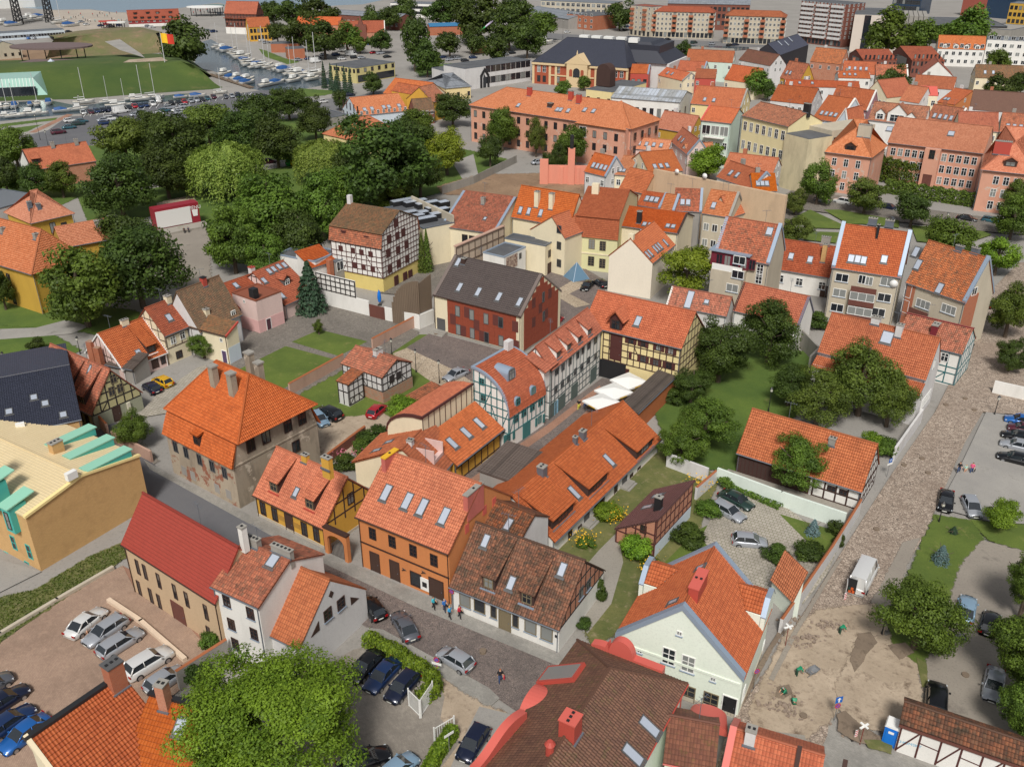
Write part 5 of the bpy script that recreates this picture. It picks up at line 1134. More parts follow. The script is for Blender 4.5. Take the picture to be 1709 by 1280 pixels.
h=F('black_timber_warehouse','tall blackened brick and timber warehouse with a stepped red roof beside the river','warehouse',(0,1485,92),(0,1700,98),(0,(0,1500,225)),B_DRK,T_RED,R_=(0,1640,12),ov=.3)
h.timber('f',4,[4.5,7.5,10.5],2.2,TIMBB,(),.35);h.timber('r',4,[4.5,7.5,10.5,14],2.4,TIMBB,(),.35);h.box('white_foot',-.05,h.L+.05,-.05,h.W+.05,0,3.6,W_WHT);h.grid('f',9,[5,8],1.1,1.3,'2',FR_B);h.grid('f',8,[1],1.5,1.6,'2',FR_B);h.box('lower_eave',-.6,h.L+.6,-.8,.2,h.he-2.6,h.he-2.3,T_RED)
h=F('long_harbour_shed','long low white harbour shed with blue window band behind the excavation','shed',(0,-60,225),(0,425,195),4.2,W_BLU,T_GRY,[('f',24,[1.2],1.4,1.3,'2',FR_B)],W=9,roof='flat')
h=F('weathered_harbour_house','weathered cream house with a grey gable left of the excavation','house',(0,-90,330),(0,140,312),(1,(0,150,385)),W_SND,T_GRY,[('f',5,[1.2],1.2,1.5,'2',FR_B)],W=9,hr=8.5,roof='gablex',ov=.2)
def canopy(name,label,c,rx,ry,z,m,n=26):
 g=G(c,z);t=thing(name,label,'canopy',(g.x,g.y,0));b=MB()
 b.prism([(rx*math.cos(2*PI*i/n),ry*math.sin(2*PI*i/n))for i in range(n)],z-.35,z+.35);ob('roof',b.build('roof',m),t)
 for i in range(6):b=MB();a=2*PI*i/6;b.tube((rx*.8*math.cos(a),ry*.8*math.sin(a),0),(rx*.8*math.cos(a),ry*.8*math.sin(a),z-.35),.25,8);ob('post',b.build('post',BLACK),t)
 return t
canopy('excavation_canopy','large dark brown oval canopy roof over the castle excavation',(0,340,308),19,12,9,pln('brown_membrane',rgb(106,90,88),.7))
g=G((0,385,425),5);t=thing('brown_pavilion','low brown-roofed pavilion with a small white pyramid light behind the rampart','pavilion',(g.x,g.y,0))
b=MB();b.prism([(-18,-6),(18,-6),(16,10),(-16,10)],4.5,5.6);ob('roof',b.build('roof',MATS['brown_membrane']),t);b=MB();b.prism([(-17,-5),(17,-5),(15,9),(-15,9)],0,4.5);ob('wall',b.build('wall',W_GRW),t)
b=MB();b.add([(-4,-9,4),(4,-9,4),(4,-3,4),(-4,-3,4),(0,-6,8)],[(0,1,4),(1,2,4),(2,3,4),(3,0,4)]);ob('pyramid_light',b.build('pyramid_light',GLASS_SKY),t)
e0,e1=G((0,-60,662)),G((0,330,645));d=(e1-e0);L=d.length;t=thing('glass_wedge','sea-green glass wedge building set into the rampart slope','building',e0,math.atan2(d.y,d.x))
hz=gh((0,232,530),(0,250,655));x2=L*.76
b=MB();b.add([(0,0,0),(L,0,0),(x2,2.5,hz),(0,2.5,hz),(0,22,hz),(x2,22,hz),(L,22,0),(0,22,0)],[(0,1,2,3),(3,2,5,4),(1,6,5,2),(0,3,4,7),(7,4,5,6)]);ob('wall',b.build('wall',pln('sea_green_glass',rgb(150,190,176),.25)),t)
for i in range(8):b=MB();x=x2*(i+.3)/8;b.box(x,x+2.2,.15,.5,.8,4.2);ob('window',b.build('window',GLASS),t)
for i in range(14):b=MB();x=x2*i/13;b.tube((x,0,.05),(x,2.5,hz+.05),.12,4);ob('mullion',b.build('mullion',FR_W),t)
h=F('ornate_orange_house','ornate orange plastered house with a red roof behind the marina','house',(1,-60,185),(1,88,178),(1,(1,92,272)),W_MUS,T_RED,[('f',6,[1,4.6],1.4,2.2,'2',FR_B)],R_=(1,150,110),ov=.2)
h=F('brick_customs_hall','long red brick hall with an orange-red roof and a stepped central gable','building',(1,535,222),(1,845,218),(0,(1,660,292)),B_RED,T_RED,[('f',9,[1.5],1.3,2.2,'2',FR_B)],R_=(1,862,138),ov=.2)
h.poly('stepped_gable',[(h.L*.36,0),(h.L*.6,0),(h.L*.6,h.he+4),(h.L*.54,h.he+4),(h.L*.48,h.he+9),(h.L*.42,h.he+4),(h.L*.36,h.he+4)],-.6,5,'y',B_DRK);h.coping('r',W_WHT,.4)
F('orange_long_roof','long low orange roof behind the marina trees','building',(1,250,165),(1,540,170),6,B_RED,T_OR,W=12,hr=10,ov=.2)
F('dark_pier_shed','long dark pier shed with a grey roof by the lagoon behind the poplars','shed',(1,495,95),(1,930,125),7,B_DRK,T_GRY,[('f',14,[2],2,2,'2',FR_W)],W=16,hr=9)
F('lagoon_ship_terminal','long white ship terminal with black window bands at the lagoon edge','building',(1,880,20),(1,1500,40),9,W_WHT,T_GRY,[('f',30,[2,5.5],2.4,1.8,'1',FR_G)],W=16,roof='flat')
F('orange_blue_sheds','row of orange and blue quay sheds behind the poplars','shed',(1,1140,180),(1,1480,170),5,B_ORG,pln('blue_sheet',rgb(52,110,150),.6),W=8,hr=6.5)
h=F('brick_kiosk','low red brick kiosk with a flat roof beside the marina lawn','kiosk',(1,195,325),(1,310,320),5.0,B_ORG,FLAT,W=8,roof='flat')
h=F('brick_kiosk','longer red brick kiosk with a white post, left of the marina lawn','kiosk',(1,85,290),(1,275,288),4.6,B_ORG,FLAT,W=7,roof='flat')
h=F('yellow_flat_building','yellow two-storey building with a flat bitumen roof and dark shopfront at the marina','building',(1,650,452),(1,908,412),(0,(1,656,557)),plas('khaki_yellow_plaster',rgb(196,184,128),.3),FLAT,[('f',6,[4.2],1.5,1.7,'2',FR_B),('l',7,[4.2],1.3,1.6,'2',FR_B)],WC=(1,455,430),roof='flat')
h.box('shopfront',h.L*.5,h.L-.6,-.08,-.003,.4,3.2,GLASS);h.box('shopfront',.8,h.L*.35,-.08,-.003,.4,3.2,GLASS)
h=F('white_station_building','white long building with a black pointed doorway and brown paired windows','building',(1,1375,455),(2,105,398),(0,(1,1440,602)),W_GRW,FLAT,[('f',9,[6,1.6],2.6,2.6,'2',FR_B,11,.6)],W=14,roof='flat')
a,z=h.onface((1,1505,560),'f');b=MB();b.extrude([(-2.4,0),(-2.4,5),(0,8),(2.4,5),(2.4,0),(1.5,0),(1.5,4.6),(0,6.6),(-1.5,4.6),(-1.5,0)],-.35,-.003,'y');ob('pointed_doorway',b.build('pointed_doorway',BLACK),h.root,(a,0,0))
b=MB();b.extrude([(-.8,0),(-.8,3.8),(0,5.4),(.8,3.8),(.8,0)],-.1,-.003,'y');ob('doorway_glass',b.build('doorway_glass',GLASS),h.root,(a,0,0))
F('low_white_annex','low white flat annex at the left of the white station building','annex',(1,1236,470),(1,1395,455),5,W_GRW,FLAT,[('f',2,[1],1.4,2,'2',FR_B)],W=11,roof='flat')
F('cream_round_shop','cream single-storey shop with a grey metal roof at the corner','shop',(1,1245,590),(1,1420,575),(1,(1,1408,655)),plas('butter_plaster',rgb(222,202,150),.2),T_GRY,[('f',3,[1.2],1.1,1.6,'4',FR_B)],W=20,hr=8.5,roof='hip',hip=(.8,.8))
F('cafe_pavilion','cafe pavilion with large white framed windows among the trees','pavilion',(1,1412,262),(1,1528,262),(0,(1,1412,355)),B_TAN,FLAT,[('f',4,[4.4],2,2.6,'4',FR_W)],W=10,roof='flat')
h=F('blue_white_house','pale blue house with orange roof, five roof windows and tall narrow windows','house',(1,672,770),(1,1000,736),(0,(1,680,842)),W_BLU,T_PALE,[('f',9,[3.6],.9,1.4,'2',FR_W),('l',5,[.8,4.2],.9,2.4,'2',FR_B)],R_=(1,608,650),end=0,ov=.2,og=.1)
sk(h,[(1,710,728),(1,758,722),(1,836,712),(1,870,709),(1,937,702)],1.3,1.6)
F('brown_roof_red_house','red timber house with a weathered brown roof next to the pale blue house','house',(1,1045,750),(1,1178,740),(0,(1,1090,830)),B_DRK,T_BRN,[('f',4,[.8,3.2],.9,1.3,'4',FR_W)],R_=(1,1150,650),ov=.25)
F('orange_gable_house','orange plastered gable house with mottled red roof behind the pale blue house','house',(1,1085,640),(1,1170,625),7.5,W_MUS,T_MOT,[('f',2,[1,4],1,1.6,'4',FR_B)],apex=(1,1128,582),roof='gablex',W=16,ov=.1)
F('red_mottled_house','mottled red roof with a small white dormer beside the orange gable','house',(1,1165,680),(1,1262,655),6.5,W_MUS,T_MOT,W=12,hr=11,ov=.2)
F('orange_rear_house','orange roof with white chimney left of the orange gable house','house',(1,830,620),(1,1085,655),6,W_CRM,T_OR,W=14,hr=10.5,ov=.2)
h=F('cream_hip_house','small cream house with a bright orange hipped roof and white seams among the trees','house',(1,625,935),(1,935,870),5.5,W_YEL,T_OR,[('l',2,[1.2],1.2,1.8,'4',FR_W)],W=14,hr=10,roof='hip',hip=(1,.8),ov=.3)
F('concrete_yard_block','grey concrete flat block beside the pale blue house','building',(1,400,790),(1,600,760),4.2,CONC,FLAT,W=10,roof='flat')
he=gh((1,1415,722),(1,1425,965))
h=Hse('pink_long_building','long pink three-storey building with an orange hipped roof and many roof windows','building',(1,1400,700),(2,770,860),he,W=17,hr=he+5.2,roof='hip',hip=(1,1),wall=W_PNK,tiles=T_PALE,ov=.5)
h.grid('f',17,[1.0,he*.37,he*.7],1.2,2.0,'2',FR_B,1.5,1.5,near=False);h.grid('r',4,[1.0,he*.37,he*.7],1.2,2.0,'2',FR_B,1.5,1.5,near=False)
sk(h,[(2,22,700),(2,280,728),(2,302,730),(2,352,736),(2,462,730),(2,520,738)],1.2,1.6);h.chim([(2,88,640),(2,415,690),(2,362,668)],1.4,1.0,2.6,METR);h.chim([(2,225,715)],1.6,1.2,1.2,TIMB)
h.box('projecting_bay',h.L-17,h.L-1,-1.6,.4,0,he-.1,W_PNK)
for j in range(2):pwin(h.root,(h.L-15,-1.62,he*(.3+.36*j)),0,2.4,3.0,'4',FR_W,False)
for j in range(3):
 for i in range(3):pwin(h.root,(h.L-11+i*3.6,-1.62,he*(.07+.31*j)),0,1.2,2.0,'2',FR_B,False)
b=MB();spanel(b,(h.L-17.6,-2.2,he),(h.L-.4,-2.2,he),(h.L-8.5,h.W/2,he+5.6),(h.L-9,h.W/2,he+5.6),False)
ob('bay_roof',b.build('bay_roof',T_PALE),h.root)
he=gh((2,112,412),(2,115,555))
h=Hse('theatre','red brick and cream theatre with pediment, arched centre and a big slate-blue roof','theatre',(2,112,412),(2,745,456),he,W=26,hr=he+9,roof='hip',hip=(.8,.5),wall=plas('brick_red_render',rgb(160,80,54),.25),tiles=T_DRK,ov=.4)
CRS=pln('cream_stone',rgb(206,182,142),.7)
for a in(.0,.18,.245,.38,.6,.665,.82,.985):h.box('pilaster',h.L*a,h.L*a+1.0,.12,.38,0,he-.3,CRS)
h.box('cornice',-.2,h.L+.2,-.3,.38,he-.9,he-.1,CRS);h.box('string_course',h.L*.18,h.L*.66,.1,.38,he*.42,he*.42+.5,CRS)
h.box('centre_bay',h.L*.385,h.L*.6,-1.4,.3,0,he+.4,CRS);b=MB();b.extrude([(h.L*.36,he+.4),(h.L*.62,he+.4),(h.L*.49,he+4.2)],-1.5,6,'y');ob('pediment',b.build('pediment',CRS),h.root)
b=MB();b.tube((h.L*.49,-1.0,he+4.2),(h.L*.49,-1.0,he+5.8),.4,6,.1);ob('finial',b.build('finial',CRS),h.root)
for x,w_,z in((.49,3.0,he*.45),(.43,1.4,he*.48),(.55,1.4,he*.48)):
 b=MB();n=8;b.extrude([(-w_/2,0),(w_/2,0),(w_/2,he*.25)]+[(w_/2*math.cos(PI*i/n),he*.25+w_/2*math.sin(PI*i/n))for i in range(1,n)]+[(-w_/2,he*.25)],-1.46,-1.402,'y');ob('arched_window',b.build('arched_window',GLASS if x==.49 else MATS['brick_red_render']),h.root,(h.L*x,0,z))
for x in(.07,.13,.28,.7,.76,.88,.94):pwin(h.root,(h.L*x,.39,he*.55),0,1.5,2.6,'4',FR_W,False);pwin(h.root,(h.L*x,.39,he*.1),0,1.5,2.6,'4',FR_B,False)
g=h.lz((2,715,380),he+4);h.box('fly_tower',h.L*.62,h.L*1.2,14,34,0,he+7.5,T_DRK);b=MB();b.prism([(h.L*.58,12),(h.L*1.32,12),(h.L*1.32,38),(h.L*.58,38)],0,he+1);ob('stage_house',b.build('stage_house',W_GRW),h.root)
b=MB();X0,X1=h.L*.6,h.L*1.3;b.add([(X0,11,he+1),(X1,11,he+1),(X1,39,he+1),(X0,39,he+1),(X0+5,16,he+8.5),(X1-9,16,he+8.5),(X1-9,33,he+8.5),(X0+5,33,he+8.5)],[(0,1,5,4),(1,2,6,5),(2,3,7,6),(3,0,4,7),(4,5,6,7)]);ob('stage_roof',b.build('stage_roof',T_DRK),h.root)
for i in range(5):h.box('roof_plant',h.L*(.35+.13*i),h.L*(.35+.13*i)+4,15,18,he+8,he+9.8,FR_W)
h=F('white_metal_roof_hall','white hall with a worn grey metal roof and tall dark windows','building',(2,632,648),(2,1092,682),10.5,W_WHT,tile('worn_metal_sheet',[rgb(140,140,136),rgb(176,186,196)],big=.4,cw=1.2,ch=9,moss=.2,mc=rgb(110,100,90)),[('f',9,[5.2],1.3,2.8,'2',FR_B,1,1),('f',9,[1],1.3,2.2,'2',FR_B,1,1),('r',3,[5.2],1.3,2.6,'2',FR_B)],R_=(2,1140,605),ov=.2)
h=F('flat_cream_building','cream building with a flat roof carrying a dark brown barrel-shaped vent','building',(2,470,590),(2,640,610),7,W_YEL,FLAT,[('f',3,[3],1.2,1.4,'2',FR_B)],W=26,roof='flat');q=h.lz((2,580,575),7);b=MB();n=10;b.extrude([(-3,0),(3,0),(3,5)]+[(3*math.cos(PI*i/n),5+3*math.sin(PI*i/n))for i in range(1,n)]+[(-3,5)],0,4,'y');ob('barrel_vent',b.build('barrel_vent',TIMB),h.root,(q.x,q.y,7))
F('dark_red_gable_house','dark red house with an orange roof and zinc firewalls beside the theatre','house',(2,762,488),(2,885,492),8,METR,T_OR,[('f',3,[4.5],1.4,1.4,'2',FR_B)],R_=(2,935,440),ov=.1).coping('r',ZINC,.6)
OLD=[('orange roofed house in front of the theatre stage house',(2,945,500),(2,1110,540),6,T_OR,W_CRM,(2,1135,478)),('red-brown house with two firewalls, right of the theatre',(2,1190,520),(2,1330,525),7,T_RED,METR,(2,1375,470)),('broad plain orange roof right of the firewall house',(2,1385,530),(2,1590,560),6,T_OR,W_CRM,(2,1600,450)),('red hipped roof behind the firewall house',(2,1070,468),(2,1250,480),6,T_RED,W_CRM,(2,1215,410)),('mint gabled house with red dormer roof behind the firewall house',(2,1130,405),(2,1440,420),8,T_RED,W_MNT,(2,1430,340)),('white house with a maroon roof terrace near the canal',(2,1480,400),(2,1690,440),8,T_MAR,W_GRW,(2,1700,355)),('long orange roof with six roof windows above the mint house',(2,1160,690),(2,1500,718),10,T_OR,W_YEL,(2,1700,605)),('yellow house with an orange roof and brown chimney',(2,930,850),(2,1160,890),7,T_PALE,W_OCH,(2,1180,765)),('low pink house with an orange roof and two roof windows',(2,742,985),(2,1010,1010),5,T_PALE,W_PLP,(2,1020,930)),('grey-pink gable house with a red-brown roof',(2,1030,940),(2,1140,1030),6.5,T_RED,W_PLP,(2,1225,930)),('pink house with two roof windows beside the vine',(2,1140,1030),(2,1330,1020),6,T_PALE,W_PLP,(2,1310,945)),('orange roofed house with grey firewall beside the salmon chimney wall',(2,455,1140),(2,600,1175),6,T_OR,W_GRW,(2,672,1045)),('house with a pale orange roof between two firewalls',(2,655,1160),(2,770,1170),6,T_PALE,W_CRM,(2,830,1040)),('cream house with steep orange roof and four slit roof windows',(2,890,1155),(2,1115,1135),7,T_NEW,W_CRM,(2,960,1000)),('long orange roof with a row of small vents',(2,1380,1110),(2,1709,1150),7,T_PALE,W_GRW,(2,1709,1045)),('orange roofed house with four joined roof windows',(2,1330,1175),(2,1570,1260),8,T_NEW,W_WHT,(2,1605,1125)),('orange roofed white house with a toothed white gable',(2,1575,1270),(3,70,1275),8,T_NEW,W_WHT,(3,95,1155)),]
for i,(lab,a,b_,he,t,w_,r)in enumerate(OLD):
 h=F('town_house',lab,'house',a,b_,he,w_,t,[('f',max(2,i%5),[he-2.6],1.1,1.5,'4',FR_W)],R_=r,ov=.15,group='old town houses')
 gab(h)
 if i in(0,6,8,9,10,11,12,13,15,16):
  for k in range(2+i%3):
   rwin(h,.25+.18*k,1.6)
 if i%3==0 or i in(11,12):h.coping('r',ZINC if i%2 else CONC,.5,lift=.3)
h=F('mint_balcony_house','pale mint house with a white loggia balcony and orange roof','house',(2,1228,800),(2,1432,822),12.5,W_MNT,T_OR,[('f',4,[1.5,5],1.3,2.0,'4',FR_W),('f',3,[8.8],2.4,2.6,'2',FR_W)],R_=(2,1490,722),ov=.2);h.coping('l',METP,.4,lift=.3);h.box('balcony',1.5,h.L-1.5,-1.2,.2,8.2,8.4,W_WHT)
for i in range(14):h.box('baluster',1.6+i*(h.L-3.2)/13-.05,1.6+i*(h.L-3.2)/13+.05,-1.2,-1.1,8.4,9.4,FR_W)
h=F('glass_stair_tower','tall glass block stair tower between the mint and pale yellow buildings','tower',(2,1432,770),(2,1500,775),13,GLASS,FLAT,[('f',3,[1,3,5,7,9,11],1.2,1.7,'4',FR_G,.1,.1)],W=4,roof='flat')
h=F('pale_yellow_block','tall pale yellow house with three rows of windows and a blank stair block','building',(2,1500,768),(3,140,845),15.5,plas('lemon_plaster',rgb(224,210,164),.25),T_MOT,[('f',7,[2.5,6.8,11.8],1.3,2.4,'4',FR_W,.8,.8)],R_=(3,440,785),ov=.3);h.chim([(3,255,750)],1.8,1.0,2.2,BLACK)
h.box('stair_block',h.L-.2,h.L+8,-.5,8,0,13.8,plas('blotched_cream',rgb(206,194,160),.9));h.box('stair_roof',h.L-.1,h.L+7.9,-.4,7.9,13.8,13.95,FLAT);h.box('side_wing',h.L-.3,h.L+7.6,8,24,0,15,W_SND)
for j in range(3):
 for i in range(5):pwin(h.root,(h.L+7.61,9.5+3*i,3+4*j),PI/2,1.2,2.2,'2',FR_B,False)
he=12.5
h=F('pink_right_wing','pink block with hipped orange roof, arched windows and an eye dormer, right side','building',(3,368,1010),(3,700,1052),(0,(3,385,1270)),W_PNK,T_PALE,[('f',3,[.8,3.8,6.8],1.2,2,'4',FR_W,2.5,2.5)],W=16,hr=17.5,roof='hip',hip=(1,1),ov=.5);h.dormer([(3,552,1000)],2.6,1.2,'gable',wallm=TIMB,rise=.8);h.chim([(3,640,915)],3.2,1.4,3.0,STONE)
h=F('pink_main_wing','long pink ivy-clad building with an orange roof, a central bay and white windows','building',(3,800,950),(3,1440,1025),gh((3,368,1010),(3,385,1270)),W_PNK,T_PALE,[('f',12,[.8,3.8,6.8],1.3,2,'4',FR_W,1,1)],W=15,hr=gh((3,368,1010),(3,385,1270))+5.5,ov=.5);h.sky([(3,815,860),(3,1225,890)],1.6,1.6)
h.box('centre_bay',h.L*.42,h.L*.58,-1.5,.5,0,h.he,W_PNK);pwin(h.root,(h.L*.5,-1.52,7.5),0,1.4,2.3,'4',FR_B,False);put_door(h.root,(h.L*.5,-1.52,.1),0,2,3.2,WOODR)
h=F('pink_corner_wing','pink corner block with hipped orange roof and eye dormer at the right edge','building',(3,1420,1130),(3,1800,1170),gh((3,368,1010),(3,385,1270)),W_PNK,T_PALE,[('f',4,[.8,3.8,6.8],1.3,2,'4',FR_W,3,1)],W=18,hr=19,roof='hip',hip=(1,1),ov=.5);h.dormer([(3,1615,1110)],2.8,1.3,'gable',wallm=TIMB,rise=.8);h.chim([(3,1555,1030)],3.6,1.4,3,METR)
def flats(lab,E0,E1,he,W,wall,tiles,n,fl,hr=None,balc=(),roof='hip',name='apartment_block',group='blocks of flats beyond the canal',ground_glass=True,**k):
 h=F(name,lab,'apartment block',E0,E1,he,wall,tiles,W=W,hr=hr,roof=roof,group=group,**(dict(hip=(.6,.6),ov=.4)if roof=='hip' else{}));st=(h.he-3.6)/(fl-1)if ground_glass else h.he/fl
 z0=3.6 if ground_glass else .9
 for j in range(fl-1 if ground_glass else fl):h.grid('f',n,[z0+.6+st*j],1.2,1.5,'2',FR_W,1,1,near=False,skip=[(b,0)for b in balc]);h.grid('r',4,[z0+.6+st*j],1.2,1.5,'2',FR_W,1.5,1.5,near=False)
 if ground_glass:
  for i in range(n):pwin(h.root,(1.5+(h.L-3)*i/(n-1),h.face('f')[0].y,.5),0,1.8,2.6,'1',FR_G,False)
 for b_ in balc:
  x=1.6+(h.L-3.2)*b_/(n-1)
  for j in range(fl-1):
   h.box('balcony',x-1.3,x+1.3,-1.1,.35,z0+st*j,z0+st*j+1.1,B_ORG);pwin(h.root,(x,.38,z0+st*j+.3),0,1.6,2.0,'2',FR_B,False)
 return h
flats('grey five-storey flats with red balconies and a red roof, left of two beyond the canal',(2,905,78),(2,1325,88),(0,(2,897,250)),13,W_SND,T_RED,15,5,gh((2,905,78),(2,897,250))+2.6,(0,5,9,14))
flats('taller grey end block with red balconies and a green awning',(2,768,35),(2,905,48),(0,(2,762,235)),12,W_SND,T_RED,5,6,None,(0,3),'flat')
flats('grey five-storey flats with red balconies and a red roof, right of two beyond the canal',(2,1388,106),(3,132,118),(0,(2,1383,290)),13,W_SND,T_RED,15,5,gh((2,1388,106),(2,1383,290))+2.6,(0,5,9,14))
h=flats('tall brick and white-banded tower of flats',(3,232,5),(3,535,30),(0,(3,255,285)),16,B_DRK,FLAT,12,9,None,(),'flat')
for j in range(8):
 for i in range(3):h.box('loggia_band',h.L*(.03+.33*i),h.L*(.29+.33*i),-1.0,-.05,3.6+(h.he-3.6)/8*j,3.6+(h.he-3.6)/8*j+1.2,W_GRW)
h=F('brick_office','orange brick three-storey office with a flat roof beside the canal','office',(2,343,90),(2,518,108),(0,(2,346,185)),B_ORG,FLAT,[('f',5,[1.2,4.6,8],1.8,1.6,'2',FR_W,.6,.6)],WC=(2,600,86),roof='flat')
h=F('grey_factory','long pale factory with rows of square windows at the top edge','factory',(2,170,5),(2,640,25),12,W_SND,T_GRY,[('f',14,[2,5.5,9],2.6,2.2,'4',FR_W)],W=20,roof='flat')
F('grey_workshops','low grey workshop roofs behind the brick office','workshop',(2,40,80),(2,350,130),6,W_GRY,T_GRY,W=25,hr=9)
F('brick_mill','huge dark red brick mill behind the flats','factory',(2,1010,25),(2,1560,35),15,B_DRK,T_GRY,[('f',18,[3,7,11],1.8,2.4,'2',FR_B)],W=24,hr=18)
h=F('beige_modern_hall','large modern hall with beige stone walls and a black glass slot','building',(3,585,95),(3,900,105),(0,(3,550,345)),plas('pale_stone',rgb(206,194,182),.2),FLAT,W=40,roof='flat')
h.box('glass_slot',h.L*.22,h.L*.36,-.1,-.003,0,h.he-.5,GLASS);
for i in range(6):h.box('roof_rib',h.L*(.95+.1*i),h.L*(.95+.1*i)+2,-2,30,h.he-4,h.he,CONC)
F('blue_glass_tower','dark blue glass office tower at the top edge','tower',(3,845,-40),(3,1035,-30),(0,(3,850,95)),pln('blue_glass',rgb(24,52,78),.1,0,.8),FLAT,[('f',9,[3,7,11,15,19],2.6,2.8,'2',FR_G)],W=20,roof='flat')
h=F('red_glass_tower','brick red and blue glass tower at the top right edge','tower',(3,1318,-60),(3,1480,-50),(0,(3,1312,105)),plas('brick_red_cladding',rgb(150,80,66),.1),FLAT,W=24,roof='flat');h.box('glass_side',h.L,h.L+20,0,22,0,h.he-3,MATS['blue_glass'])
F('dark_mall','long dark mall with a parking deck roof behind the trees, top right','mall',(3,900,160),(3,1600,175),10,BLACK,FLAT,W=45,roof='flat')
F('parking_deck','grey concrete parking deck with open floors at the right','parking deck',(3,1430,185),(3,1625,200),9,CONC,CONC,[('f',8,[1,4.2],4,1.4,'1',FR_G)],W=30,roof='flat')
F('ochre_far_house','ochre building with arched windows in the top right corner','building',(3,1620,20),(3,1800,30),14,W_OCH,T_GRY,[('f',6,[2,6,10],1.8,2.4,'2',FR_B)],W=15,roof='flat')
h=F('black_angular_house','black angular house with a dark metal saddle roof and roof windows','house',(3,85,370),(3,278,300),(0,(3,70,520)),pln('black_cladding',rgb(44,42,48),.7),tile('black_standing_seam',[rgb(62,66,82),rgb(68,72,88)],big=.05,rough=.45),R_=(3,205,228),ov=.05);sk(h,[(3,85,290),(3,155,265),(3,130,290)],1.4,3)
for lab,a,b_,g_,ap,D in(('dark red brick gabled house, left of two beside the lime trees',(3,545,360),(3,640,400),(0,(3,545,480)),(3,590,330),(3,775,365)),('dark red brick gabled house with a glazed gable, right of two beside the lime trees',(3,835,345),(3,965,405),(1,(3,975,520)),(3,885,310),(3,1048,350))):
 h=F('red_brick_gable',lab,'house',a,b_,g_,B_DRK,T_RED,[('r',8,[2,5,8],.8,1.8,'1',FR_B)],apex=ap,D=D,roof='gablex',ov=.1,group='twin red brick houses');a_=h.L*.3;h.box('glazed_gable',h.L*.25,h.L*.75,.02,.09,1,h.he,GLASS)
h=F('white_dormer_block','white four-storey block with red-orange roof and four white dormers','building',(3,1135,325),(3,1450,335),(0,(3,1128,440)),W_WHT,T_OR,[('f',7,[1.5,5,8.5],1.5,1.7,'2',FR_W)],R_=(3,1470,245),ov=.2);h.dormer([(3,1183,322),(3,1255,325),(3,1325,328),(3,1398,330)],2.2,1.6,'gable',wallm=W_WHT,fr=FR_W)
F('white_flat_block','white four-storey block with grey roof beside the white dormer block','building',(3,1468,262),(3,1760,275),(0,(3,1440,440)),W_WHT,T_GRY,[('f',6,[1.5,5,8.5,12],1.8,1.7,'2',FR_W)],W=14,hr=None,roof='flat')
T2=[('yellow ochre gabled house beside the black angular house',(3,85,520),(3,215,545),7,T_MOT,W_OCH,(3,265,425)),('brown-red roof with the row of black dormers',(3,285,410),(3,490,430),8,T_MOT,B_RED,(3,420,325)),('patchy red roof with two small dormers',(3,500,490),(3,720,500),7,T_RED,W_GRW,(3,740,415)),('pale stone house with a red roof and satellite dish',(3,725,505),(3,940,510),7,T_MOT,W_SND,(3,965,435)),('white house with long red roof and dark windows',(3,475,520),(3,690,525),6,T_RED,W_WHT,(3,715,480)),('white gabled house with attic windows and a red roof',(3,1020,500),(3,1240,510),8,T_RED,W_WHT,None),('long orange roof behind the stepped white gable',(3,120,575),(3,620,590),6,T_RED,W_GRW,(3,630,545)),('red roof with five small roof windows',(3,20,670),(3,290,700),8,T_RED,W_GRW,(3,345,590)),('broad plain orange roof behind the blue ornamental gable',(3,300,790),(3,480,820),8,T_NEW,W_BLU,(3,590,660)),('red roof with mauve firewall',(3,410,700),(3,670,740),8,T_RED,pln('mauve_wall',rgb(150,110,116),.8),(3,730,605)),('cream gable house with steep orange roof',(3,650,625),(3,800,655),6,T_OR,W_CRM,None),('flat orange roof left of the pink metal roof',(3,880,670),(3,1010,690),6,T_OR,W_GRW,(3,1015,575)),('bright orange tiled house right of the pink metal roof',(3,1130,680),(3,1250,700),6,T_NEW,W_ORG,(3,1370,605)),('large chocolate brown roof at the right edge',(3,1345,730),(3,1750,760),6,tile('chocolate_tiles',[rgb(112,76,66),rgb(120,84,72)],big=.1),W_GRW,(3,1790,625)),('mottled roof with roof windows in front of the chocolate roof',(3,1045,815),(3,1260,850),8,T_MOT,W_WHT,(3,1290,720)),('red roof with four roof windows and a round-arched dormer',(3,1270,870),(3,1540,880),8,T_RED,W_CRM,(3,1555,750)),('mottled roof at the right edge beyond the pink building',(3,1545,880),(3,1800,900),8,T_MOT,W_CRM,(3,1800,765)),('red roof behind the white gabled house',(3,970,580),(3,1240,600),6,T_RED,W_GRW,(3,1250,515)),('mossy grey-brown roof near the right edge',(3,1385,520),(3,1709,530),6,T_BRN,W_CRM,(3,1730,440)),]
for i,(lab,a,b_,he,t,w_,r)in enumerate(T2):
 k=dict(R_=r)if r else dict(roof='gablex',apex=(a[0],(a[1]+b_[1])/2+10,a[2]-90),W=14)
 h=F('town_house',lab,'house',a,b_,he,w_,t,[('f',3+i%4,[he-2.6],1.1,1.5,'2',FR_W)],ov=.15,group='old town houses',**k)
 gab(h)
 if r and i%2==0:
  for j in range(2+i%3):rwin(h,.2+.17*j,2)
 if r and i in(3,8,9,14):h.coping('r',W_WHT,.5,lift=.3)
h=F('white_dormer_house','long white house with three white gabled dormers in its red roof','house',(3,670,800),(3,1040,840),8,W_WHT,T_MOT,R_=(3,1065,710),ov=.2);h.dormer([(3,748,795),(3,950,822)],2.6,2.0,'gable',wallm=W_WHT,fr=FR_W,rise=1.2);h.dormer([(3,858,815)],5.6,2.6,'gable',wallm=W_WHT,fr=FR_W,rise=2.6,winw=4,style='32')
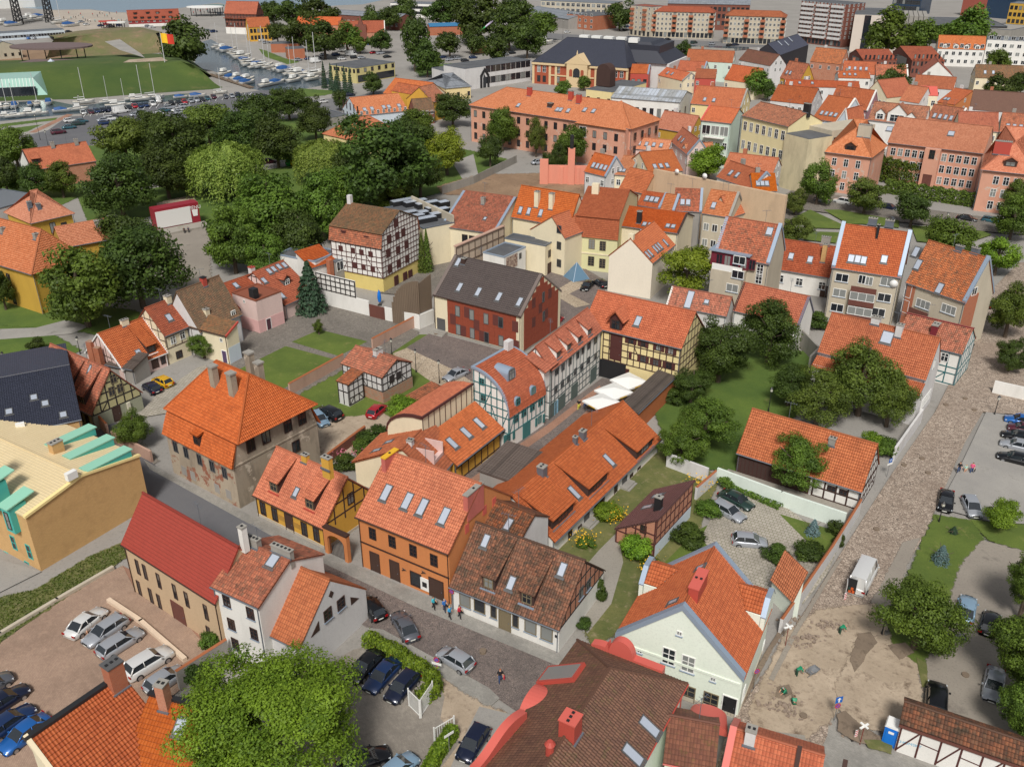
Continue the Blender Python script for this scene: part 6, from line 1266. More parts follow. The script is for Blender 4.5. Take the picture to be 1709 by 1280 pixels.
h=F('pink_roof_house','small cream house with a pink metal roof','house',(3,995,635),(3,1140,640),8,W_CRM,METP,[('f',3,[4.6],1.3,1.8,'4',FR_W)],R_=(3,1165,580),ov=.1)
h=F('blue_gable_house','pale blue house with an ornamental stepped gable','house',(3,400,900),(3,545,925),7.5,W_BLU,T_NEW,[('f',2,[.5],1.3,2.2,'4',FR_W)],apex=(3,520,730),roof='gablex',W=10,ov=.1);h.coping('f',W_WHT,.5,lift=.4)
M3=[('patched orange roof with three roof windows and grey firewalls',('s6',520,610),('s6',690,635),8,T_OR,W_GRY,('s6',740,530)),('narrow orange roof between two zinc firewalls',('s6',690,640),('s6',790,655),8,T_PALE,W_GRY,('s6',830,540)),('worn red roof with two roof windows and a satellite dish',('s6',785,650),('s6',985,660),8,T_MOT,W_GRY,('s6',1065,500)),('sand coloured block with hipped orange roof and paired windows',('s6',985,668),('s6',1190,700),8.5,T_PALE,W_SND,('s6',1080,500)),]
for i,(lab,a,b_,he,t,w_,r)in enumerate(M3):
 h=F('town_house',lab,'house',a,b_,he,w_,t,[('f',3,[1.6,5],1.2,1.6,'2',FR_W)]if i==3 else[],R_=r,ov=.1,group='old town houses');h.coping('r',ZINC if i<3 else CONC,.5,lift=.35)
 for j in range((3,0,2,1)[i]):rwin(h,.3+.2*j,1.6)
h=F('sand_firewall_house','sand coloured house with a long bare firewall and two satellite dishes','house',('s6',395,490),('s6',575,530),8.5,plas('sand_firewall',rgb(196,170,140),.6),T_OR,[('f',3,[4.5],1.2,1.6,'2',FR_W)],R_=('s6',620,370),ov=.1)
h.box('firewall',h.L-.3,h.L+32,h.W*.45,h.W*.55,0,h.hr+.8,MATS['sand_firewall']);o=ob('satellite_dish',dish_mesh(.55),h.root,(h.L+6,h.W*.45,h.hr+1.4));o=ob('satellite_dish',dish_mesh(.6),h.root,(h.L+13,h.W*.45,h.hr+1.6))
h=F('sand_row_house','sand coloured row house with an orange roof sloping to the square','house',('s6',1190,700),('s6',1375,640),8,W_SND,T_PALE,[('f',4,[1.6,4.6],1,1.5,'2',FR_W)],R_=('s6',1310,490),ov=.1)
g=G((2,400,1225),0);t=thing('salmon_chimney_wall','salmon painted firewall with buttresses and a tall chimney','wall',(g.x,g.y,0),-.08)
b=MB();b.box(-9,13,0,.6,0,5);ob('wall',b.build('wall',plas('salmon_paint',rgb(216,140,118),.2)),t)
for i in range(5):b=MB();b.box(-8.6+4.4*i,-7.8+4.4*i,-.4,-.002,0,4.6);ob('buttress',b.build('buttress',MATS['salmon_paint']),t)
b=MB();b.box(-2.2,-.4,-.7,.9,0,9.5);b.box(-9.6,-7.4,-.7,.9,0,6.5);ob('chimney',b.build('chimney',MATS['salmon_paint']),t);b=MB();b.tube((-1.3,.1,9.5),(-1.3,.1,13),.5,10);ob('flue',b.build('flue',BLACK),t)
GRASS=ground('lawn_grass',rgb(74,92,32),rgb(96,112,42),rgb(122,120,66),.14,.95,.5,5,.57)
GRASSD=ground('park_grass',rgb(66,90,32),rgb(90,110,40),rgb(110,108,60),.1,.95,.5,4,.6)
MEADOW=ground('rough_grass',rgb(84,92,46),rgb(112,110,64),rgb(140,128,96),.3,.95,.5,4,.55)
ASPH=ground('asphalt',rgb(104,104,106),rgb(118,117,116),rgb(92,90,90),.12,.9,.2,9,.62)
ASPHL=ground('pale_asphalt',rgb(140,137,132),rgb(158,154,147),rgb(116,112,106),.12,.9,.2,6,.57)
ASPHD=ground('dark_asphalt',rgb(92,92,96),rgb(102,102,104),rgb(80,80,84),.1,.9,.2,9,.6)
ASPHW=ground('worn_asphalt',rgb(132,124,114),rgb(148,140,128),rgb(104,97,90),.09,.95,.3,4,.57)
DIRT=ground('sandy_dirt',rgb(154,138,118),rgb(180,163,142),rgb(110,94,78),.22,1,.8,2.2,.53)
DIRTD=ground('dug_soil',rgb(124,100,78),rgb(150,124,98),rgb(96,76,60),.1,1,.8,1.5,.55)
YARD=ground('yard_ground',rgb(140,134,124),rgb(154,148,138),rgb(112,114,88),.09,.95,.4,4,.6)
TOWN=ground('town_ground',rgb(138,134,128),rgb(150,146,140),rgb(118,115,108),.05,.95,.3,3,.6)
SETT=cells('dark_setts',rgb(112,102,98),rgb(136,122,114),rgb(76,70,66),.17,0,.85,True)
SETTT=cells('tan_cobbles',rgb(140,124,110),rgb(182,166,150),rgb(96,86,76),.28,0,.9,True,dirt=rgb(128,112,98))
SETTG=cells('grey_setts',rgb(118,112,104),rgb(138,130,120),rgb(82,78,72),.2,0,.9,True)
SETTL=cells('pale_cobbles',rgb(176,158,134),rgb(190,174,152),rgb(120,108,92),.3,0,.9,True)
PAVE=cells('grey_pavers',rgb(146,143,136),rgb(160,156,148),rgb(112,110,104),.2,.1,.9,rot=38)
PAVE2=cells('court_pavers',rgb(138,130,120),rgb(152,144,133),rgb(108,102,94),.22,.11,.9,rot=52)
HERR=cells('tan_brick_paving',rgb(156,130,112),rgb(168,142,122),rgb(122,104,90),.24,.12,.9,rot=50)
REDP=cells('red_brick_paving',rgb(156,116,96),rgb(166,126,104),rgb(122,98,84),.24,.12,.9,rot=50)
SLAB=cells('concrete_slabs',rgb(160,152,140),rgb(172,164,152),rgb(112,112,84),.5,.5,.9,rot=30)
b=MB();b.add([(-2500,20,0),(2500,20,0),(2500,6000,0),(-2500,6000,0)],[(0,1,2,3)])
struct(ob('ground',b.build('ground',TOWN)))
ZN=[0]
RAG={}
def ragged(m):
 """the same ground with an edge that frays out"""
 if m.name in RAG:return RAG[m.name]
 r=m.copy();n=r.node_tree.nodes;l=r.node_tree.links;at=n.new('ShaderNodeAttribute');at.attribute_name='fade'
 v=objvec(n);f=nz_(n,l,v,.9,6,.7);q=n.new('ShaderNodeMath');q.operation='SUBTRACT';l.new(at.outputs['Fac'],q.inputs[0]);l.new(f,q.inputs[1])
 tr=n.new('ShaderNodeBsdfTransparent');ms=n.new('ShaderNodeMixShader');l.new(ramp(n,l,q.outputs[0],-.06,.06),ms.inputs[0]);l.new(tr.outputs[0],ms.inputs[1]);l.new(n['Principled BSDF'].outputs[0],ms.inputs[2]);l.new(ms.outputs[0],n['Material Output'].inputs[0])
 RAG[m.name]=r;return r
FRAY=('sandy_dirt','dark_earth','rough_grass','dug_soil','worn_asphalt','park_grass')
def zn(name,pts,m,z=None,kerb=0,reg=None):
 """a flush sheet on the ground (4 mm above the one below); kerb makes it a raised slab"""
 ZN[0]+=1;z=.004*ZN[0]if z is None else z
 P=[G((reg,)+p if reg is not None else p,0)for p in pts];c=sum(P,Vector())/len(P)
 b=MB();n=len(P)
 if kerb:
  b.add([(p.x-c.x,p.y-c.y,0)for p in P]+[(p.x-c.x,p.y-c.y,kerb)for p in P],[tuple(range(n,2*n))]+[(i,(i+1)%n,n+(i+1)%n,n+i)for i in range(n)])
  o=ob(name,b.build(name,m),None,(c.x,c.y,.004))
 elif m.name in FRAY or name in('verge_lawn','back_lawn'):
  ar=sum(P[i-1].x*P[i].y-P[i].x*P[i-1].y for i in range(n));sg=1 if ar>0 else-1;far=max(1,min(4,c.length/110));far=min(far,.8*abs(ar)/2/sum((P[i]-P[i-1]).length for i in range(n)));o_,i_=[],[]
  for i in range(n):
   d0,d1=(P[i]-P[i-1]).normalized(),(P[(i+1)%n]-P[i]).normalized();nn=(Vector((-d0.y,d0.x,0))+Vector((-d1.y,d1.x,0)))*sg;nn=nn.normalized()if nn.length>.2 else Vector()
   o_.append(P[i]-c-nn*.7*far);i_.append(P[i]-c+nn*.8*far)
  b.add([(p.x,p.y,0)for p in o_+i_],[tuple(range(n,2*n))]+[(i,(i+1)%n,n+(i+1)%n,n+i)for i in range(n)])
  me=b.build(name,ragged(m));at=me.attributes.new('fade','FLOAT','POINT');at.data.foreach_set('value',[0.15]*n+[1.0]*n);o=ob(name,me,None,(c.x,c.y,z))
 else:b.add([(p.x-c.x,p.y-c.y,0)for p in P],[tuple(range(n))]);o=ob(name,b.build(name,m),None,(c.x,c.y,z))
 return struct(o)
m,n,l,p=nodes('harbour_water');p.inputs['Base Color'].default_value=col4(rgb(58,74,84));p.inputs['Roughness'].default_value=.12;p.inputs['Specular IOR Level'].default_value=.6
v=objvec(n);bump(n,l,p,nz_(n,l,v,1.2,4),.25,.2);WATER=m
m,n,l,p=nodes('lagoon_water');p.inputs['Base Color'].default_value=col4(rgb(120,140,154));p.inputs['Roughness'].default_value=.3
v=objvec(n);bump(n,l,p,nz_(n,l,v,.25,5),.4,.6);WATERL=m
zn('lagoon',[(-900,-110),(-900,10),(20,12),(80,17),(150,16),(190,21),(212,21),(300,14),(365,5),(378,9),(430,19),(480,20),(530,12),(575,9),(605,8),(650,-2),(1000,-40),(1600,-110)],WATERL)
zn('harbour_basin',[(338,70),(352,66),(366,74),(382,92),(410,106),(455,119),(548,131),(556,140),(500,150),(440,153),(408,146),(392,132),(352,118),(322,112)],WATER)
zn('moat',[(-60,176),(0,172),(84,168),(130,177),(220,167),(300,157),(345,157),(330,166),(250,173),(190,188),(120,191),(0,203),(-60,208)],WATER)
zn('quay',[(340,62),(352,62),(372,70),(392,84),(430,95),(430,60),(352,40)],ASPHL)
zn('beach_plaza',[(85,18),(150,17),(190,22),(210,22),(215,30),(180,55),(110,55),(90,40)],ground('pale_quay',rgb(160,150,138),rgb(174,164,150),rgb(140,132,122),.05,.95,.2,2))
zn('quay_road',[(430,78),(470,100),(550,112),(560,118),(540,130),(456,117),(412,104),(395,84)],ASPHL)
zn('quay_lawn',[(432,82),(445,86),(475,98),(500,104),(480,108),(445,96)],GRASSD)
zn('car_park',[(-60,262),(50,226),(95,197),(190,190),(252,175),(332,167),(430,152),(470,150),(470,172),(380,196),(330,208),(240,224),(150,243),(62,248)],ASPHD)
zn('promenade',[(-60,212),(0,204),(118,192),(80,218),(48,226),(-60,240)],ASPHL)
zn('promenade_lawn',[(-60,212),(0,208),(96,197),(92,201),(0,213),(-60,218)],GRASSD)
zn('promenade_lawn',[(-60,222),(0,218),(72,208),(46,220),(-60,232)],GRASSD)
zn('promenade_brick_path',[(112,191),(122,192),(60,222),(48,222)],REDP)
zn('harbour_street',[(430,160),(500,170),(600,160),(760,120),(900,118),(900,130),(780,134),(640,170),(560,190),(480,186),(430,190)],ASPH)
zn('harbour_lawn',[(475,160),(500,148),(560,152),(590,150),(540,160),(490,164)],GRASSD)
zn('harbour_lawn',[(690,115),(720,108),(770,106),(790,110),(740,122),(700,128)],GRASSD)
zn('river',[(1090,82),(1220,86),(1250,84),(1250,78),(1090,74)],WATER)
zn('canal_street',[(900,55),(1090,66),(1330,74),(1330,82),(1090,74),(900,66)],ASPH)
zn('park_lawn',[(-60,330),(40,280),(140,245),(300,230),(430,205),(520,195),(590,230),(700,235),(800,255),(860,270),(800,290),(740,320),(660,345),(560,390),(470,440),(360,440),(340,380),(300,340),(160,400),(130,330),(-60,420)],GRASSD)
zn('park_road',[(150,318),(250,303),(400,282),(470,268),(590,250),(596,258),(480,278),(400,292),(260,314),(160,330)],ASPHL)
zn('park_path',[(755,272),(790,258),(800,300),(778,310)],ASPHL)
zn('stage_square',[(258,395),(345,380),(352,400),(350,470),(400,520),(330,500),(262,460)],ASPHW)
zn('stage_bed',[(262,340),(325,325),(330,345),(262,360)],DIRT)
zn('excavation',[(730,312),(800,292),(900,290),(985,292),(985,330),(860,330),(740,325)],DIRTD)
zn('left_lawn',[(-60,505),(0,515),(75,548),(90,560),(135,585),(60,618),(0,632),(-60,640)],GRASSD)
zn('left_lawn',[(-60,540),(-60,480),(60,500),(230,520),(240,545),(170,560),(80,548)],GRASSD)
zn('left_path',[(-60,552),(60,548),(110,535),(150,545),(120,558),(70,562),(-60,572)],ASPHL)
zn('left_street',[(-60,640),(30,628),(60,618),(75,640),(150,690),(230,730),(265,770),(230,790),(150,735),(40,670),(-60,665)],ASPHW)
zn('street_asphalt',[(120,672),(185,690),(218,742),(262,780),(420,872),(520,930),(500,970),(380,905),(245,832),(150,740)],ASPHD)
zn('cobbled_street',[(500,918),(540,935),(690,1012),(936,1113),(905,1180),(880,1200),(820,1160),(700,1092),(615,1050),(480,965)],SETT)
zn('pavement',[(240,768),(300,802),(420,862),(545,922),(700,992),(945,1100),(936,1114),(690,1012),(530,936),(410,872),(250,784)],PAVE,kerb=.12)
zn('pavement',[(612,1048),(640,1052),(700,1085),(815,1148),(834,1166),(818,1180),(800,1172),(690,1100),(612,1066)],PAVE,kerb=.12)
zn('sandy_forecourt',[(735,1130),(808,1178),(880,1205),(830,1290),(700,1300),(712,1200)],DIRT)
zn('car_court',[(590,1085),(640,1075),(730,1130),(742,1165),(735,1200),(768,1240),(700,1330),(480,1330),(480,1150)],PAVE2)
zn('forecourt_asphalt',[(800,1180),(880,1200),(860,1260),(800,1330),(740,1310),(770,1240)],ASPHL)
zn('brick_car_park',[(-60,1120),(0,1075),(120,990),(205,945),(225,985),(300,1030),(372,1110),(330,1130),(240,1200),(100,1330),(-60,1330)],HERR)
zn('brick_path',[(205,945),(215,950),(300,1010),(385,1075),(372,1096),(290,1040),(192,985)],REDP,kerb=.1)
zn('grass_bank',[(-60,1010),(60,985),(150,930),(250,890),(235,915),(130,985),(0,1072),(-60,1110)],MEADOW)
zn('beige_forecourt',[(-60,1000),(0,935),(70,955),(0,990),(-60,1040)],ASPHL)
zn('lane',[(700,845),(790,785),(905,705),(1005,632),(1050,640),(960,715),(880,790),(780,880)],SETT)
zn('lane_footway',[(860,795),(940,722),(1000,668),(1012,674),(950,735),(880,800)],REDP)
zn('lane_footway',[(775,808),(845,758),(912,712),(1000,645),(1006,650),(918,722),(850,770),(785,818)],REDP)
zn('courtyard',[(300,660),(345,610),(390,590),(415,560),(470,525),(540,508),(610,520),(700,555),(690,590),(600,640),(480,690),(440,700),(350,700)],SETTG)
zn('courtyard_slabs',[(225,700),(262,660),(330,615),(375,600),(400,625),(330,690),(285,690)],SLAB)
zn('courtyard_gravel',[(540,530),(570,515),(690,555),(640,590),(585,580)],SETTG)
zn('courtyard_lawn',[(380,968),(545,895),(830,965),(660,1052)],GRASS,reg='s4')
zn('courtyard_lawn',[(70,1130),(345,993),(637,1072),(325,1250),(180,1330)],GRASS,reg='s4')
zn('back_lawn',[(500,660),(590,610),(660,590),(720,640),(700,700),(660,720),(560,700),(520,700)],GRASS)
zn('upper_lawn',[(640,600),(700,560),(720,560),(690,590),(640,615)],GRASS)
zn('sandy_yard',[(520,712),(560,700),(640,692),(668,710),(620,745),(560,770),(525,770)],DIRT)
zn('car_yard_cobbles',[(655,592),(690,578),(830,640),(800,690),(760,668),(700,625)],SETTL)
zn('car_yard_setts',[(678,582),(722,555),(850,590),(860,620),(790,640),(755,618)],SETT)
zn('gateway_yard',[(900,460),(960,440),(1010,470),(1010,510),(960,560),(930,560),(925,500)],SETT)
zn('gateway_yard_path',[(930,485),(955,470),(985,475),(950,492),(985,510),(960,515),(935,500)],SETTL)
zn('spruce_garden',[(630,490),(700,440),(760,430),(720,500)],SETTG)
zn('garden_lawn',[(1095,690),(1130,640),(1180,560),(1350,590),(1370,640),(1330,690),(1240,790),(1120,780)],GRASSD)
zn('garden_ground',[(900,920),(1010,830),(1100,740),(1200,800),(1160,900),(1100,960),(1030,1060),(985,1080),(960,1000)],MEADOW)
zn('garden_path',[(940,990),(1000,920),(1030,890),(1040,940),(1020,1010),(980,1060)],YARD)
zn('small_lawn',[(1110,940),(1160,890),(1205,865),(1190,905),(1120,960)],GRASS)
zn('slab_court',[(1170,900),(1200,840),(1260,810),(1340,870),(1405,900),(1380,960),(1340,1010),(1230,980)],SLAB)
zn('court_bed',[(1300,860),(1400,890),(1420,880),(1380,930),(1340,900)],GRASS)
zn('barn_strip',[(1215,785),(1420,850),(1410,868),(1200,800)],YARD)
zn('cobbled_road',[(1700,440),(1640,500),(1590,630),(1560,690),(1490,790),(1400,930),(1300,1090),(1215,1215),(1190,1300),(1350,1300),(1380,1230),(1390,1150),(1470,1050),(1510,950),(1545,890),(1570,830),(1610,740),(1640,690),(1780,700),(1780,440)],SETTT)
zn('trodden_strip',[(1505,910),(1535,900),(1500,985),(1440,1090),(1400,1180),(1378,1180),(1420,1060),(1470,980)],ASPHW)
zn('sandy_works',[(1310,1060),(1370,1020),(1460,1010),(1480,1050),(1440,1110),(1390,1200),(1340,1240),(1260,1230),(1250,1190)],DIRT)
zn('bare_earth',[(1430,1070),(1500,1060),(1545,1110),(1545,1175),(1500,1225),(1410,1215),(1392,1150)],DIRT)
zn('parking_ground',[(1600,785),(1645,690),(1800,710),(1800,880),(1660,875),(1565,850)],ASPHL)
zn('verge_lawn',[(1480,1030),(1520,950),(1560,862),(1625,872),(1640,900),(1610,960),(1580,1010),(1560,1090),(1540,1120),(1490,1080)],GRASS)
zn('verge_lawn',[(1620,870),(1720,880),(1780,900),(1720,925),(1650,905)],GRASS)
zn('worn_car_park',[(1600,950),(1640,905),(1720,925),(1800,920),(1800,1250),(1640,1225),(1545,1200),(1535,1130),(1580,1030)],ASPHW)
zn('paved_crossing',[(1342,1204),(1362,1196),(1390,1198),(1396,1225),(1430,1244),(1510,1262),(1590,1300),(1390,1330),(1350,1262)],PAVE,kerb=.06)
zn('street_corner',[(1215,1215),(1342,1230),(1360,1290),(1200,1300)],YARD)
zn('square_street',[(1180,420),(1320,320),(1380,325),(1500,345),(1800,385),(1800,400),(1660,390),(1480,370),(1340,352),(1250,440)],SETTG)
zn('square_lawn',[(1330,362),(1352,352),(1408,378),(1405,384),(1345,382)],GRASS)
zn('square_lawn',[(1374,352),(1400,352),(1500,370),(1500,382),(1440,376),(1415,376)],GRASS)
zn('square_lawn',[(1345,388),(1400,390),(1395,408),(1340,402)],GRASS)
zn('square_lawn',[(1520,378),(1640,388),(1655,394),(1600,412),(1530,405)],GRASS)
EARTH=ground('dark_earth',rgb(112,98,84),rgb(134,118,100),rgb(88,76,64),.3,1,.8,2.5,.52)
zn('dug_strip',[(1432,1062),(1452,1058),(1462,1075),(1440,1102),(1425,1125),(1418,1105)],EARTH)
zn('dug_strip',[(1296,1150),(1316,1146),(1322,1160),(1306,1170),(1294,1166)],EARTH)
zn('dug_strip',[(1480,1080),(1510,1076),(1525,1092),(1500,1104)],EARTH)
zn('earth_edge',[(1398,1196),(1410,1190),(1440,1218),(1475,1236),(1470,1250),(1425,1240),(1398,1222)],EARTH)
zn('weedy_edge',[(1440,1238),(1490,1240),(1486,1262),(1450,1252)],MEADOW)
zn('weedy_edge',[(1528,1100),(1545,1110),(1548,1150),(1538,1150)],MEADOW)
zn('weedy_edge',[(1340,990),(1352,985),(1290,1085),(1240,1180),(1228,1180),(1275,1095)],EARTH)
zn('worn_track',[(1395,940),(1405,935),(1330,1060),(1290,1140),(1282,1136),(1320,1062)],ASPHW)
zn('oil_patch',[(1592,1062),(1606,1060),(1614,1070),(1606,1078),(1594,1072)],ASPHD)
def strip(name,a,b_,w_,hgt,m):
 A,B=G(a),G(b_);d=B-A;q=MB();q.box(0,d.length,-w_/2,w_/2,0,hgt);return struct(ob(name,q.build(name,m),None,A,math.atan2(d.y,d.x)))
for a,b_ in(((1500,800),(1470,840)),((1468,843),(1420,905)),((1418,908),(1375,975)),((1373,978),(1325,1060)),((1323,1064),(1275,1150)),((1545,710),(1505,790)),((1388,1150),(1412,1098)),((1416,1092),(1440,1050)),((1365,1200),(1385,1155))):strip('kerb',a,b_,.16,.09,CONC)
for a,b_ in(((1556,946),(1563,872)),((1566,872),(1618,886)),((1620,890),(1604,962))):strip('lawn_edging',a,b_,.18,.14,STONE)
for p in((1538,768),(1508,779),(1462,886),(1610,668),(1625,687),(1578,678),(1548,792),(806,1090),(1340,1198),(262,880),(848,690),(728,560),(676,536),(1610,1130),(1650,1220)):
 g=G(p);q=MB();q.tube((0,0,0),(0,0,.6),.34,14);struct(ob('manhole_cover',q.build('manhole_cover',EARTH),None,(g.x,g.y,-.19+.004*ZN[0]*0)))
for i in range(26):
 x=140+i*11;strip('bay_line',(x,196-i*1.35),(x+5,190-i*1.35),.15,.3,FR_W)
def mound(name,front,crest,back,rear,zc,m):
 A=[G(p,.05)for p in front];B=[G(p,zc)for p in crest];C=[G(p,zc)for p in back];D=[G(p,.05)for p in rear];n=len(A)
 b=MB();V=[]
 rows=[]
 for i in range(9):t=i/8;s_=t*t*(3-2*t);rows.append([a.lerp(c,t)*1 for a,c in zip(A,B)]);[rows[-1].__setitem__(k,Vector((r.x,r.y,.05+(zc-.05)*s_)))for k,r in enumerate(rows[-1])]
 rows+=[C]
 for i in range(1,6):t=i/5;rows.append([Vector((c.x+(d.x-c.x)*t,c.y+(d.y-c.y)*t,zc*(1-t)+.05))for c,d in zip(C,D)])
 c0=A[0];V=[(p.x-c0.x,p.y-c0.y,p.z)for r in rows for p in r]
 b.add(V,[(r*n+i,r*n+i+1,(r+1)*n+i+1,(r+1)*n+i)for r in range(len(rows)-1)for i in range(n-1)])
 return struct(ob(name,b.build(name,m,True),None,(c0.x,c0.y,0)))
mound('rampart',[(-80,172),(60,167),(130,166),(200,160),(300,153),(360,149),(372,146)],[(-80,119),(60,112),(150,106),(210,105),(262,103),(300,102),(318,108)],[(-80,112),(60,106),(150,101),(200,99),(262,96),(296,98),(316,106)],[(-80,104),(60,100),(140,94),(200,92),(260,90),(310,94),(355,128)],8,ground('rampart_grass',rgb(54,76,28),rgb(76,92,36),rgb(96,98,52),.03,.95,.5,2,.58))
mound('excavated_mound',[(75,98),(110,92),(150,96),(190,93),(235,92),(272,88)],[(90,68),(130,60),(170,56),(200,52),(235,52),(262,60)],[(90,62),(130,55),(170,51),(200,48),(232,48),(260,56)],[(80,60),(130,52),(170,48),(200,46),(235,46),(270,54)],8,ground('turned_earth',rgb(116,104,78),rgb(98,104,60),rgb(132,110,86),.05,1,.6,.8,.5))
zn('excavation_floor',[(-60,118),(40,112),(140,104),(160,92),(80,80),(-60,95)],DIRTD,z=.02)
P=[G(p,8.2)for p in((175,70),(200,66),(235,90),(242,97),(200,84))];b=MB();b.add([tuple(p)for p in P],[(0,1,2,3,4)]);struct(ob('rampart_path',b.build('rampart_path',ASPHL)))
P=[G(p,8.06)for p in((205,105),(215,100),(270,96),(280,102))];b=MB();b.add([tuple(p)for p in P],[(0,1,2,3)]);struct(ob('rampart_terrace',b.build('rampart_terrace',DIRT)))
def wall(name,label,pts,hgt,m,t=.3,cope=None,cat='wall',reg=None,ch=.04,cw=.04,group=None):
 P=[G((reg,)+p if reg is not None else p)for p in pts];c=P[0];o=thing(name,label,cat,c,0,group)
 for k,(a,b_)in enumerate(zip(P,P[1:])):
  d=b_-a;L=d.length;rz=math.atan2(d.y,d.x)
  q=MB();q.box(0,L+(t/2 if k<len(P)-2 else 0),-t/2,t/2,0,hgt);ob('wall_panel',q.build('wall_panel',m),o,a-c,rz)
  if cope:
   q=MB();q.extrude([(-t/2-cw/2,hgt+.003),(t/2+cw/2,hgt+.003),(0,hgt+ch+.16)],0,L,'x');ob('coping',q.build('coping',cope),o,a-c,rz)
 return o
PKW_=plas('pinkish_wall',rgb(186,152,134),.5)
wall('garden_wall','long pinkish courtyard wall with a red tile coping from the ruin to the white yard wall',[(370,1282),(690,1102)],2.0,PKW_,cope=T_OR,reg='s4')
wall('garden_wall','pinkish wall with red coping beside the lamp-lit lawn',[(860,1010),(1140,860)],2.0,PKW_,cope=T_OR,reg='s4')
wall('yard_wall','white yard wall with rubble foot below the timber-framed screen',[(545,735),(845,812)],3.0,W_WHT,reg='s4')
wall('yard_wall','white yard wall right of the brown gate',[(935,835),(1140,885),(1222,850)],2.6,W_WHT,reg='s4')
wall('yard_gate','wide red-brown boarded gate between two white yard walls',[(845,815),(935,838)],2.5,WOODR,.15,cat='gate',reg='s4')
o=wall('timber_screen','white timber-framed screen wall standing on the white yard wall',[(545,735),(770,793)],6.2,W_WHT,.25,reg='s4')
pl=KIDS[o][0];L=pl.dimensions.x;L=(G(('s4',770,793))-G(('s4',545,735))).length
for i in range(9):b=MB();x=L*i/8;b.box(x-.09,x+.09,-.2,-.128,3.05,6.2);ob('timber_beam',b.build('timber_beam',TIMBB),o,(0,0,0),pl.rotation_euler[2])
for z in(3.2,4.2,5.2,6.1):b=MB();b.box(0,L,-.21,-.13,z-.08,z+.08);ob('timber_beam',b.build('timber_beam',TIMBB),o,(0,0,0),pl.rotation_euler[2])
a,c2=G(('s4',975,858)),G(('s4',1140,885));d=c2-a;L=d.length;t=thing('board_screen','tall weathered board screen with a curved shoulder behind the white wall','screen',a,math.atan2(d.y,d.x));t.location.z=0
nb=16
for i in range(nb):
 x0,x1=L*i/nb,L*(i+1)/nb;zt=2.6+6.0*math.sqrt(max(.02,1-(1-(i+.5)/nb)**2));b=MB();b.box(x0+.02,x1-.02,.3,.42,0,zt);ob('board',b.build('board',WOOD),t)
a2=c2;c3=G(('s4',1225,850));d=c3-a2;L2=d.length;t=thing('board_screen','straight dark board screen above the white wall beside the rust-clad building','screen',(a2.x,a2.y,0),math.atan2(d.y,d.x))
for i in range(14):b=MB();b.box(L2*i/14+.02,L2*(i+1)/14-.02,.3,.42,2.7,8.0+i*.08);ob('board',b.build('board',WOOD),t)
h0,h1=G(('s4',1360,560),3.0),G(('s4',1640,430),3.0);d=h1-h0;t=thing('concrete_timber_wall','tall concrete firewall with grey timber framing behind the rust-clad building','wall',(h0.x,h0.y,0),math.atan2(d.y,d.x));L=d.length
b=MB();b.box(0,L,0,.4,0,8.4);ob('wall_panel',b.build('wall_panel',plas('buff_concrete',rgb(184,166,146),.5)),t);b=MB();b.box(-.1,L+.1,-.15,.55,8.41,8.6);ob('coping',b.build('coping',PKW_),t)
for i in range(9):b=MB();b.box(L*i/8-.1,L*i/8+.1,-.09,-.003,4.6,8.3);ob('timber_beam',b.build('timber_beam',TIMBF),t)
for z in(4.7,6.5,8.2):b=MB();b.box(0,L,-.11,-.004,z-.1,z+.1);ob('timber_beam',b.build('timber_beam',TIMBF),t)
wall('garden_wall','white street wall with orange coping beside the slab court',[(1300,1060),(1385,935),(1432,858)],2.1,W_GRW,cope=T_OR)
wall('garden_wall','pale green-white garden wall between the barn and the slab court',[(1195,805),(1300,845),(1408,882)],2.2,plas('pale_mint_wall',rgb(214,224,214),.2))
wall('garden_wall','worn white garden wall below the apple tree',[(1112,780),(1180,806)],2.2,W_GRW)
wall('garden_wall','short white wall with orange coping behind the brick and timber house',[(1160,836),(1192,808)],2.0,W_GRW,cope=T_OR)
wall('garden_wall','white wall of the street garden left of the birches',[(1490,770),(1535,705)],2.2,W_GRW)
wall('garden_wall','grey concrete wall with an orange capped lean-to beside the garden trees',[(1335,580),(1362,610),(1348,625)],3.2,CONC)
wall('street_wall','long white wall at the right edge of the cobbled road',[(1655,657),(1800,690)],2.2,W_WHT)
wall('court_wall','grey rendered wall with orange tile coping between the brick car park and the ash tree',[(300,1152),(383,1098)],2.4,W_GRY,cope=T_OR)
wall('kerb_wall','low pale stone kerb wall along the parked silver cars',[(182,1005),(235,1040),(310,1105)],.55,plas('pale_sandstone',rgb(214,192,168),.3),.45)
wall('kerb_wall','low grey stone edging below the grass bank',[(-40,1085),(0,1062),(95,1005),(190,950)],.5,STONE,.4)
wall('street_wall','pinkish wall with a small black name sign below the left timber house',[(155,700),(182,728)],2.0,PKW_,cope=T_OR)
wall('street_wall','pinkish wall in front of the garden bush, left of the ruined manor',[(190,738),(255,772)],1.8,PKW_)
wall('board_fence','long grey concrete panel fence around the dug ground beside the park',[(738,325),(790,308),(850,278),(862,272)],2.2,CONC,.15,cat='fence')
wall('yard_wall','low brick wall with red coping beside the roses of the sandy yard',[(548,775),(600,735),(610,728)],1.6,B_DRK,cope=T_OR)
wall('quay_wall','dark stone quay wall along the river below the flats',[(1090,82),(1160,84),(1225,87)],1.5,CONC,.6)
a,c2=G(('r3',1108,680)),G(('r3',1225,735));d=c2-a;L=d.length;t=thing('carriage_gate','orange arched carriage gateway with an iron gate between the mustard and orange houses','gateway',(a.x,a.y,0),math.atan2(d.y,d.x))
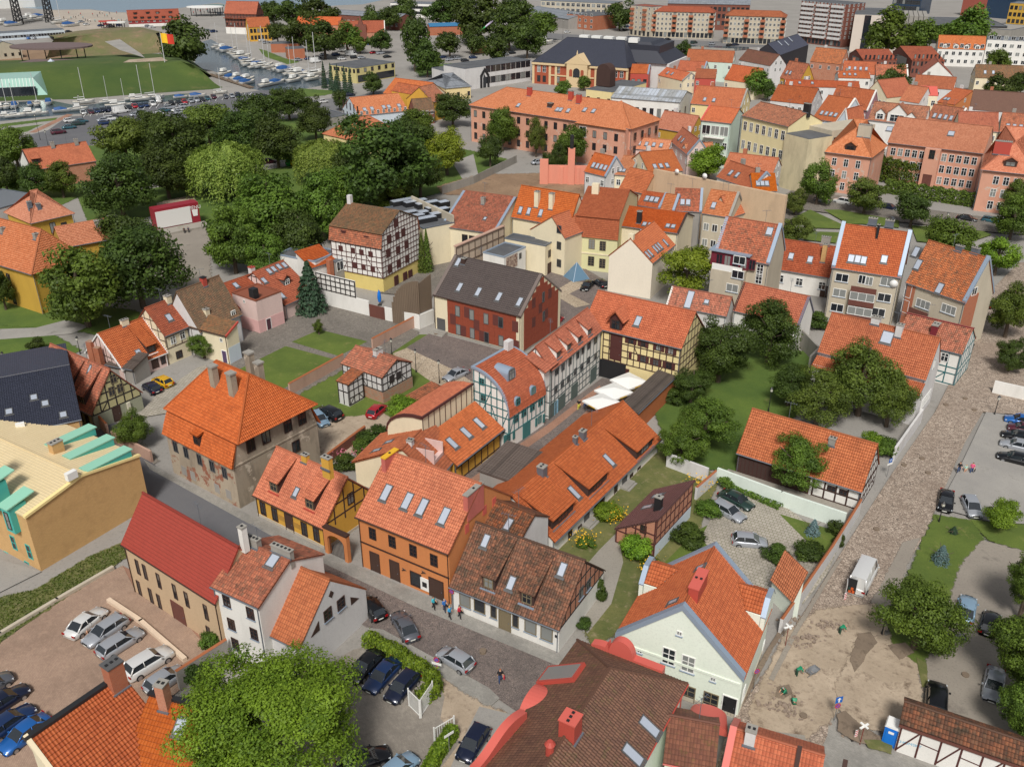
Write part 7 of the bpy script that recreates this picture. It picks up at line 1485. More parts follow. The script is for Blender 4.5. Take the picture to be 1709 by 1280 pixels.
b=MB();n=12;pr=[(0,0),(.5,0),(.5,2.2)]+[(L/2-(L/2-.5)*math.cos(PI*i/n),2.2+.8*math.sin(PI*i/n))for i in range(1,n)]+[(L-.5,2.2),(L-.5,0),(L,0),(L,3.6),(0,3.6)]
b.extrude(pr,0,.5,'y');ob('arch',b.build('arch',W_ORG),t);b=MB();b.box(-.05,L+.05,-.1,.6,3.603,3.75);ob('coping',b.build('coping',FR_B),t)
for i in range(12):b=MB();x=.6+(L-1.2)*i/11;b.tube((x,.25,0),(x,.25,2.3),.03,5);ob('gate_bar',b.build('gate_bar',BLACK),t)
def railing(label,p0,p1,hgt,n):
 a,c2=G(p0),G(p1);d=c2-a;t=thing('railing_gate',label,'gate',(a.x,a.y,0),math.atan2(d.y,d.x));L=d.length
 for i in range(n+1):b=MB();x=L*i/n;b.box(x-.018,x+.018,-.02,.02,.1,hgt);ob('bar',b.build('bar',FR_W),t)
 for z in(.2,hgt-.1):b=MB();b.box(0,L,-.025,.025,z-.04,z+.04);ob('rail',b.build('rail',FR_W),t)
 for x in(-.1,L+.1):b=MB();b.box(x-.05,x+.05,-.05,.05,0,hgt+.1);ob('post',b.build('post',FR_W),t)
railing('white railing gate leaf facing the parked cars at the hedge end',(684,1180),(702,1198),2.2,10)
railing('white railing gate leaf facing the street at the hedge end',(702,1198),(722,1168),2.2,14)
railing('white wire gate leaf by the small hedge with the sign',(727,1240),(757,1222),1.9,8)
a,c2=G((4,1045,268)),G((4,1335,212));d=c2-a;L=d.length;t=thing('open_air_screen','red container-like open-air stage with a big white screen','stage',(a.x,a.y,0),math.atan2(d.y,d.x));hz=gh((4,1035,120),(4,1045,268))
RD=pln('stage_red',rgb(140,34,48),.5);b=MB();b.box(0,L,.05,3,0,hz);ob('body',b.build('body',RD),t);b=MB();b.box(.2,L*.8,-.06,.048,hz*.14,hz*.88);ob('screen',b.build('screen',pln('screen_white',rgb(212,210,206),.8)),t)
b=MB();b.box(-.5,L+.8,-4,0,0,.5);ob('stage_floor',b.build('stage_floor',YARD),t)
for i in range(16):b=MB();x=L*i/15;b.box(x,x+.12,3.002,3.05,.2,hz-.2);ob('rib',b.build('rib',RD),t)
def text(name,s,size,m,par,loc,rot,ext=.01):
 c=bpy.data.curves.new(name,'FONT');c.body=s;c.size=size;c.extrude=ext;c.align_x='CENTER';c.align_y='CENTER';c.materials.append(m)
 o=bpy.data.objects.new(name,c);COL.objects.link(o);dg=bpy.context.evaluated_depsgraph_get();me=bpy.data.meshes.new_from_object(o.evaluated_get(dg));bpy.data.objects.remove(o)
 return ob(name,me,par,loc,rot)
text('lettering','MENU',1.1,FR_W,t,(L*.9,.02,hz*.78),(PI/2,0,0));b=MB();b.extrude([(-.5,0),(.5,0),(.7,1.5),(-.7,1.5)],-.03,.04,'y');ob('cup_emblem',b.build('cup_emblem',FR_W),t,(L*.9,0,hz*.4))
import numpy as np
RNG=np.random.default_rng(11)
L_DARK=leafmat('dark_leaves',rgb(48,64,27),rgb(92,112,45),None)
L_MID=leafmat('mid_leaves',rgb(60,80,29),rgb(116,140,52),None)
L_YEL=leafmat('yellow_green_leaves',rgb(92,108,26),rgb(152,162,52),None)
L_WIL=leafmat('willow_leaves',rgb(96,120,44),rgb(160,178,84),None)
L_ASH=leafmat('fresh_leaves',rgb(72,100,26),rgb(142,170,52),None)
L_SPR=leafmat('spruce_needles',rgb(52,78,58),rgb(78,104,76),None)
L_BLU=leafmat('blue_spruce_needles',rgb(92,120,122),rgb(128,152,150),None)
L_OLV=leafmat('olive_leaves',rgb(66,82,32),rgb(118,132,54),None)
L_FLW=pln('yellow_petals',rgb(226,178,40),.7);L_PNKF=pln('pink_petals',rgb(200,110,130),.7)
BARK=plas('bark',rgb(86,74,62),.5)
def leaf_mesh(name,cen,nor,size,asp,tone,m,hang=False):
 n=len(cen);r=RNG.normal(size=(n,3))*(np.array([1,1,.12])if hang else 1);a=np.cross(nor,r);a/=np.linalg.norm(a,axis=1)[:,None]+1e-9;b=np.cross(nor,a)
 s=size[:,None];V=np.empty((n,4,3));V[:,0]=cen-a*s;V[:,1]=cen-b*s*asp+nor*s*.15;V[:,2]=cen+a*s;V[:,3]=cen+b*s*asp+nor*s*.15
 me=bpy.data.meshes.new(name);me.vertices.add(4*n);me.vertices.foreach_set('co',V.reshape(-1));me.loops.add(4*n);me.loops.foreach_set('vertex_index',np.arange(4*n,dtype=np.int32))
 me.polygons.add(n);me.polygons.foreach_set('loop_start',np.arange(0,4*n,4,dtype=np.int32));me.polygons.foreach_set('loop_total',np.full(n,4,dtype=np.int32))
 at=me.attributes.new('tone','FLOAT','FACE');at.data.foreach_set('value',np.clip(tone,0,1).astype(np.float32));me.materials.append(m);me.update(calc_edges=True);return me
def crown(name,m,clumps=60,leaves=7000,size=.05,k_=1.6,flat=1.0,cr=(.2,.34),fill=.5,droop=0):
 leaves=int(leaves*k_);size*=.86
 d=RNG.normal(size=(clumps,3));d/=np.linalg.norm(d,axis=1)[:,None];d[:,2]=np.where(d[:,2]<-.9,-d[:,2],d[:,2])
 lob=1+.2*np.sin(d[:,0]*3.1+d[:,2]*2+RNG.uniform(0,6))+.14*np.cos(d[:,1]*4.3+RNG.uniform(0,6))
 rad=(RNG.uniform(fill,1,clumps)**.6)*lob*.78;C=d*rad[:,None];R_=RNG.uniform(*cr,clumps);ct=RNG.uniform(0,1,clumps)
 k=RNG.choice(clumps,leaves,p=R_**2/np.sum(R_**2));q=RNG.normal(size=(leaves,3));q/=np.linalg.norm(q,axis=1)[:,None]
 rr=R_[k]*RNG.uniform(.55,1.12,leaves);cen=C[k]+q*rr[:,None]*np.array([1,1,.75*flat]);cen[:,2]-=droop*np.linalg.norm(cen[:,:2],axis=1)**2
 nor=q*.9+d[k]*.5+RNG.normal(size=(leaves,3))*.55+np.array([0,0,.25]);nor/=np.linalg.norm(nor,axis=1)[:,None]
 return leaf_mesh(name,cen,nor,size*RNG.uniform(.6,1.35,leaves),.6,ct[k]*.55+RNG.uniform(0,.45,leaves),m)
def willow_crown(m,leaves=24000):
 ns=620;th=RNG.uniform(0,2*PI,ns);r=np.sqrt(RNG.uniform(.02,1,ns))*.95;top=.8*np.sqrt(np.maximum(0,1-r**2*.85))*(1+.15*np.sin(th*5))+.1;ln=RNG.uniform(.5,1.3,ns)*(.5+r*.8)
 k=RNG.integers(0,ns,leaves);t=RNG.uniform(0,1,leaves);z=top[k]-t*ln[k];x=r[k]*(1+.12*t)+RNG.normal(size=leaves)*.02
 cen=np.stack([x*np.cos(th[k])+RNG.normal(size=leaves)*.03,x*np.sin(th[k])+RNG.normal(size=leaves)*.03,z],1)
 nor=np.stack([np.cos(th[k]),np.sin(th[k]),.5*np.ones(leaves)],1)+RNG.normal(size=(leaves,3))*.5;nor/=np.linalg.norm(nor,axis=1)[:,None]
 ct=RNG.uniform(0,1,ns);return leaf_mesh('crown',cen,nor,.046*RNG.uniform(.6,1.4,leaves),.3,ct[k]*.75+RNG.uniform(0,.25,leaves),m,True)
def conifer_crown(m,leaves=5000,slim=1.0,tiers=13):
 k=RNG.integers(0,tiers,leaves);zt=(k+RNG.uniform(0,1,leaves)*.5)/tiers;R_=(1-zt)**.85*RNG.uniform(.25,1,leaves)**.5;th=RNG.uniform(0,2*PI,leaves);R_*=1+.16*np.sin(th*(5+k%3)+k)
 cen=np.stack([R_*np.cos(th),R_*np.sin(th),-1+2*zt-.12*R_],1);nor=np.stack([np.cos(th)*.6,np.sin(th)*.6,np.ones(leaves)],1)+RNG.normal(size=(leaves,3))*.4;nor/=np.linalg.norm(nor,axis=1)[:,None]
 return leaf_mesh('crown',cen,nor,.075*RNG.uniform(.6,1.3,leaves),.5,RNG.uniform(0,1,leaves),m)
def trunk_mesh(limbs=6):
 b=MB();b.tube((0,0,0),(.02,.01,.55),.035,8,.024);b.tube((.02,.01,.55),(0,.02,.95),.024,7,.008)
 for i in range(limbs):
  a=2*PI*i/limbs+random.uniform(-.4,.4);z=random.uniform(.3,.6);r=random.uniform(.2,.32);b.tube((.01,.01,z),(r*math.cos(a),r*math.sin(a),z+random.uniform(.15,.32)),.014,6,.005)
 return b.build('trunk',BARK)
TRUNKS=[trunk_mesh()for _ in range(3)]
CROWNS={'dark':[crown('crown',L_DARK,70,8000)for _ in range(3)],'mid':[crown('crown',L_MID,65,8000)for _ in range(3)],'olive':[crown('crown',L_OLV,60,7000,flat=.9)for _ in range(2)],'yellow':[crown('crown',L_YEL,60,9000,.04,cr=(.18,.3),fill=.35)for _ in range(2)],'fresh':[crown('crown',L_ASH,60,7000)for _ in range(2)],'fine':[crown('crown',L_MID,80,15000,.032,cr=(.16,.28),fill=.35)for _ in range(3)],'finedark':[crown('crown',L_DARK,80,15000,.034,cr=(.16,.28),fill=.35)for _ in range(3)],'birch':[crown('crown',L_OLV,90,14000,.03,cr=(.14,.26),fill=.3,droop=.2)for _ in range(2)],'ash':[crown('crown',L_ASH,150,52000,.018,cr=(.11,.2),fill=.35)],'edge':[crown('crown',L_MID,110,26000,.026,cr=(.13,.24),fill=.4)],'willow':[willow_crown(L_WIL)for _ in range(2)],'spruce':[conifer_crown(L_SPR)],'blue':[conifer_crown(L_BLU,2500)],'thuja':[conifer_crown(L_MID,4000,tiers=20)],'far':[crown('crown',L_DARK,40,2600,.085,cr=(.24,.4))for _ in range(3)],'farmid':[crown('crown',L_MID,40,2600,.085,cr=(.24,.4))for _ in range(3)],'bush':[crown('crown',L_MID,26,2600,.09,cr=(.3,.45))for _ in range(2)],'bushdark':[crown('crown',L_DARK,26,2600,.09,cr=(.3,.45))for _ in range(2)],'bushfresh':[crown('crown',L_ASH,30,3600,.08,cr=(.3,.45))],}
NT=[0]
def pxscale(p):d=ray(p);g=G(p,3);return FPX/((g-CAMP).dot(Vector((0,CP,-SP))))
def tree(label,c,wpx,h,kind='dark',base=None,group=None,name=None,cat=None,zc=None,sq=.42):
 NT[0]+=1;bush=kind.startswith('bush');con=kind in('spruce','blue','thuja')
 if kind.startswith('far'):wpx*=1.22
 name=name or('bush' if bush else 'conifer' if con else 'tree');zc=zc if zc is not None else h*(.5 if bush or con else .62)
 g=G(c,zc);w_=wpx/(FPX/((g-CAMP).dot(Vector((0,CP,-SP)))))
 if not bush and not con and kind not in('willow','ash','edge'):zc=max(h,.92*w_)*.55;g=G(c,zc)
 t=thing(name,label,cat or('bush' if bush else 'tree'),(g.x,g.y,0),0,group)
 big=not bush and not con and kind not in('willow','ash','edge')
 if big:h=max(h,.92*w_);zc=h*.55;sq=.47
 cm=CROWNS[kind][NT[0]%len(CROWNS[kind])];sz=h*.5 if(bush or con)else h*sq
 ob('crown',cm,t,(0,0,zc),random.uniform(0,6.28),(w_/2*.98,w_/2*.98,sz))
 if not bush:ob('trunk',TRUNKS[NT[0]%3],t,(0,0,0),random.uniform(0,6),(w_*.8+3,w_*.8+3,h*.95))
 return t
PG='trees of the park'
for a in[('dark round lime tree in front of the timber river house',(195,305),125,15,'dark'),('dark lime tree right of the flat grey building, at the left',(100,300),62,8,'mid'),('tree at the left edge beside the timber river house',(22,245),76,11,'mid'),('dark tree below the left edge tree, beside the timber house gable',(5,290),64,11,'dark'),('tall olive-tinted lime behind the orange roof of the river house',(205,232),100,15,'olive'),('dark tree left of the park willow',(290,240),120,15,'dark'),('tree behind the park willow, yellowish crown',(345,205),90,13,'olive'),('dark drooping tree at the far edge of the park',(430,195),90,14,'dark'),('small dark tree beside the car park fence',(480,170),60,10,'dark'),('dark tree right of the park willow',(460,235),90,14,'dark'),('slim dark tree beside the concrete block',(525,205),62,10,'dark'),('lime tree behind the granary, left of three',(385,395),105,14,'mid'),('lime tree behind the granary, tallest and middle of three',(450,350),150,15,'mid'),('lime tree behind the granary, right of three',(535,345),110,14,'mid'),('dark lime crown touching the left gable of the granary',(500,395),100,12,'dark'),('huge dark horse chestnut in the middle of the park',(640,270),165,15,'dark'),('dark tree left of the yellow-green park tree',(690,235),95,13,'dark'),('yellow-green tree beside the park path',(745,250),85,11,'yellow'),('tree in front of the pale blue house',(700,205),62,10,'mid'),('tree in front of the small cream hipped house',(585,225),60,9,'mid'),('dark lime with bushy crown beside the yellow hip building, left of two',(132,475),155,14,'mid'),('dark lime beside the stage square, right of two',(225,440),160,15,'dark'),('lime crown between the yellow wing and the stage square',(215,400),100,13,'dark'),('dark tree peeping in at the left edge by the yellow building',(0,480),40,8,'dark')]:
 tree(a[0],a[1],a[2],a[3],a[4],group=PG)
for a in[('dark lime filling the gap behind the open-air screen',(275,285),95,13,'dark'),('dark tree between willow and horse chestnut',(590,290),90,13,'dark'),('round tree at the near park edge behind the flat extension',(440,425),80,10,'mid'),('dark tree right of the granary limes',(575,310),85,12,'mid'),('tree behind the rooflight hall',(700,290),80,11,'dark'),('tree at the far left of the park road',(255,215),80,13,'dark'),('tree between the car park and the willow',(395,220),85,13,'dark'),('low tree left of the timber river house gable',(60,300),60,9,'dark'),('tree at the park path near the horse chestnut',(655,325),70,9,'mid')]:tree(a[0],a[1],a[2],a[3],a[4],group=PG)
tree('big pale green weeping willow in the park',(378,285),130,14,'willow',name='willow_tree',zc=6.5,sq=.5);tree('smaller weeping willow by the recycling bells',(540,268),100,11,'willow',name='willow_tree',zc=5.5,sq=.5)
HG='trees round the harbour'
for i,a in enumerate([('big round willow on the castle rampart beside the river',(305,70),76,22,'far'),('tall tree behind the ornate orange house',(455,20),34,17,'far'),('tree at the lagoon beside the pier shed, left',(490,22),46,17,'far'),('tree at the lagoon beside the pier shed, right',(530,22),50,17,'far'),('dark tree left of the brick kiosks',(462,52),30,12,'far'),('broad tree left of the brick customs hall',(500,55),48,13,'far'),('large tree in front of the brick customs hall',(540,62),56,14,'far'),('bright tree beside the large customs hall tree',(578,62),40,12,'farmid'),('small tree among the parked vans at the customs hall',(600,75),24,8,'farmid'),('tree at the right end of the customs hall',(635,68),34,11,'far'),('tall poplar right of the yellow flat building',(690,65),44,26,'far'),('second poplar beside the tall poplar',(712,95),40,16,'far'),('small round lawn tree by the white annex',(722,100),30,9,'farmid'),('tree left of the cafe pavilion',(750,72),40,12,'far'),('tree beside the quay cars, top centre',(620,35),40,13,'far'),('tree before the ship terminal, left',(735,20),44,16,'far'),('tree before the ship terminal, right',(765,15),50,17,'far'),('big tree beside the wing sculpture, left',(800,28),70,20,'far'),('big tree beside the wing sculpture, right',(850,45),60,18,'far'),('tall dark tree right of the cafe pavilion',(830,80),40,16,'far'),('dark tree above the white station building',(880,65),50,17,'far'),('round tree by the canal cars',(905,42),44,15,'farmid'),('dark tree between factory and brick office',(865,20),50,16,'far'),('trees beside the brick office, dark crown',(1035,25),40,13,'far'),('dark tree behind the blue quay sheds',(675,15),40,14,'far'),('tree at the top edge left of the ship terminal',(650,28),36,13,'far'),('tree behind the cafe pavilion',(790,68),36,12,'far')]):
 tree(a[0],a[1],a[2],a[3],a[4],group=HG)
for i,(x,y)in enumerate(((540,125),(552,128),(563,130),(575,133),(584,136),(560,140))):
 tree(['slim dark spruce, leftmost of the row before the yellow flat building','slim spruce, second from the left before the yellow flat building','tallest spruce before the yellow flat building','spruce right of the tallest one before the yellow flat building','spruce nearest to the corner of the yellow flat building','pale short spruce in front of the spruce row'][i],(x,y),13,11 if i!=5 else 6,'spruce',group='spruces at the yellow building',zc=5.5)
tree('round tree before the corner of the yellow flat building',(622,138),32,9,'far');tree('dark tree beside the street west of the blue house',(566,165),22,8,'far');tree('round tree beside the street by the car park',(520,178),26,8,'far')
OG='trees in the old town'
for a in[('slim light tree at the left end of the pink long building',(755,180),62,11,'dark'),('birch-like tree in front of the pink long building, left',(838,210),58,14,'mid'),('dark round tree in front of the pink building below the birch',(818,250),46,9,'dark'),('drooping birch in front of the pink building',(895,225),40,12,'birch'),('broad green maple in front of the pink building',(952,240),62,12,'mid'),('tall tree at the corner of the pink building',(1028,215),60,14,'birch'),('small conifer by the excavation fence',(915,272),24,7,'dark'),('dense tree by the salmon chimney wall',(930,262),30,8,'dark'),('dark vine-covered tree beside the pink roof-window house',(1185,270),70,8,'fresh'),('tree beside the theatre stage house',(1140,88),30,12,'far'),('dark tree in front of the broad orange roof',(1225,137),32,8,'far'),('bright tree right of the broad orange roof',(1265,140),40,9,'farmid'),('trees beside the theatre entrance',(975,138),22,6,'farmid'),('tree at the theatre corner, dark',(1120,95),18,6,'far'),('shrub tree behind the flat cream building',(940,150),26,5,'farmid'),('lime tree in front of the beige modern hall, left',(1440,62),34,11,'far'),('broad lime tree in front of the beige modern hall',(1485,58),66,14,'farmid'),('lime tree in front of the dark mall, bright',(1535,65),52,13,'farmid'),('tree before the parking deck',(1580,60),40,9,'farmid'),('broad tree before the parking deck, right',(1625,52),60,12,'farmid'),('dark tree beside the patchy red roof',(1490,135),44,9,'far'),('tree in front of the white flat block',(1665,102),36,8,'farmid'),('dark tree at the right edge beside the chocolate roof',(1700,138),34,10,'far'),('thin tree beside the bright orange tiled house',(1610,172),34,8,'far'),('dark tree beside the red striped roof',(1665,145),40,8,'far'),('dark tree at the yellow ochre gable',(1283,150),20,8,'far'),('round tree at the left end of the square',(1328,335),38,6.5,'olive'),('tall tree in front of the pink right wing',(1368,303),62,11,'mid'),('yellowish tree on the square before the pink building',(1447,325),66,9,'olive'),('dark plum tree on the square',(1525,348),66,8,'dark'),('tree at the square behind the terrace apartments',(1332,382),54,7,'olive'),('low tree behind the tall apartments',(1590,398),92,7,'mid'),('tree at the square corner behind the brick trim apartments',(1668,425),74,8,'fresh'),('tree at the right edge above the square',(1695,360),76,10,'mid'),('tree at the right edge by the pink corner block',(1700,330),50,9,'olive'),('tree at the right edge beside the cobbled road',(1690,515),90,10,'fine'),('dark shrubby tree at the right edge by the white street wall',(1692,590),66,6,'finedark')]:
 tree(a[0],a[1],a[2],a[3],a[4],group=OG)
GG='trees in the gardens'
for a in[('yellow-green maple beside the blank gable house',(1148,450),112,9,'yellow'),('small leafy tree beside the terrace apartments',(1240,470),54,6,'yellow'),('big dark walnut behind the yellow timber warehouse',(1205,580),120,11,'finedark'),('airy dark locust tree in the garden beside the walnut',(1288,550),112,11,'finedark'),('low dark tree between walnut and lane pavilion',(1155,640),70,6,'finedark'),('apple tree left, beside the long dormered row',(1140,735),90,7,'fine'),('apple tree right, with pale young fruit',(1180,705),110,8,'fine'),('tall birch beside the white street house',(1445,625),150,12,'birch'),('birch left of the tall birch',(1370,660),120,9,'birch'),('dark low birch at the barn ridge',(1320,640),80,7,'finedark'),('birch right, hanging over the cobbled road',(1490,660),90,9,'birch'),('young tree in front of the barn',(1338,772),108,7.5,'fine'),('spreading tree on the verge by the worn car park',(1540,1025),155,7,'fine'),('round bright bush tree at the right edge car park',(1676,858),66,4.2,'fresh'),('courtyard tree in front of the brown tile wing',(337,575),50,4.5,'fine'),('bright green tree beside the red car',(672,683),62,4.5,'fresh'),('dark bush tree in front of the left timber house',(222,715),75,4.5,'fine')]:
 tree(a[0],a[1],a[2],a[3],a[4],group=GG)
tree('large bright ash tree at the bottom, covering the white houses',(450,1190),360,12,'ash',zc=8,sq=.45);tree('lower limb crown of the ash tree over the brick car park wall',(345,1240),190,9,'ash',zc=5.5,sq=.45)
tree('large dark lime tree at the right edge over the worn car park',(1735,1070),175,10,'edge',zc=6.5);tree('lime tree at the right edge above the large one',(1725,960),100,9,'edge',zc=6);tree('lower lime crown at the right edge near the white timber wall',(1725,1170),130,8,'edge',zc=5)
tree('tall dark spruce in the cobbled garden',(516,480),66,10.5,'spruce',zc=4.8);tree('left columnar thuja beside the granary',(704,422),24,8.5,'thuja',zc=4.2,name='conifer');tree('right columnar thuja beside the granary',(712,418),24,9,'thuja',zc=4.6,name='conifer')
tree('small blue spruce on the verge lawn',(1572,925),38,2.6,'blue');tree('little green spruce in the slab court bed',(1358,880),32,2.4,'blue');tree('small conifer bush on the verge lawn corner',(1592,885),20,1.2,'spruce')
tree('young lawn tree in the courtyard',(531,545),20,3,'fine');
BG='garden bushes'
for a in[('round dark bush beside the brick and timber house',(1152,893),62,2.4,'bushdark'),('bush beside the silver minivan',(1182,848),44,2.0,'bush'),('yellow-flowered bush at the end of the mottled roof house',(978,905),30,1.6,'bush'),('lush bed by the row house steps',(1015,855),52,2.0,'bushfresh'),('climbing shrub on the brick and timber house',(1062,915),56,3.0,'bushfresh'),('shrub with yellow flowers below the climber',(1085,940),36,1.6,'bush'),('dark clipped hedge bush in the slab court, left',(1300,925),50,2.0,'bushdark'),('dark clipped hedge bush in the slab court, right',(1350,920),52,2.2,'bushdark'),('ivy clump on the gable of the mottled roof house',(1002,985),30,2.6,'bushdark'),('low bush behind the mottled roof house',(975,1040),26,1.2,'bushdark'),('bush at the left of the court wall',(350,1072),36,2.2,'bush'),('dark bush behind the court wall',(330,1125),50,2.4,'bushdark'),('rose bush by the sandy yard, left',(580,770),50,1.8,'bushdark'),('ivy on the sandy yard wall',(625,725),52,2.2,'bushdark'),('ivy on the gate end of the yard wall',(604,745),40,2.0,'bush'),('shrub beside the apple trees',(1215,800),36,1.8,'bush'),('bush at the top of the garden lawn',(1130,660),46,2.2,'bushdark'),('bush at the barn gable street side',(1478,745),46,2.6,'bush'),('bush behind the barn roof',(1455,735),36,2.4,'bushfresh'),('dark ivy bush by the slab court wall',(1395,880),28,2.2,'bushdark'),('small round bush by the mint house wall',(1400,900),22,1.6,'bushdark'),('bush in the left lawn',(60,575),28,2.4,'bushdark'),('bush beside the garden house gable',(1368,535),46,2.8,'bushdark'),('tall grass shrub behind the garden house',(1330,620),40,2.0,'bush')]:
 tree(a[0],a[1],a[2],a[3],a[4],group=BG)
def hedge(label,pts,hgt,wd,m,n,name='hedge',size=.14):
 P=[G(p)for p in pts];t=thing(name,label,'hedge',P[0]);cen=[];nor=[]
 for a,b_ in zip(P,P[1:]):
  d=b_-a;L=d.length;ex=d/L;ey=Vector((-ex.y,ex.x,0));k=int(n*L/sum((q-p).length for p,q in zip(P,P[1:])))
  u=RNG.uniform(-.03,1.03,k);s=RNG.integers(0,3,k);v=np.where(s==0,-.5,np.where(s==1,.5,RNG.uniform(-.5,.5,k)));z=np.where(s==2,1,RNG.uniform(0,1,k))
  v=v+RNG.normal(size=k)*.07;z=z+RNG.normal(size=k)*.05+.08*np.sin(u*L*2.3)
  for i in range(k):q=a+ex*(u[i]*L)+ey*(v[i]*wd)-P[0];cen.append((q.x,q.y,max(.03,z[i]*hgt)));nn=ey*(v[i]*1.6)+Vector((0,0,.9 if s[i]==2 else .3));nor.append((nn.x,nn.y,nn.z))
 cen=np.array(cen);nor=np.array(nor)+RNG.normal(size=(len(cen),3))*.5;nor/=np.linalg.norm(nor,axis=1)[:,None]
 o=ob('foliage',leaf_mesh('foliage',cen,nor,size*RNG.uniform(.6,1.3,len(cen)),.6,RNG.uniform(0,1,len(cen)),m),t);return t
hedge('bright clipped hedge bending round the three parked dark cars',[(612,1075),(660,1098),(722,1138),(728,1158),(700,1176)],1.4,1.1,L_ASH,6000)
hedge('narrow hedge between the paved court and the dark hatchback',[(757,1228),(735,1258),(712,1300)],1.3,.9,L_ASH,3500)
hedge('ivy-covered street wall in front of the pink building',[(1478,322),(1560,336),(1650,350)],3.2,1.4,L_MID,5000,size=.3)
hedge('ivy climbing the pink main wing, left',[(1462,300),(1520,318)],6,1.6,L_MID,3500,size=.3)
hedge('ivy climbing the pink corner block',[(1650,352),(1700,358)],4.5,1.2,L_MID,2500,size=.3)
hedge('low green bed along the garden wall of the slab court',[(1215,812),(1300,850)],.7,1.0,L_MID,1800)
for lab,c,col in(('clump of yellow flowers beside the row house steps',(975,900),L_FLW),('yellow blossoms in the bed of the long row',(1030,862),L_FLW),('yellow flowers behind the brick and timber house',(1170,808),L_FLW),('yellow flowers below the climbing shrub',(1090,948),L_FLW),('pink roses at the sandy yard wall',(578,762),L_PNKF)):
 g=G(c,.9);n=140;cen=RNG.normal(size=(n,3))*np.array([.8,.8,.35]);nor=RNG.normal(size=(n,3))+np.array([0,0,1.]);nor/=np.linalg.norm(nor,axis=1)[:,None]
 o=ob('flower_clump',leaf_mesh('flower_clump',cen,nor,np.full(n,.11),.8,RNG.uniform(0,1,n),col),None,(g.x,g.y,1.2));tag(o,lab,'flowers','flower clumps')
def tufts(name,pts,n,hgt,m,lab=None,reg=None):
 P=[G((reg,)+p if reg else p)for p in pts];xs=[p.x for p in P];ys=[p.y for p in P];cen=[]
 def inside(x,y):
  c=False
  for i in range(len(P)):
   a,b_=P[i],P[i-1]
   if(a.y>y)!=(b_.y>y)and x<(b_.x-a.x)*(y-a.y)/(b_.y-a.y)+a.x:c=not c
  return c
 while len(cen)<n:
  x,y=random.uniform(min(xs),max(xs)),random.uniform(min(ys),max(ys))
  if inside(x,y):cen.append((x-P[0].x,y-P[0].y,hgt*random.uniform(.3,.8)))
 cen=np.array(cen);nor=RNG.normal(size=(n,3))*np.array([1,1,.35])+np.array([0,0,.25]);nor/=np.linalg.norm(nor,axis=1)[:,None]
 o=ob(name,leaf_mesh(name,cen,nor,hgt*RNG.uniform(.5,1.1,n),.35,RNG.uniform(0,1,n),m),None,(P[0].x,P[0].y,0));o['kind']='stuff'
L_GRS=leafmat('grass_blades',rgb(70,88,32),rgb(106,120,46),None);L_DRY=leafmat('dry_grass_blades',rgb(110,116,62),rgb(150,146,92),None)
tufts('grass',[(-60,1010),(60,985),(150,930),(250,890),(235,915),(130,985),(0,1072),(-60,1110)],7000,.22,L_GRS)
tufts('grass',[(1480,1030),(1520,950),(1560,862),(1625,872),(1640,900),(1610,960),(1580,1010),(1560,1090),(1490,1080)],7000,.13,L_GRS)
tufts('grass',[(940,990),(1000,900),(1040,900),(1030,1060),(985,1080)],4000,.16,L_DRY)
tufts('grass',[(1095,690),(1130,640),(1180,560),(1350,590),(1370,640),(1330,690),(1240,790),(1120,780)],7000,.16,L_GRS)
tufts('grass',[(500,660),(590,610),(660,590),(720,640),(700,700),(660,720),(560,700)],5000,.16,L_GRS)
tufts('grass',[(1110,940),(1160,890),(1205,865),(1190,905),(1120,960)],2500,.14,L_GRS)
m,n,l,p=nodes('car_paint');oi=n.new('ShaderNodeObjectInfo');l.new(oi.outputs['Color'],p.inputs['Base Color']);p.inputs['Roughness'].default_value=.28;p.inputs['Metallic'].default_value=.25;p.inputs['Coat Weight'].default_value=.6;p.inputs['Coat Roughness'].default_value=.06;PAINT=m
m,n,l,p=nodes('plain_paint');oi=n.new('ShaderNodeObjectInfo');l.new(oi.outputs['Color'],p.inputs['Base Color']);p.inputs['Roughness'].default_value=.5;OCOL=m
CGL=pln('car_glass',(.02,.025,.03),.04,0,.9);TYRE=pln('tyre_rubber',(.018,.018,.019),.8);RIM=pln('alloy',rgb(176,178,182),.3,.8);LAMP=pln('headlight_glass',rgb(216,222,226),.1,.2,.9);TAIL=pln('tail_light_red',rgb(150,16,20),.2);PLATE=pln('number_plate_white',rgb(222,222,214),.5)
def loft(b,secs,mi=0,cap=True):
 n=len(secs[0]);base=len(b.v);V=[p for s in secs for p in s]
 F=[(k*n+i,k*n+i+1,(k+1)*n+i+1,(k+1)*n+i)for k in range(len(secs)-1)for i in range(n-1)]
 if cap:F+=[tuple(range(n-1,-1,-1)),tuple((len(secs)-1)*n+i for i in range(n))]
 b.add(V,F,mi)
SHAPES={'sedan':(4.6,1.78,[(2.3,.55),(2.2,.68),(1.2,.86),(-1.5,.9),(-2.2,.88),(-2.3,.6)],(1.15,.35,-.95,-1.75,1.43)),'hatch':(4.0,1.72,[(2.0,.55),(1.9,.7),(1.1,.9),(-1.85,.95),(-1.97,.85),(-2.0,.55)],(1.1,.3,-1.45,-1.92,1.5)),'wagon':(4.65,1.8,[(2.32,.55),(2.2,.7),(1.2,.88),(-2.15,.94),(-2.28,.85),(-2.32,.55)],(1.15,.35,-1.75,-2.2,1.46)),'suv':(4.7,1.9,[(2.35,.7),(2.25,.9),(1.2,1.08),(-2.15,1.12),(-2.3,1.0),(-2.35,.65)],(1.2,.45,-1.75,-2.22,1.72)),'van':(6.0,2.1,[(3.0,.7),(2.9,.95),(2.2,1.15),(-2.95,1.2),(-2.98,1.1),(-3.0,.6)],(2.25,1.4,-2.8,-2.96,2.6)),}
CARM={}
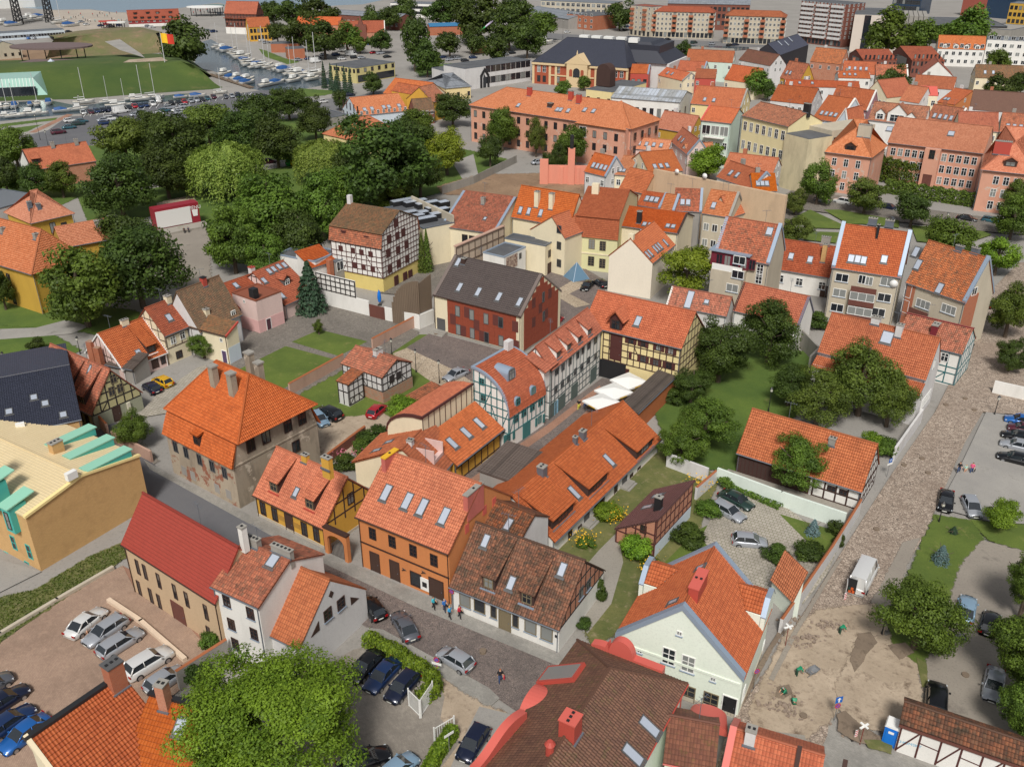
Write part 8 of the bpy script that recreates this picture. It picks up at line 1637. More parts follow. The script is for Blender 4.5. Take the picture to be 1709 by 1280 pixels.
def car_meshes(kind,detail):
 if(kind,detail)in CARM:return CARM[(kind,detail)]
 L,W,prof,(wf,rf,rb,wb,H)=SHAPES[kind];x=W/2
 b=MB();secs=[]
 xs=sorted(set([p[0]for p in prof]+[1.6,.6,0,-.6,-1.2]),reverse=True)
 def hz(q):
  for(a,z0),(c,z1)in zip(prof,prof[1:]):
   if c<=q<=a:return z0+(z1-z0)*((a-q)/(a-c)if a!=c else 0)
  return prof[-1][1]
 for q in xs:
  e=max(0,(abs(q)-L/2+.55)/.55);w_=x*(1-.2*e*e);z=hz(q);bot=.24+.1*e
  secs.append([(q,-w_*.94,bot),(q,-w_,bot+.22),(q,-w_*.985,z-.14),(q,-w_*.86,z),(q,0,z+.035),(q,w_*.86,z),(q,w_*.985,z-.14),(q,w_,bot+.22),(q,w_*.94,bot),])
 loft(b,secs)
 rw=x*.72;bw=x*.87;zb=min(hz(wf),hz(max(wb,-L/2+.1)))-.01
 rz=H
 roof=MB();rs=[]
 for q,d in((rf+.04,-.03),(rf-.2,0),((rf+rb)/2,.03),(rb+.2,0),(rb-.04,-.04)):rs.append([(q,-rw-.02,rz+d-.05),(q,-rw+.12,rz+d),(q,0,rz+d+.025),(q,rw-.12,rz+d),(q,rw+.02,rz+d-.05)])
 loft(b,rs,0,False)
 zf,zk=hz(wf),hz(wb)
 mid=(rf+rb)/2-.05;zm=(zf+zk)/2
 for s in(-1,1):
  for(qa,za),(qb,zz),t in(((wf,zf),(rf,rz-.05),.05),((wb,zk),(rb,rz-.05),.08),((mid,zm),(mid-.05,rz-.05),.045)):
   b.tube((qa,s*bw,za-.02),(qb,s*(rw+.015),zz),t,5)
 body=b
 g=MB();gi=.03
 A=[(wf-.03,-bw+gi,zf),(wf-.03,bw-gi,zf),(wb+.03,bw-gi,zk),(wb+.03,-bw+gi,zk)];B=[(rf,-rw+.02,rz-.045),(rf,rw-.02,rz-.045),(rb,rw-.02,rz-.045),(rb,-rw+.02,rz-.045)]
 faces=[(0,1,5,4),(2,3,7,6),(1,2,6,5),(3,0,4,7)]if kind!='van' else[(0,1,5,4)]
 g.add(A+B,faces)
 if kind=='van':
  b.add([(p[0]-(1.0 if p[0]>0 else 0),p[1]*1.02,p[2])for p in A]+[(p[0]-(.3 if p[0]>0 else 0),p[1]*1.02,p[2])for p in B],[(2,3,7,6),(1,2,6,5),(3,0,4,7)])
  g.add([(wf-.1,s*bw*1.0,zf+.02)for s in(-1,)]+[(wf-1.0,-bw*1.0,zf+.05),(rf-.3,-rw,rz-.3),(rf,-rw,rz-.3)],[(0,1,2,3)]);g.add([(wf-.1,bw*1.0,zf+.02),(wf-1.0,bw*1.0,zf+.05),(rf-.3,rw,rz-.3),(rf,rw,rz-.3)],[(0,1,2,3)])
 wr=.32 if kind!='suv' else .36
 ty=MB();ty.tube((0,-.11,0),(0,.11,0),wr,16);ri=MB();ri.tube((0,-.125,0),(0,.125,0),wr*.62,12)
 arch=MB()
 if not detail:
  fx=L*.31
  for sx in(fx,-fx):
   for s in(-1,1):body.tube((sx,s*(x-.1)-.1,wr),(sx,s*(x-.1)+.12*s+.0,wr),wr,10,mi=1)
  o=(body.build('body',[PAINT,TYRE],True),g.build('windows',CGL));CARM[(kind,detail)]=o;return o
 hl=MB();hl.box(-.14,.06,-.2,.2,-.07,.08);tl=MB();tl.box(-.03,.05,-.17,.17,-.1,.12);mr=MB();mr.box(-.07,.07,-.08,.08,-.06,.07);pl=MB();pl.box(-.015,.015,-.26,.26,-.055,.055)
 gr=MB();gr.box(-.02,.03,-.38,.38,-.09,.09)
 o=(body.build('body',PAINT,True),g.build('windows',CGL),ty.build('tyre',TYRE),ri.build('rim',RIM),hl.build('headlight',LAMP),tl.build('tail_light',TAIL),mr.build('mirror',PAINT),pl.build('number_plate',PLATE),gr.build('grille',TYRE),wr)
 CARM[(kind,detail)]=o;return o
C_=dict(w=rgb(216,216,214),s=rgb(158,162,168),d=rgb(38,40,46),b=rgb(30,52,92),B=rgb(32,96,168),r=rgb(170,30,44),g=rgb(40,62,56),y=rgb(222,172,30),k=rgb(20,21,24),t=rgb(48,92,104),m=rgb(84,34,48),l=rgb(136,164,186),G=rgb(92,95,102),n=rgb(24,32,56),o=rgb(200,90,40))
NAMES=dict(w='white',s='silver',d='dark grey',b='dark blue',B='bright blue',r='red',g='dark green',y='yellow',k='black',t='teal',m='maroon',l='light blue',G='grey',n='navy blue',o='orange')
def car(label,p,q,kind='hatch',c='s',detail=True,group='cars parked in the town',z=0):
 """car centred on photo point p (ground), nose towards photo point q"""
 a,t_=G(p),G(q);d=t_-a;r=math.atan2(d.y,d.x);t=thing('parked_car' if kind!='van' else 'van',label,'car' if kind!='van' else 'van',(a.x,a.y,z+.02),r,group);L,W=SHAPES[kind][:2];prof=SHAPES[kind][2];col=C_[c]
 M=car_meshes(kind,detail);ob('body',M[0],t,color=col);ob('windows',M[1],t)
 if detail:
  wr=M[9];x=W/2-.1
  for sx in(L*.31,-L*.31):
   for s in(-1,1):o=ob('wheel',M[2],t,(sx,s*x,wr));ob('rim',M[3],o)
  zf,zr=prof[1][1]-.08,prof[-2][1]-.12
  for s in(-1,1):ob('headlight',M[4],t,(L/2-.18,s*(W*.34),zf),-s*-.25);ob('tail_light',M[5],t,(-L/2+.02,s*W*.37,zr));ob('mirror',M[6],t,(SHAPES[kind][3][0]-.35,s*(W/2+.06),prof[2][1]+.1),color=col)
  ob('number_plate',M[7],t,(-L/2-.005,0,.62));ob('number_plate',M[7],t,(L/2+.005,0,.45));ob('grille',M[8],t,(L/2-.01,0,.6 if kind!='van' else .85))
 return t
for a in[('white saloon with open doors, first in the row of the brick car park',(146,1046),(180,1018),'sedan','w'),('silver estate with a dark roof beside the white saloon',(178,1060),(145,1082),'wagon','s'),('silver estate, third in the row of the brick car park',(203,1080),(240,1056),'wagon','s'),('white estate with a black glass roof behind the brick chimney',(250,1114),(292,1088),'suv','w'),('silver car half hidden behind the court wall',(278,1142),(310,1120),'hatch','s'),('grey car cut by the left edge, uppermost of four',(-14,1152),(16,1136),'hatch','G'),('dark blue saloon at the left edge, second of four',(8,1178),(42,1156),'sedan','n'),('dark blue estate at the left edge, third of four',(18,1214),(54,1188),'wagon','b'),('bright blue car at the left edge, lowest of four',(44,1232),(12,1256),'sedan','B'),('black car nearest the white gable by the hedge',(612,1118),(582,1148),'sedan','k'),('dark blue convertible between two dark cars at the hedge',(640,1134),(612,1164),'sedan','b'),('navy car nearest the railing gates at the hedge',(672,1154),(644,1184),'hatch','n'),('dark car at the bottom edge under the ash tree',(608,1276),(648,1262),'sedan','k'),('light blue car at the bottom edge',(665,1292),(700,1262),'hatch','l'),('navy hatchback by the salmon wave parapet',(790,1248),(764,1288),'hatch','n'),('dark grey saloon driving on the cobbled street',(676,1052),(654,1014),'sedan','G'),('silver hatchback parked half on the pavement',(760,1108),(724,1086),'hatch','s'),('black car half hidden by the white gable on the street',(622,1022),(606,1002),'hatch','k'),('yellow hatchback in the slab courtyard',(272,643),(248,632),'hatch','y'),('dark blue hatchback beside the yellow one',(254,653),(236,640),'hatch','n'),('black off-roader on the sandy yard',(549,697),(524,686),'suv','k'),('bright red hatchback on the sandy yard',(630,692),(648,676),'hatch','r'),('blue car half hidden behind the ruined manor',(534,706),(545,716),'hatch','l'),('silver coupe on the dark setts beside the lamp post',(761,631),(736,642),'sedan','s'),('dark green saloon in the slab court',(1228,841),(1262,858),'sedan','g'),('silver people carrier in the slab court',(1214,860),(1244,876),'wagon','s'),('silver hatchback by the pale green house verge',(1250,910),(1274,912),'hatch','s'),('black saloon beside the glass pyramid',(980,482),(968,494),'sedan','k'),('dark car behind the black saloon in the gateway yard',(1002,478),(990,470),'hatch','d'),('red car behind the rust-clad building',(927,540),(945,528),'hatch','r'),('white delivery van with open rear doors on the cobbled road',(1438,972),(1456,936),'van','w'),('black saloon facing the verge lawn',(1577,842),(1573,874),'sedan','k'),('silver hatchback beside the black saloon at the verge',(1620,853),(1632,878),'hatch','s'),('blue saloon, top of the row at the right edge',(1704,708),(1672,702),'sedan','B'),('dark red car in the row at the right edge',(1706,722),(1676,716),'hatch','m'),('black saloon in the row at the right edge',(1700,735),(1668,728),'sedan','k'),('silver saloon in the row at the right edge',(1698,750),(1664,742),'sedan','s'),('black estate, lowest of the row at the right edge',(1694,772),(1662,764),'wagon','k'),('pale blue saloon beside the verge tree',(1611,1024),(1618,986),'sedan','l'),('black hatchback beside the pale blue saloon',(1650,1048),(1660,1016),'hatch','k'),('silver-blue saloon under the right edge lime tree',(1656,1150),(1650,1190),'sedan','s'),('black off-roader behind the white timber wall',(1560,1178),(1562,1145),'suv','k'),('black car in the street behind the brick trim apartments',(1640,512),(1620,504),'hatch','k'),('green car in the row beside the teal timber house',(1622,562),(1630,545),'wagon','g'),('dark car below the green one beside the teal timber house',(1612,585),(1620,568),'wagon','k'),('silver car on the square in front of the pink right wing',(1372,338),(1386,341),'hatch','s'),('white off-roader on the square',(1405,341),(1390,338),'suv','w'),('silver car behind the yellowish square tree',(1452,347),(1466,349),'hatch','s'),('dark blue saloon on the square',(1483,350),(1500,353),'sedan','n'),('black saloon below the ivy wall on the square',(1613,369),(1632,372),'sedan','k'),('teal hatchback at the ivy wall end',(1655,372),(1674,375),'wagon','t')]:
 car(*a)
t0=[o for o in bpy.data.objects if o.get('label','').startswith('white saloon with open')][0]
for s,q in((1,.9),(-1,-.15)):b=MB();b.box(-1.0,0,-.03,.03,.3,.95);ob('open_door',b.build('open_door',PAINT),t0,(q,s*.87,0),s*.95,color=C_['w'])
t0=[o for o in bpy.data.objects if o.get('label','').startswith('white delivery van')][0]
b=MB();b.box(-3.04,-3.005,-.02,.9,.55,2.35);ob('open_load_bay',b.build('open_load_bay',BLACK),t0);b=MB();b.box(-.95,0,-.03,.03,.5,2.15);ob('rear_door',b.build('rear_door',PAINT),t0,(-3.02,.98,0),.25,color=C_['w'])
for y,z,c in((.2,.75,'o'),(.55,.7,'o'),(.35,1.1,'o'),(.6,1.05,'g')):b=MB();b.box(-.1,.06,-.13,.13,-.14,.14);ob('tool_crate',b.build('tool_crate',OCOL),t0,(-3.05,y,z),color=C_[c])
FAR={('front row of the moat car park',8):[(0,555,760,'w'),(0,605,755,'m'),(0,645,748,'b'),(0,685,742,'n'),(0,725,740,'n'),(0,855,727,'d'),(0,895,716,'r'),(0,935,714,'b'),(0,970,708,'b'),(0,1015,702,'w'),(0,1140,695,'k'),(0,1185,690,'k'),(0,1225,687,'r'),(0,1268,681,'s'),(0,1305,676,'s'),(0,1342,673,'d'),(0,1378,664,'t'),(0,1420,655,'m'),(0,1540,648,'s'),(0,1580,645,'n'),(0,1500,655,'G')],('middle of the moat car park',0):[(0,1060,768,'w'),(0,1090,745,'t'),(0,1125,724,'s'),(0,1180,743,'w'),(0,1230,718,'s'),(0,1195,757,'s'),(0,905,772,'s'),(0,945,756,'s'),(0,690,808,'s'),(0,735,802,'w'),(0,695,828,'b'),(0,768,788,'d'),(0,780,818,'s')],('left end of the moat car park',0):[(0,465,812,'w'),(0,540,816,'t'),(0,520,833,'g'),(0,460,856,'t'),(0,390,890,'m')],('beside the brick kiosks',0):[(1,270,406,'s'),(1,340,398,'b'),(1,395,392,'b'),(1,440,372,'s'),(1,520,372,'b'),(1,640,390,'d'),(1,690,392,'s'),(1,560,400,'w'),(1,770,358,'r'),(1,815,362,'s'),(1,745,300,'B'),(1,860,385,'k'),(1,60,290,'s'),(1,30,275,'w')],('behind the white station building',0):[(1,1060,415,'w'),(1,1040,392,'s'),(1,1095,378,'k'),(1,1230,388,'b'),(1,1275,405,'s'),(1,1330,398,'s'),(1,1375,410,'d'),(1,1430,390,'b'),(1,1590,385,'w'),(1,1640,372,'s'),(1,1690,360,'k')],('on the harbour street',0):[(1,435,685,'w'),(1,610,640,'n'),(1,30,655,'n'),(1,45,648,'k'),(1,15,672,'s'),(1,5,690,'d')],('on the canal street',0):[(2,180,230,'s'),(2,740,185,'b'),(2,730,207,'k'),(2,1010,270,'d'),(2,1185,292,'g'),(2,1305,300,'s'),(2,1420,308,'k'),(2,1460,305,'n'),(2,345,222,'w')],('on the quay behind the rampart',0):[(0,430,172,'b'),(0,540,152,'s'),(0,575,170,'w'),(0,670,178,'b'),(0,735,182,'s'),(0,790,175,'b'),(0,455,218,'k'),(0,1460,98,'s'),(0,1380,210,'s'),(0,1420,218,'b'),(0,980,182,'s'),(0,1010,188,'w'),(0,710,168,'r')],('at the park edge under the trees',0):[(0,1120,1172,'o'),(0,1005,1185,'d'),(1,75,1085,'m'),(2,155,1090,'s'),(2,290,1112,'s')],}
for(where,q),lst in FAR.items():
 for i,(k,x,y,c)in enumerate(lst):
  p=px((k,x,y));kind=('hatch','sedan','wagon','sedan','suv')[i%5];ordn=['first','second','third','fourth','fifth','sixth','seventh','eighth','ninth','tenth','eleventh','twelfth','thirteenth','fourteenth','fifteenth','sixteenth','seventeenth','eighteenth','nineteenth','twentieth','last']
  xs=sorted(lst,key=lambda e:px(e[:3])[0]);r=xs.index((k,x,y,c))
  v=(6,-9)if q else(12,2.5 if i%2 else 3)
  car('%s %s, %s from the left %s'%(NAMES[c],dict(hatch='hatchback',sedan='saloon',wagon='estate',suv='off-roader')[kind],ordn[min(r,20)],where),p,(p[0]+v[0],p[1]-v[1]/2),kind,c,False,'cars parked by the harbour')
for lab,p,q in(('white box van in the moat car park',(0,805,752),(0,850,745)),('white van beside the brick kiosks',(1,385,418),(1,430,412)),('white camper van near the customs hall',(1,580,345),(1,620,345)),('pale van in front of the customs hall',(1,620,372),(1,660,370)),('white van in the front row of the moat car park',(0,1057,680),(0,1062,660))):car(lab,p,q,'van','w',False,'vans by the harbour')
UMW=pln('canvas_pale',rgb(220,220,216),.8);HULL=plas('hull_white',rgb(214,214,210),.15);DECK=pln('deck_cream',rgb(196,188,172),.6);BCOV=pln('boat_cover_blue',rgb(40,84,140),.6);MAST=pln('mast_alloy',rgb(190,190,190),.4)
def boat_meshes():
 b=MB();S=[]
 for x,w_,z in((-3.2,1.0,.9),(-1.5,1.25,.85),(.5,1.25,.9),(2.2,.8,1.0),(3.4,.06,1.15)):S.append([(x,-w_,z),(x,-w_*.8,.3),(x,-w_*.4,0),(x,w_*.4,0),(x,w_*.8,.3),(x,w_,z)])
 loft(b,S);hull=b.build('hull',HULL,True);b=MB();b.add([(-3.1,-.9,.86),(-1.5,-1.15,.84),(.5,-1.15,.88),(2.2,-.72,.97),(3.2,0,1.1),(2.2,.72,.97),(.5,1.15,.88),(-1.5,1.15,.84),(-3.1,.9,.86)],[tuple(range(9))]);deck=b.build('deck',DECK)
 b=MB();S=[[(x,-w_,.86),(x,-w_*.8,z),(x,w_*.8,z),(x,w_,.86)]for x,w_,z in((-1.6,.8,1.5),(.4,.8,1.45),(1.6,.5,1.05))];loft(b,S);cab=b.build('cabin',HULL)
 b=MB();S=[[(x,-w_,.88),(x,-w_*.7,z),(x,w_*.7,z),(x,w_,.88)]for x,w_,z in((-2.6,.95,1.5),(-.5,1.0,1.75),(1.6,.6,1.1))];loft(b,S);cov=b.build('cover',BCOV)
 b=MB();b.tube((.5,0,.9),(.5,0,11),.09,6);b.tube((.5,0,2.1),(-2.6,0,2.0),.1,6);mast=b.build('mast',MAST);b=MB();b.box(-1.7,.5,-.83,.83,1.12,1.34);win=b.build('cabin_window',CGL)
 b=MB();b.box(-1.2,.6,-.7,.7,1.46,2.2);up=b.build('wheelhouse',HULL);return hull,deck,cab,cov,mast,win,up
BM=boat_meshes()
def boat(label,p,q,sc=1.0,kind='sail',group='boats in the marina',hull=None):
 a,t_=G(p),G(q);d=t_-a;t=thing('boat',label,'boat',(a.x,a.y,.15),math.atan2(d.y,d.x),group);t.scale=(sc,sc,sc);h_=ob('hull',BM[0],t);ob('deck',BM[1],t)
 if kind=='cover':ob('cover',BM[3],t)
 else:ob('cabin',BM[2],t);ob('cabin_window',BM[5],t)
 if kind=='sail':ob('mast',BM[4],t)
 if kind=='motor':ob('wheelhouse',BM[6],t)
QB=[(0,1440,322),(0,1480,335),(0,1515,345),(0,1545,360),(0,1575,372),(0,1605,390),(0,1625,405),(0,1645,420),(0,1665,438),(0,1690,455),(1,10,440),(1,40,450),(1,75,455),(1,150,470),(1,190,478),(1,215,500),(1,245,488),(1,275,508),(1,305,495),(1,335,515),(1,380,505),(1,420,500)]
for i,p in enumerate(QB):
 x,y=px(p);kd=('sail','motor','cover','sail')[i%4];boat('%s, number %s along the marina quay from the black warehouse'%({'sail':'white sailing boat','motor':'white motor boat','cover':'boat under a blue cover'}[kd],['one','two','three','four','five','six','seven','eight','nine','ten','eleven','twelve','thirteen','fourteen','fifteen','sixteen','seventeen','eighteen','nineteen','twenty','twenty-one','twenty-two'][i]),(x,y),(x+9,y-1.2),1.15+.25*(i%3),kd)
for i,(p,kd,lab)in enumerate([((0,1490,500),'motor','white motor yacht with red stripe at the inner jetty'),((0,1540,525),'cover','blue-covered boat nearest the inner jetty corner'),((0,1575,530),'motor','small white launch behind the blue-covered boat'),((0,1600,545),'cover','blue-covered boat in the middle of the jetty row'),((0,1640,540),'motor','white launch at the outer end of the jetty row'),((0,1640,560),'cover','dark-covered boat at the jetty end'),((1,60,575),'motor','small open boat in the basin corner'),((1,130,560),'cover','blue boat near the basin steps'),((1,360,535),'motor','big white motor yacht by the spruces'),((1,240,545),'motor','white cruiser beside the quay street')]):x,y=px(p);boat(lab,(x,y),(x+8,y-1.5),1.3,kd)
MO=[(0,5,722,'motor'),(0,48,718,'sail'),(0,100,712,'cover'),(0,202,702,'cover'),(0,250,700,'sail'),(0,325,690,'cover'),(0,40,782,'motor'),(0,105,782,'sail'),(0,202,770,'motor'),(0,266,764,'motor'),(0,415,746,'cover'),(0,555,692,'sail'),(0,712,688,'sail'),(0,522,736,'motor'),(0,770,714,'motor'),(0,825,708,'sail'),(0,888,668,'motor'),(0,1020,660,'sail'),(0,1200,655,'cover'),(0,1310,648,'cover'),(0,935,672,'sail'),(0,1460,625,'sail')]
for i,(k,X,Y,kd)in enumerate(MO):
 x,y=px((k,X,Y));r=sorted(MO,key=lambda e:e[1]).index((k,X,Y,kd));boat('%s in the castle moat, %s from the left'%({'sail':'white sailing boat','motor':'white motor boat','cover':'blue-covered boat'}[kd],['first','second','third','fourth','fifth','sixth','seventh','eighth','ninth','tenth','eleventh','twelfth','thirteenth','fourteenth','fifteenth','sixteenth','seventeenth','eighteenth','nineteenth','twentieth','twenty-first','last'][r]),(x,y),(x+(8 if i>5 else 1),y-(.6 if i>5 else 4)),.9+.15*(i%3),kd,'boats in the castle moat')
boat('teal wooden boat on the canal above the theatre',(2,185,300),(2,230,296),2.0,'motor')
a,c2=G((0,1390,500)),G((0,1670,590));d=c2-a;t=thing('jetty','wooden jetty along the boats at the river mouth','jetty',(a.x,a.y,0),math.atan2(d.y,d.x));b=MB();b.box(0,d.length,-1.2,1.2,.3,.6);ob('deck',b.build('deck',WOOD),t)
for i in range(9):b=MB();x=d.length*i/8;b.tube((x,-1.0,-.2),(x,-1.0,1.2),.15,6);ob('pile',b.build('pile',WOOD),t)
a,c2=G((-40,16)),G((78,10));d=c2-a;t=thing('moored_ship','large white and grey ship moored at the top left corner','ship',(a.x,a.y,0),math.atan2(d.y,d.x));L=d.length;b=MB();b.prism([(0,-8),(L*.8,-8),(L,0),(L*.8,8),(0,8)],0,7);ob('hull',b.build('hull',HULL),t);b=MB();b.prism([(0,-7),(L*.7,-7),(L*.7,7),(0,7)],7.01,14);ob('superstructure',b.build('superstructure',W_GRW),t)
for i in range(14):b=MB();x=L*.05*i;b.box(x,x+2,-7.06,-7.003,9.5,11);ob('window',b.build('window',CGL),t)
def lattice(name,label,p0,p1,hgt):
 a,c2=G(p0),G(p1);t=thing(name,label,'gantry',(a.x,a.y,0));d=c2-a
 for k,q in enumerate((Vector((0,0,0)),d)):
  b=MB();s=2.0
  for sx in(-s,s):
   for sy in(-s,s):b.tube((q.x+sx,q.y+sy,0),(q.x+sx*.7,q.y+sy*.7,hgt),.4,5)
  for i in range(8):
   z0,z1=hgt*i/8,hgt*(i+1)/8
   for(x0,y0),(x1,y1)in(((-s,-s),(s,-s)),((s,-s),(s,s)),((s,s),(-s,s)),((-s,s),(-s,-s))):b.tube((q.x+x0*.9,q.y+y0*.9,z0),(q.x+x1*.9,q.y+y1*.9,z1),.22,4);b.tube((q.x+x0*.9,q.y+y0*.9,z1),(q.x+x1*.9,q.y+y1*.9,z1),.22,4)
  ob('leg',b.build('leg',BLACK),t)
 b=MB();n=14
 for i in range(n):
  u0,u1=-.6+1.6*i/n,-.6+1.6*(i+1)/n;b.tube(d*u0+Vector((0,0,hgt)),d*u1+Vector((0,0,hgt)),.5,5);b.tube(d*u0+Vector((0,0,hgt+4)),d*u1+Vector((0,0,hgt+4)),.5,5);b.tube(d*u0+Vector((0,0,hgt+4*(i%2))),d*u1+Vector((0,0,hgt+4-4*(i%2))),.35,5)
 ob('girder',b.build('girder',BLACK),t)
lattice('harbour_gantry','black lattice harbour gantry at the top left corner',(32,42),(84,38),22)
for i,(x,y,kd)in enumerate(((8,42,'motor'),(22,44,'cover'),(42,38,'motor'),(50,33,'motor'),(58,36,'motor'),(66,31,'cover'),(100,40,'sail'),(118,45,'cover'))):boat('%s laid up on the harbour yard, %s from the left'%({'sail':'sailing boat','motor':'white cruiser','cover':'covered boat'}[kd],['first','second','third','fourth','fifth','sixth','seventh','eighth'][i]),(x,y),(x+9,y-.8),1.8,kd,'boats laid up on the harbour yard')
canopy('pier_tent','round white festival tent on the lagoon pier',(342,12),13,8,6,UMW);canopy('pier_tent','green festival tent beside the white one on the pier',(358,10),7,5,5,FR_T);canopy('quay_tent','small red stall canopy on the quay left of the red warehouse',(180,36),6,3,4,METR);canopy('quay_tent','small white stall canopy on the quay left of the red warehouse',(194,38),6,3,4,UMW)
for i,(x,y,c)in enumerate(((62,60,'l'),(72,61,'b'),(80,60,'s'),(48,66,'B'),(58,66,'s'),(90,57,'b'))):car('%s car parked along the long harbour shed, %s from the left'%(NAMES[c],['third','fourth','fifth','first','second','last'][i]),(x,y),(x+5,y-4),'hatch',c,False,'cars along the harbour shed')
g=G((275,104),8);t=thing('flagpole','tall white flagpole with a red and yellow flag on the rampart','flag',(g.x,g.y,7.9));hz=gh((267,54),(275,104),8)-8
b=MB();b.tube((0,0,0),(0,0,hz),.2,8,.12);ob('pole',b.build('pole',MAST),t)
b=MB();n=8;V=[]
for i in range(n+1):x=5.2*i/n;y=.5*math.sin(x*1.3);V+=[(x,y,hz-.3-.12*x),(x,y,hz-4.2-.12*x)]
b.add(V,[(2*i,2*i+1,2*i+3,2*i+2)for i in range(n)]);b.m=[0]*4+[1]*4;o=ob('flag',b.build('flag',[pln('flag_yellow',rgb(236,190,40),.8),pln('flag_red',rgb(208,60,40),.8)]),t,(.1,0,0))
g=G((827,84));t=thing('wing_sculpture','white wing-shaped sculpture with green tips on a short mast above the trees','sculpture',(g.x,g.y,0),R(-10));z=gh((829,34),(827,84));sc=44/pxscale((829,45));dz=30/pxscale((829,45))
b=MB();b.tube((0,0,0),(0,0,z),.5,8);ob('mast',b.build('mast',HULL),t)
WG=pln('wing_green',rgb(70,190,110),.5);WP=pln('wing_lilac',rgb(206,190,214),.6)
for s in(-1,1):
 b=MB();S=[[(s*sc*.5*u,-w_,z+s*dz*.5*u),(s*sc*.5*u,0,z+s*dz*.5*u+w_*.8),(s*sc*.5*u,w_,z+s*dz*.5*u),(s*sc*.5*u,0,z+s*dz*.5*u-.3*w_)]for u,w_ in((.02,.7),(.3,1.3),(.65,.9),(1,.1))];loft(b,[q+[q[0]]for q in S]);b.m=[(1 if i>=8 and i<12 else 0)for i in range(len(b.f))];ob('wing',b.build('wing',[WP,WG]),t)
b=MB();b.box(1.0,1.8,-.3,.3,z-3,z+3);ob('yellow_fin',b.build('yellow_fin',pln('fin_yellow',rgb(200,184,80),.6)),t)
for c,lab,x in(('green','green glass recycling bell in the park',482),('yellow','yellow recycling bell beside the green one',490)):
 g=G((x,277));b=MB();n=14;S=[]
 t=thing('recycling_bell',lab,'recycling bin',g);
 for r,z in((.7,.1),(.95,.6),(.95,1.3),(.6,1.9),(.1,2.1)):S.append([(r*math.cos(2*PI*i/n),r*math.sin(2*PI*i/n),z)for i in range(n+1)])
 loft(b,S,0,False);ob('bell',b.build('bell',pln('bell_'+c,rgb(40,140,60)if c=='green' else rgb(226,190,40),.4),True),t);b=MB();b.box(-.3,.3,-.98,-.9,1.2,1.45);ob('opening',b.build('opening',BLACK),t)
def lamp(label,base,hgt,m=None,n=1):
 g=G(base);t=thing('street_lamp',label,'street lamp',g,0,'street lamps');m=m or BLACK
 b=MB();b.tube((0,0,0),(0,0,.8),.12,8,.08);b.tube((0,0,.8),(0,0,hgt),.06,8,.045);ob('post',b.build('post',m),t)
 for k in range(n):
  x=0 if n==1 else(-.45+.9*k);b=MB();b.prism([(x-.14,-.14),(x+.14,-.14),(x+.14,.14),(x-.14,.14)],hgt,hgt+.4);ob('lantern',b.build('lantern',pln('lantern_glass',rgb(190,188,176),.2)),t)
  b=MB();b.tube((x,0,hgt+.402),(x,0,hgt+.7),.26,6,.03);b.tube((x,0,hgt-.1),(x,0,hgt-.002),.05,6,.17);ob('lantern_cap',b.build('lantern_cap',m),t)
  if n>1:b=MB();b.tube((0,0,hgt-.4),(x,0,hgt-.1),.03,5);ob('arm',b.build('arm',m),t)
for lab,p,q in(('old style lamp post beside the pinkish wall end',('s1',502,178),('s1',495,60)),('old style lamp post on the pale cobbles, middle of three',('s1',718,338),('s1',710,152)),('old style lamp post beside the silver coupe',('s1',925,435),('s1',915,248)),('white lamp post on the left street corner',('s3',112,738),('s3',68,588)),('lamp post behind the left timber house',('s3',443,585),('s3',425,495)),('dark lamp post with a blue sign by the left lawn',(4,48,1198),(4,22,1085)),('grey lamp post beside the verge tree',(15,760,402),(15,785,300)),('grey lamp post at the black saloon on the verge',(11,1140,930),(11,1150,855)),('green iron lamp post in the garden lawn',(11,8,195),(11,12,50)),('thin lamp post at the parking ground corner',(11,1510,215),(11,1535,105)),('lamp post in the moat car park, left',(0,268,930),(0,230,770)),('lamp post in the moat car park, middle',(0,550,790),(0,535,640)),('lamp post in the moat car park, right',(0,1085,735),(0,1078,665)),('lamp post beside the car park fence',(0,320,968),(0,300,880)),('lamp post in front of the theatre canal',(2,315,260),(2,312,140)),('lamp post near the brick office',(2,450,240),(2,448,120)),('lamp post on the square lawn',(7,1180,262),(7,1200,155))):lamp(lab,p,max(2.5,gh(q,p)),n=1)
BLUE=pln('sign_blue',rgb(24,96,180),.4);REDS=pln('sign_red',rgb(190,36,44),.4);WHT=pln('sign_white',rgb(230,230,226),.5);GRYM=pln('galvanised',rgb(150,152,154),.45,.5)
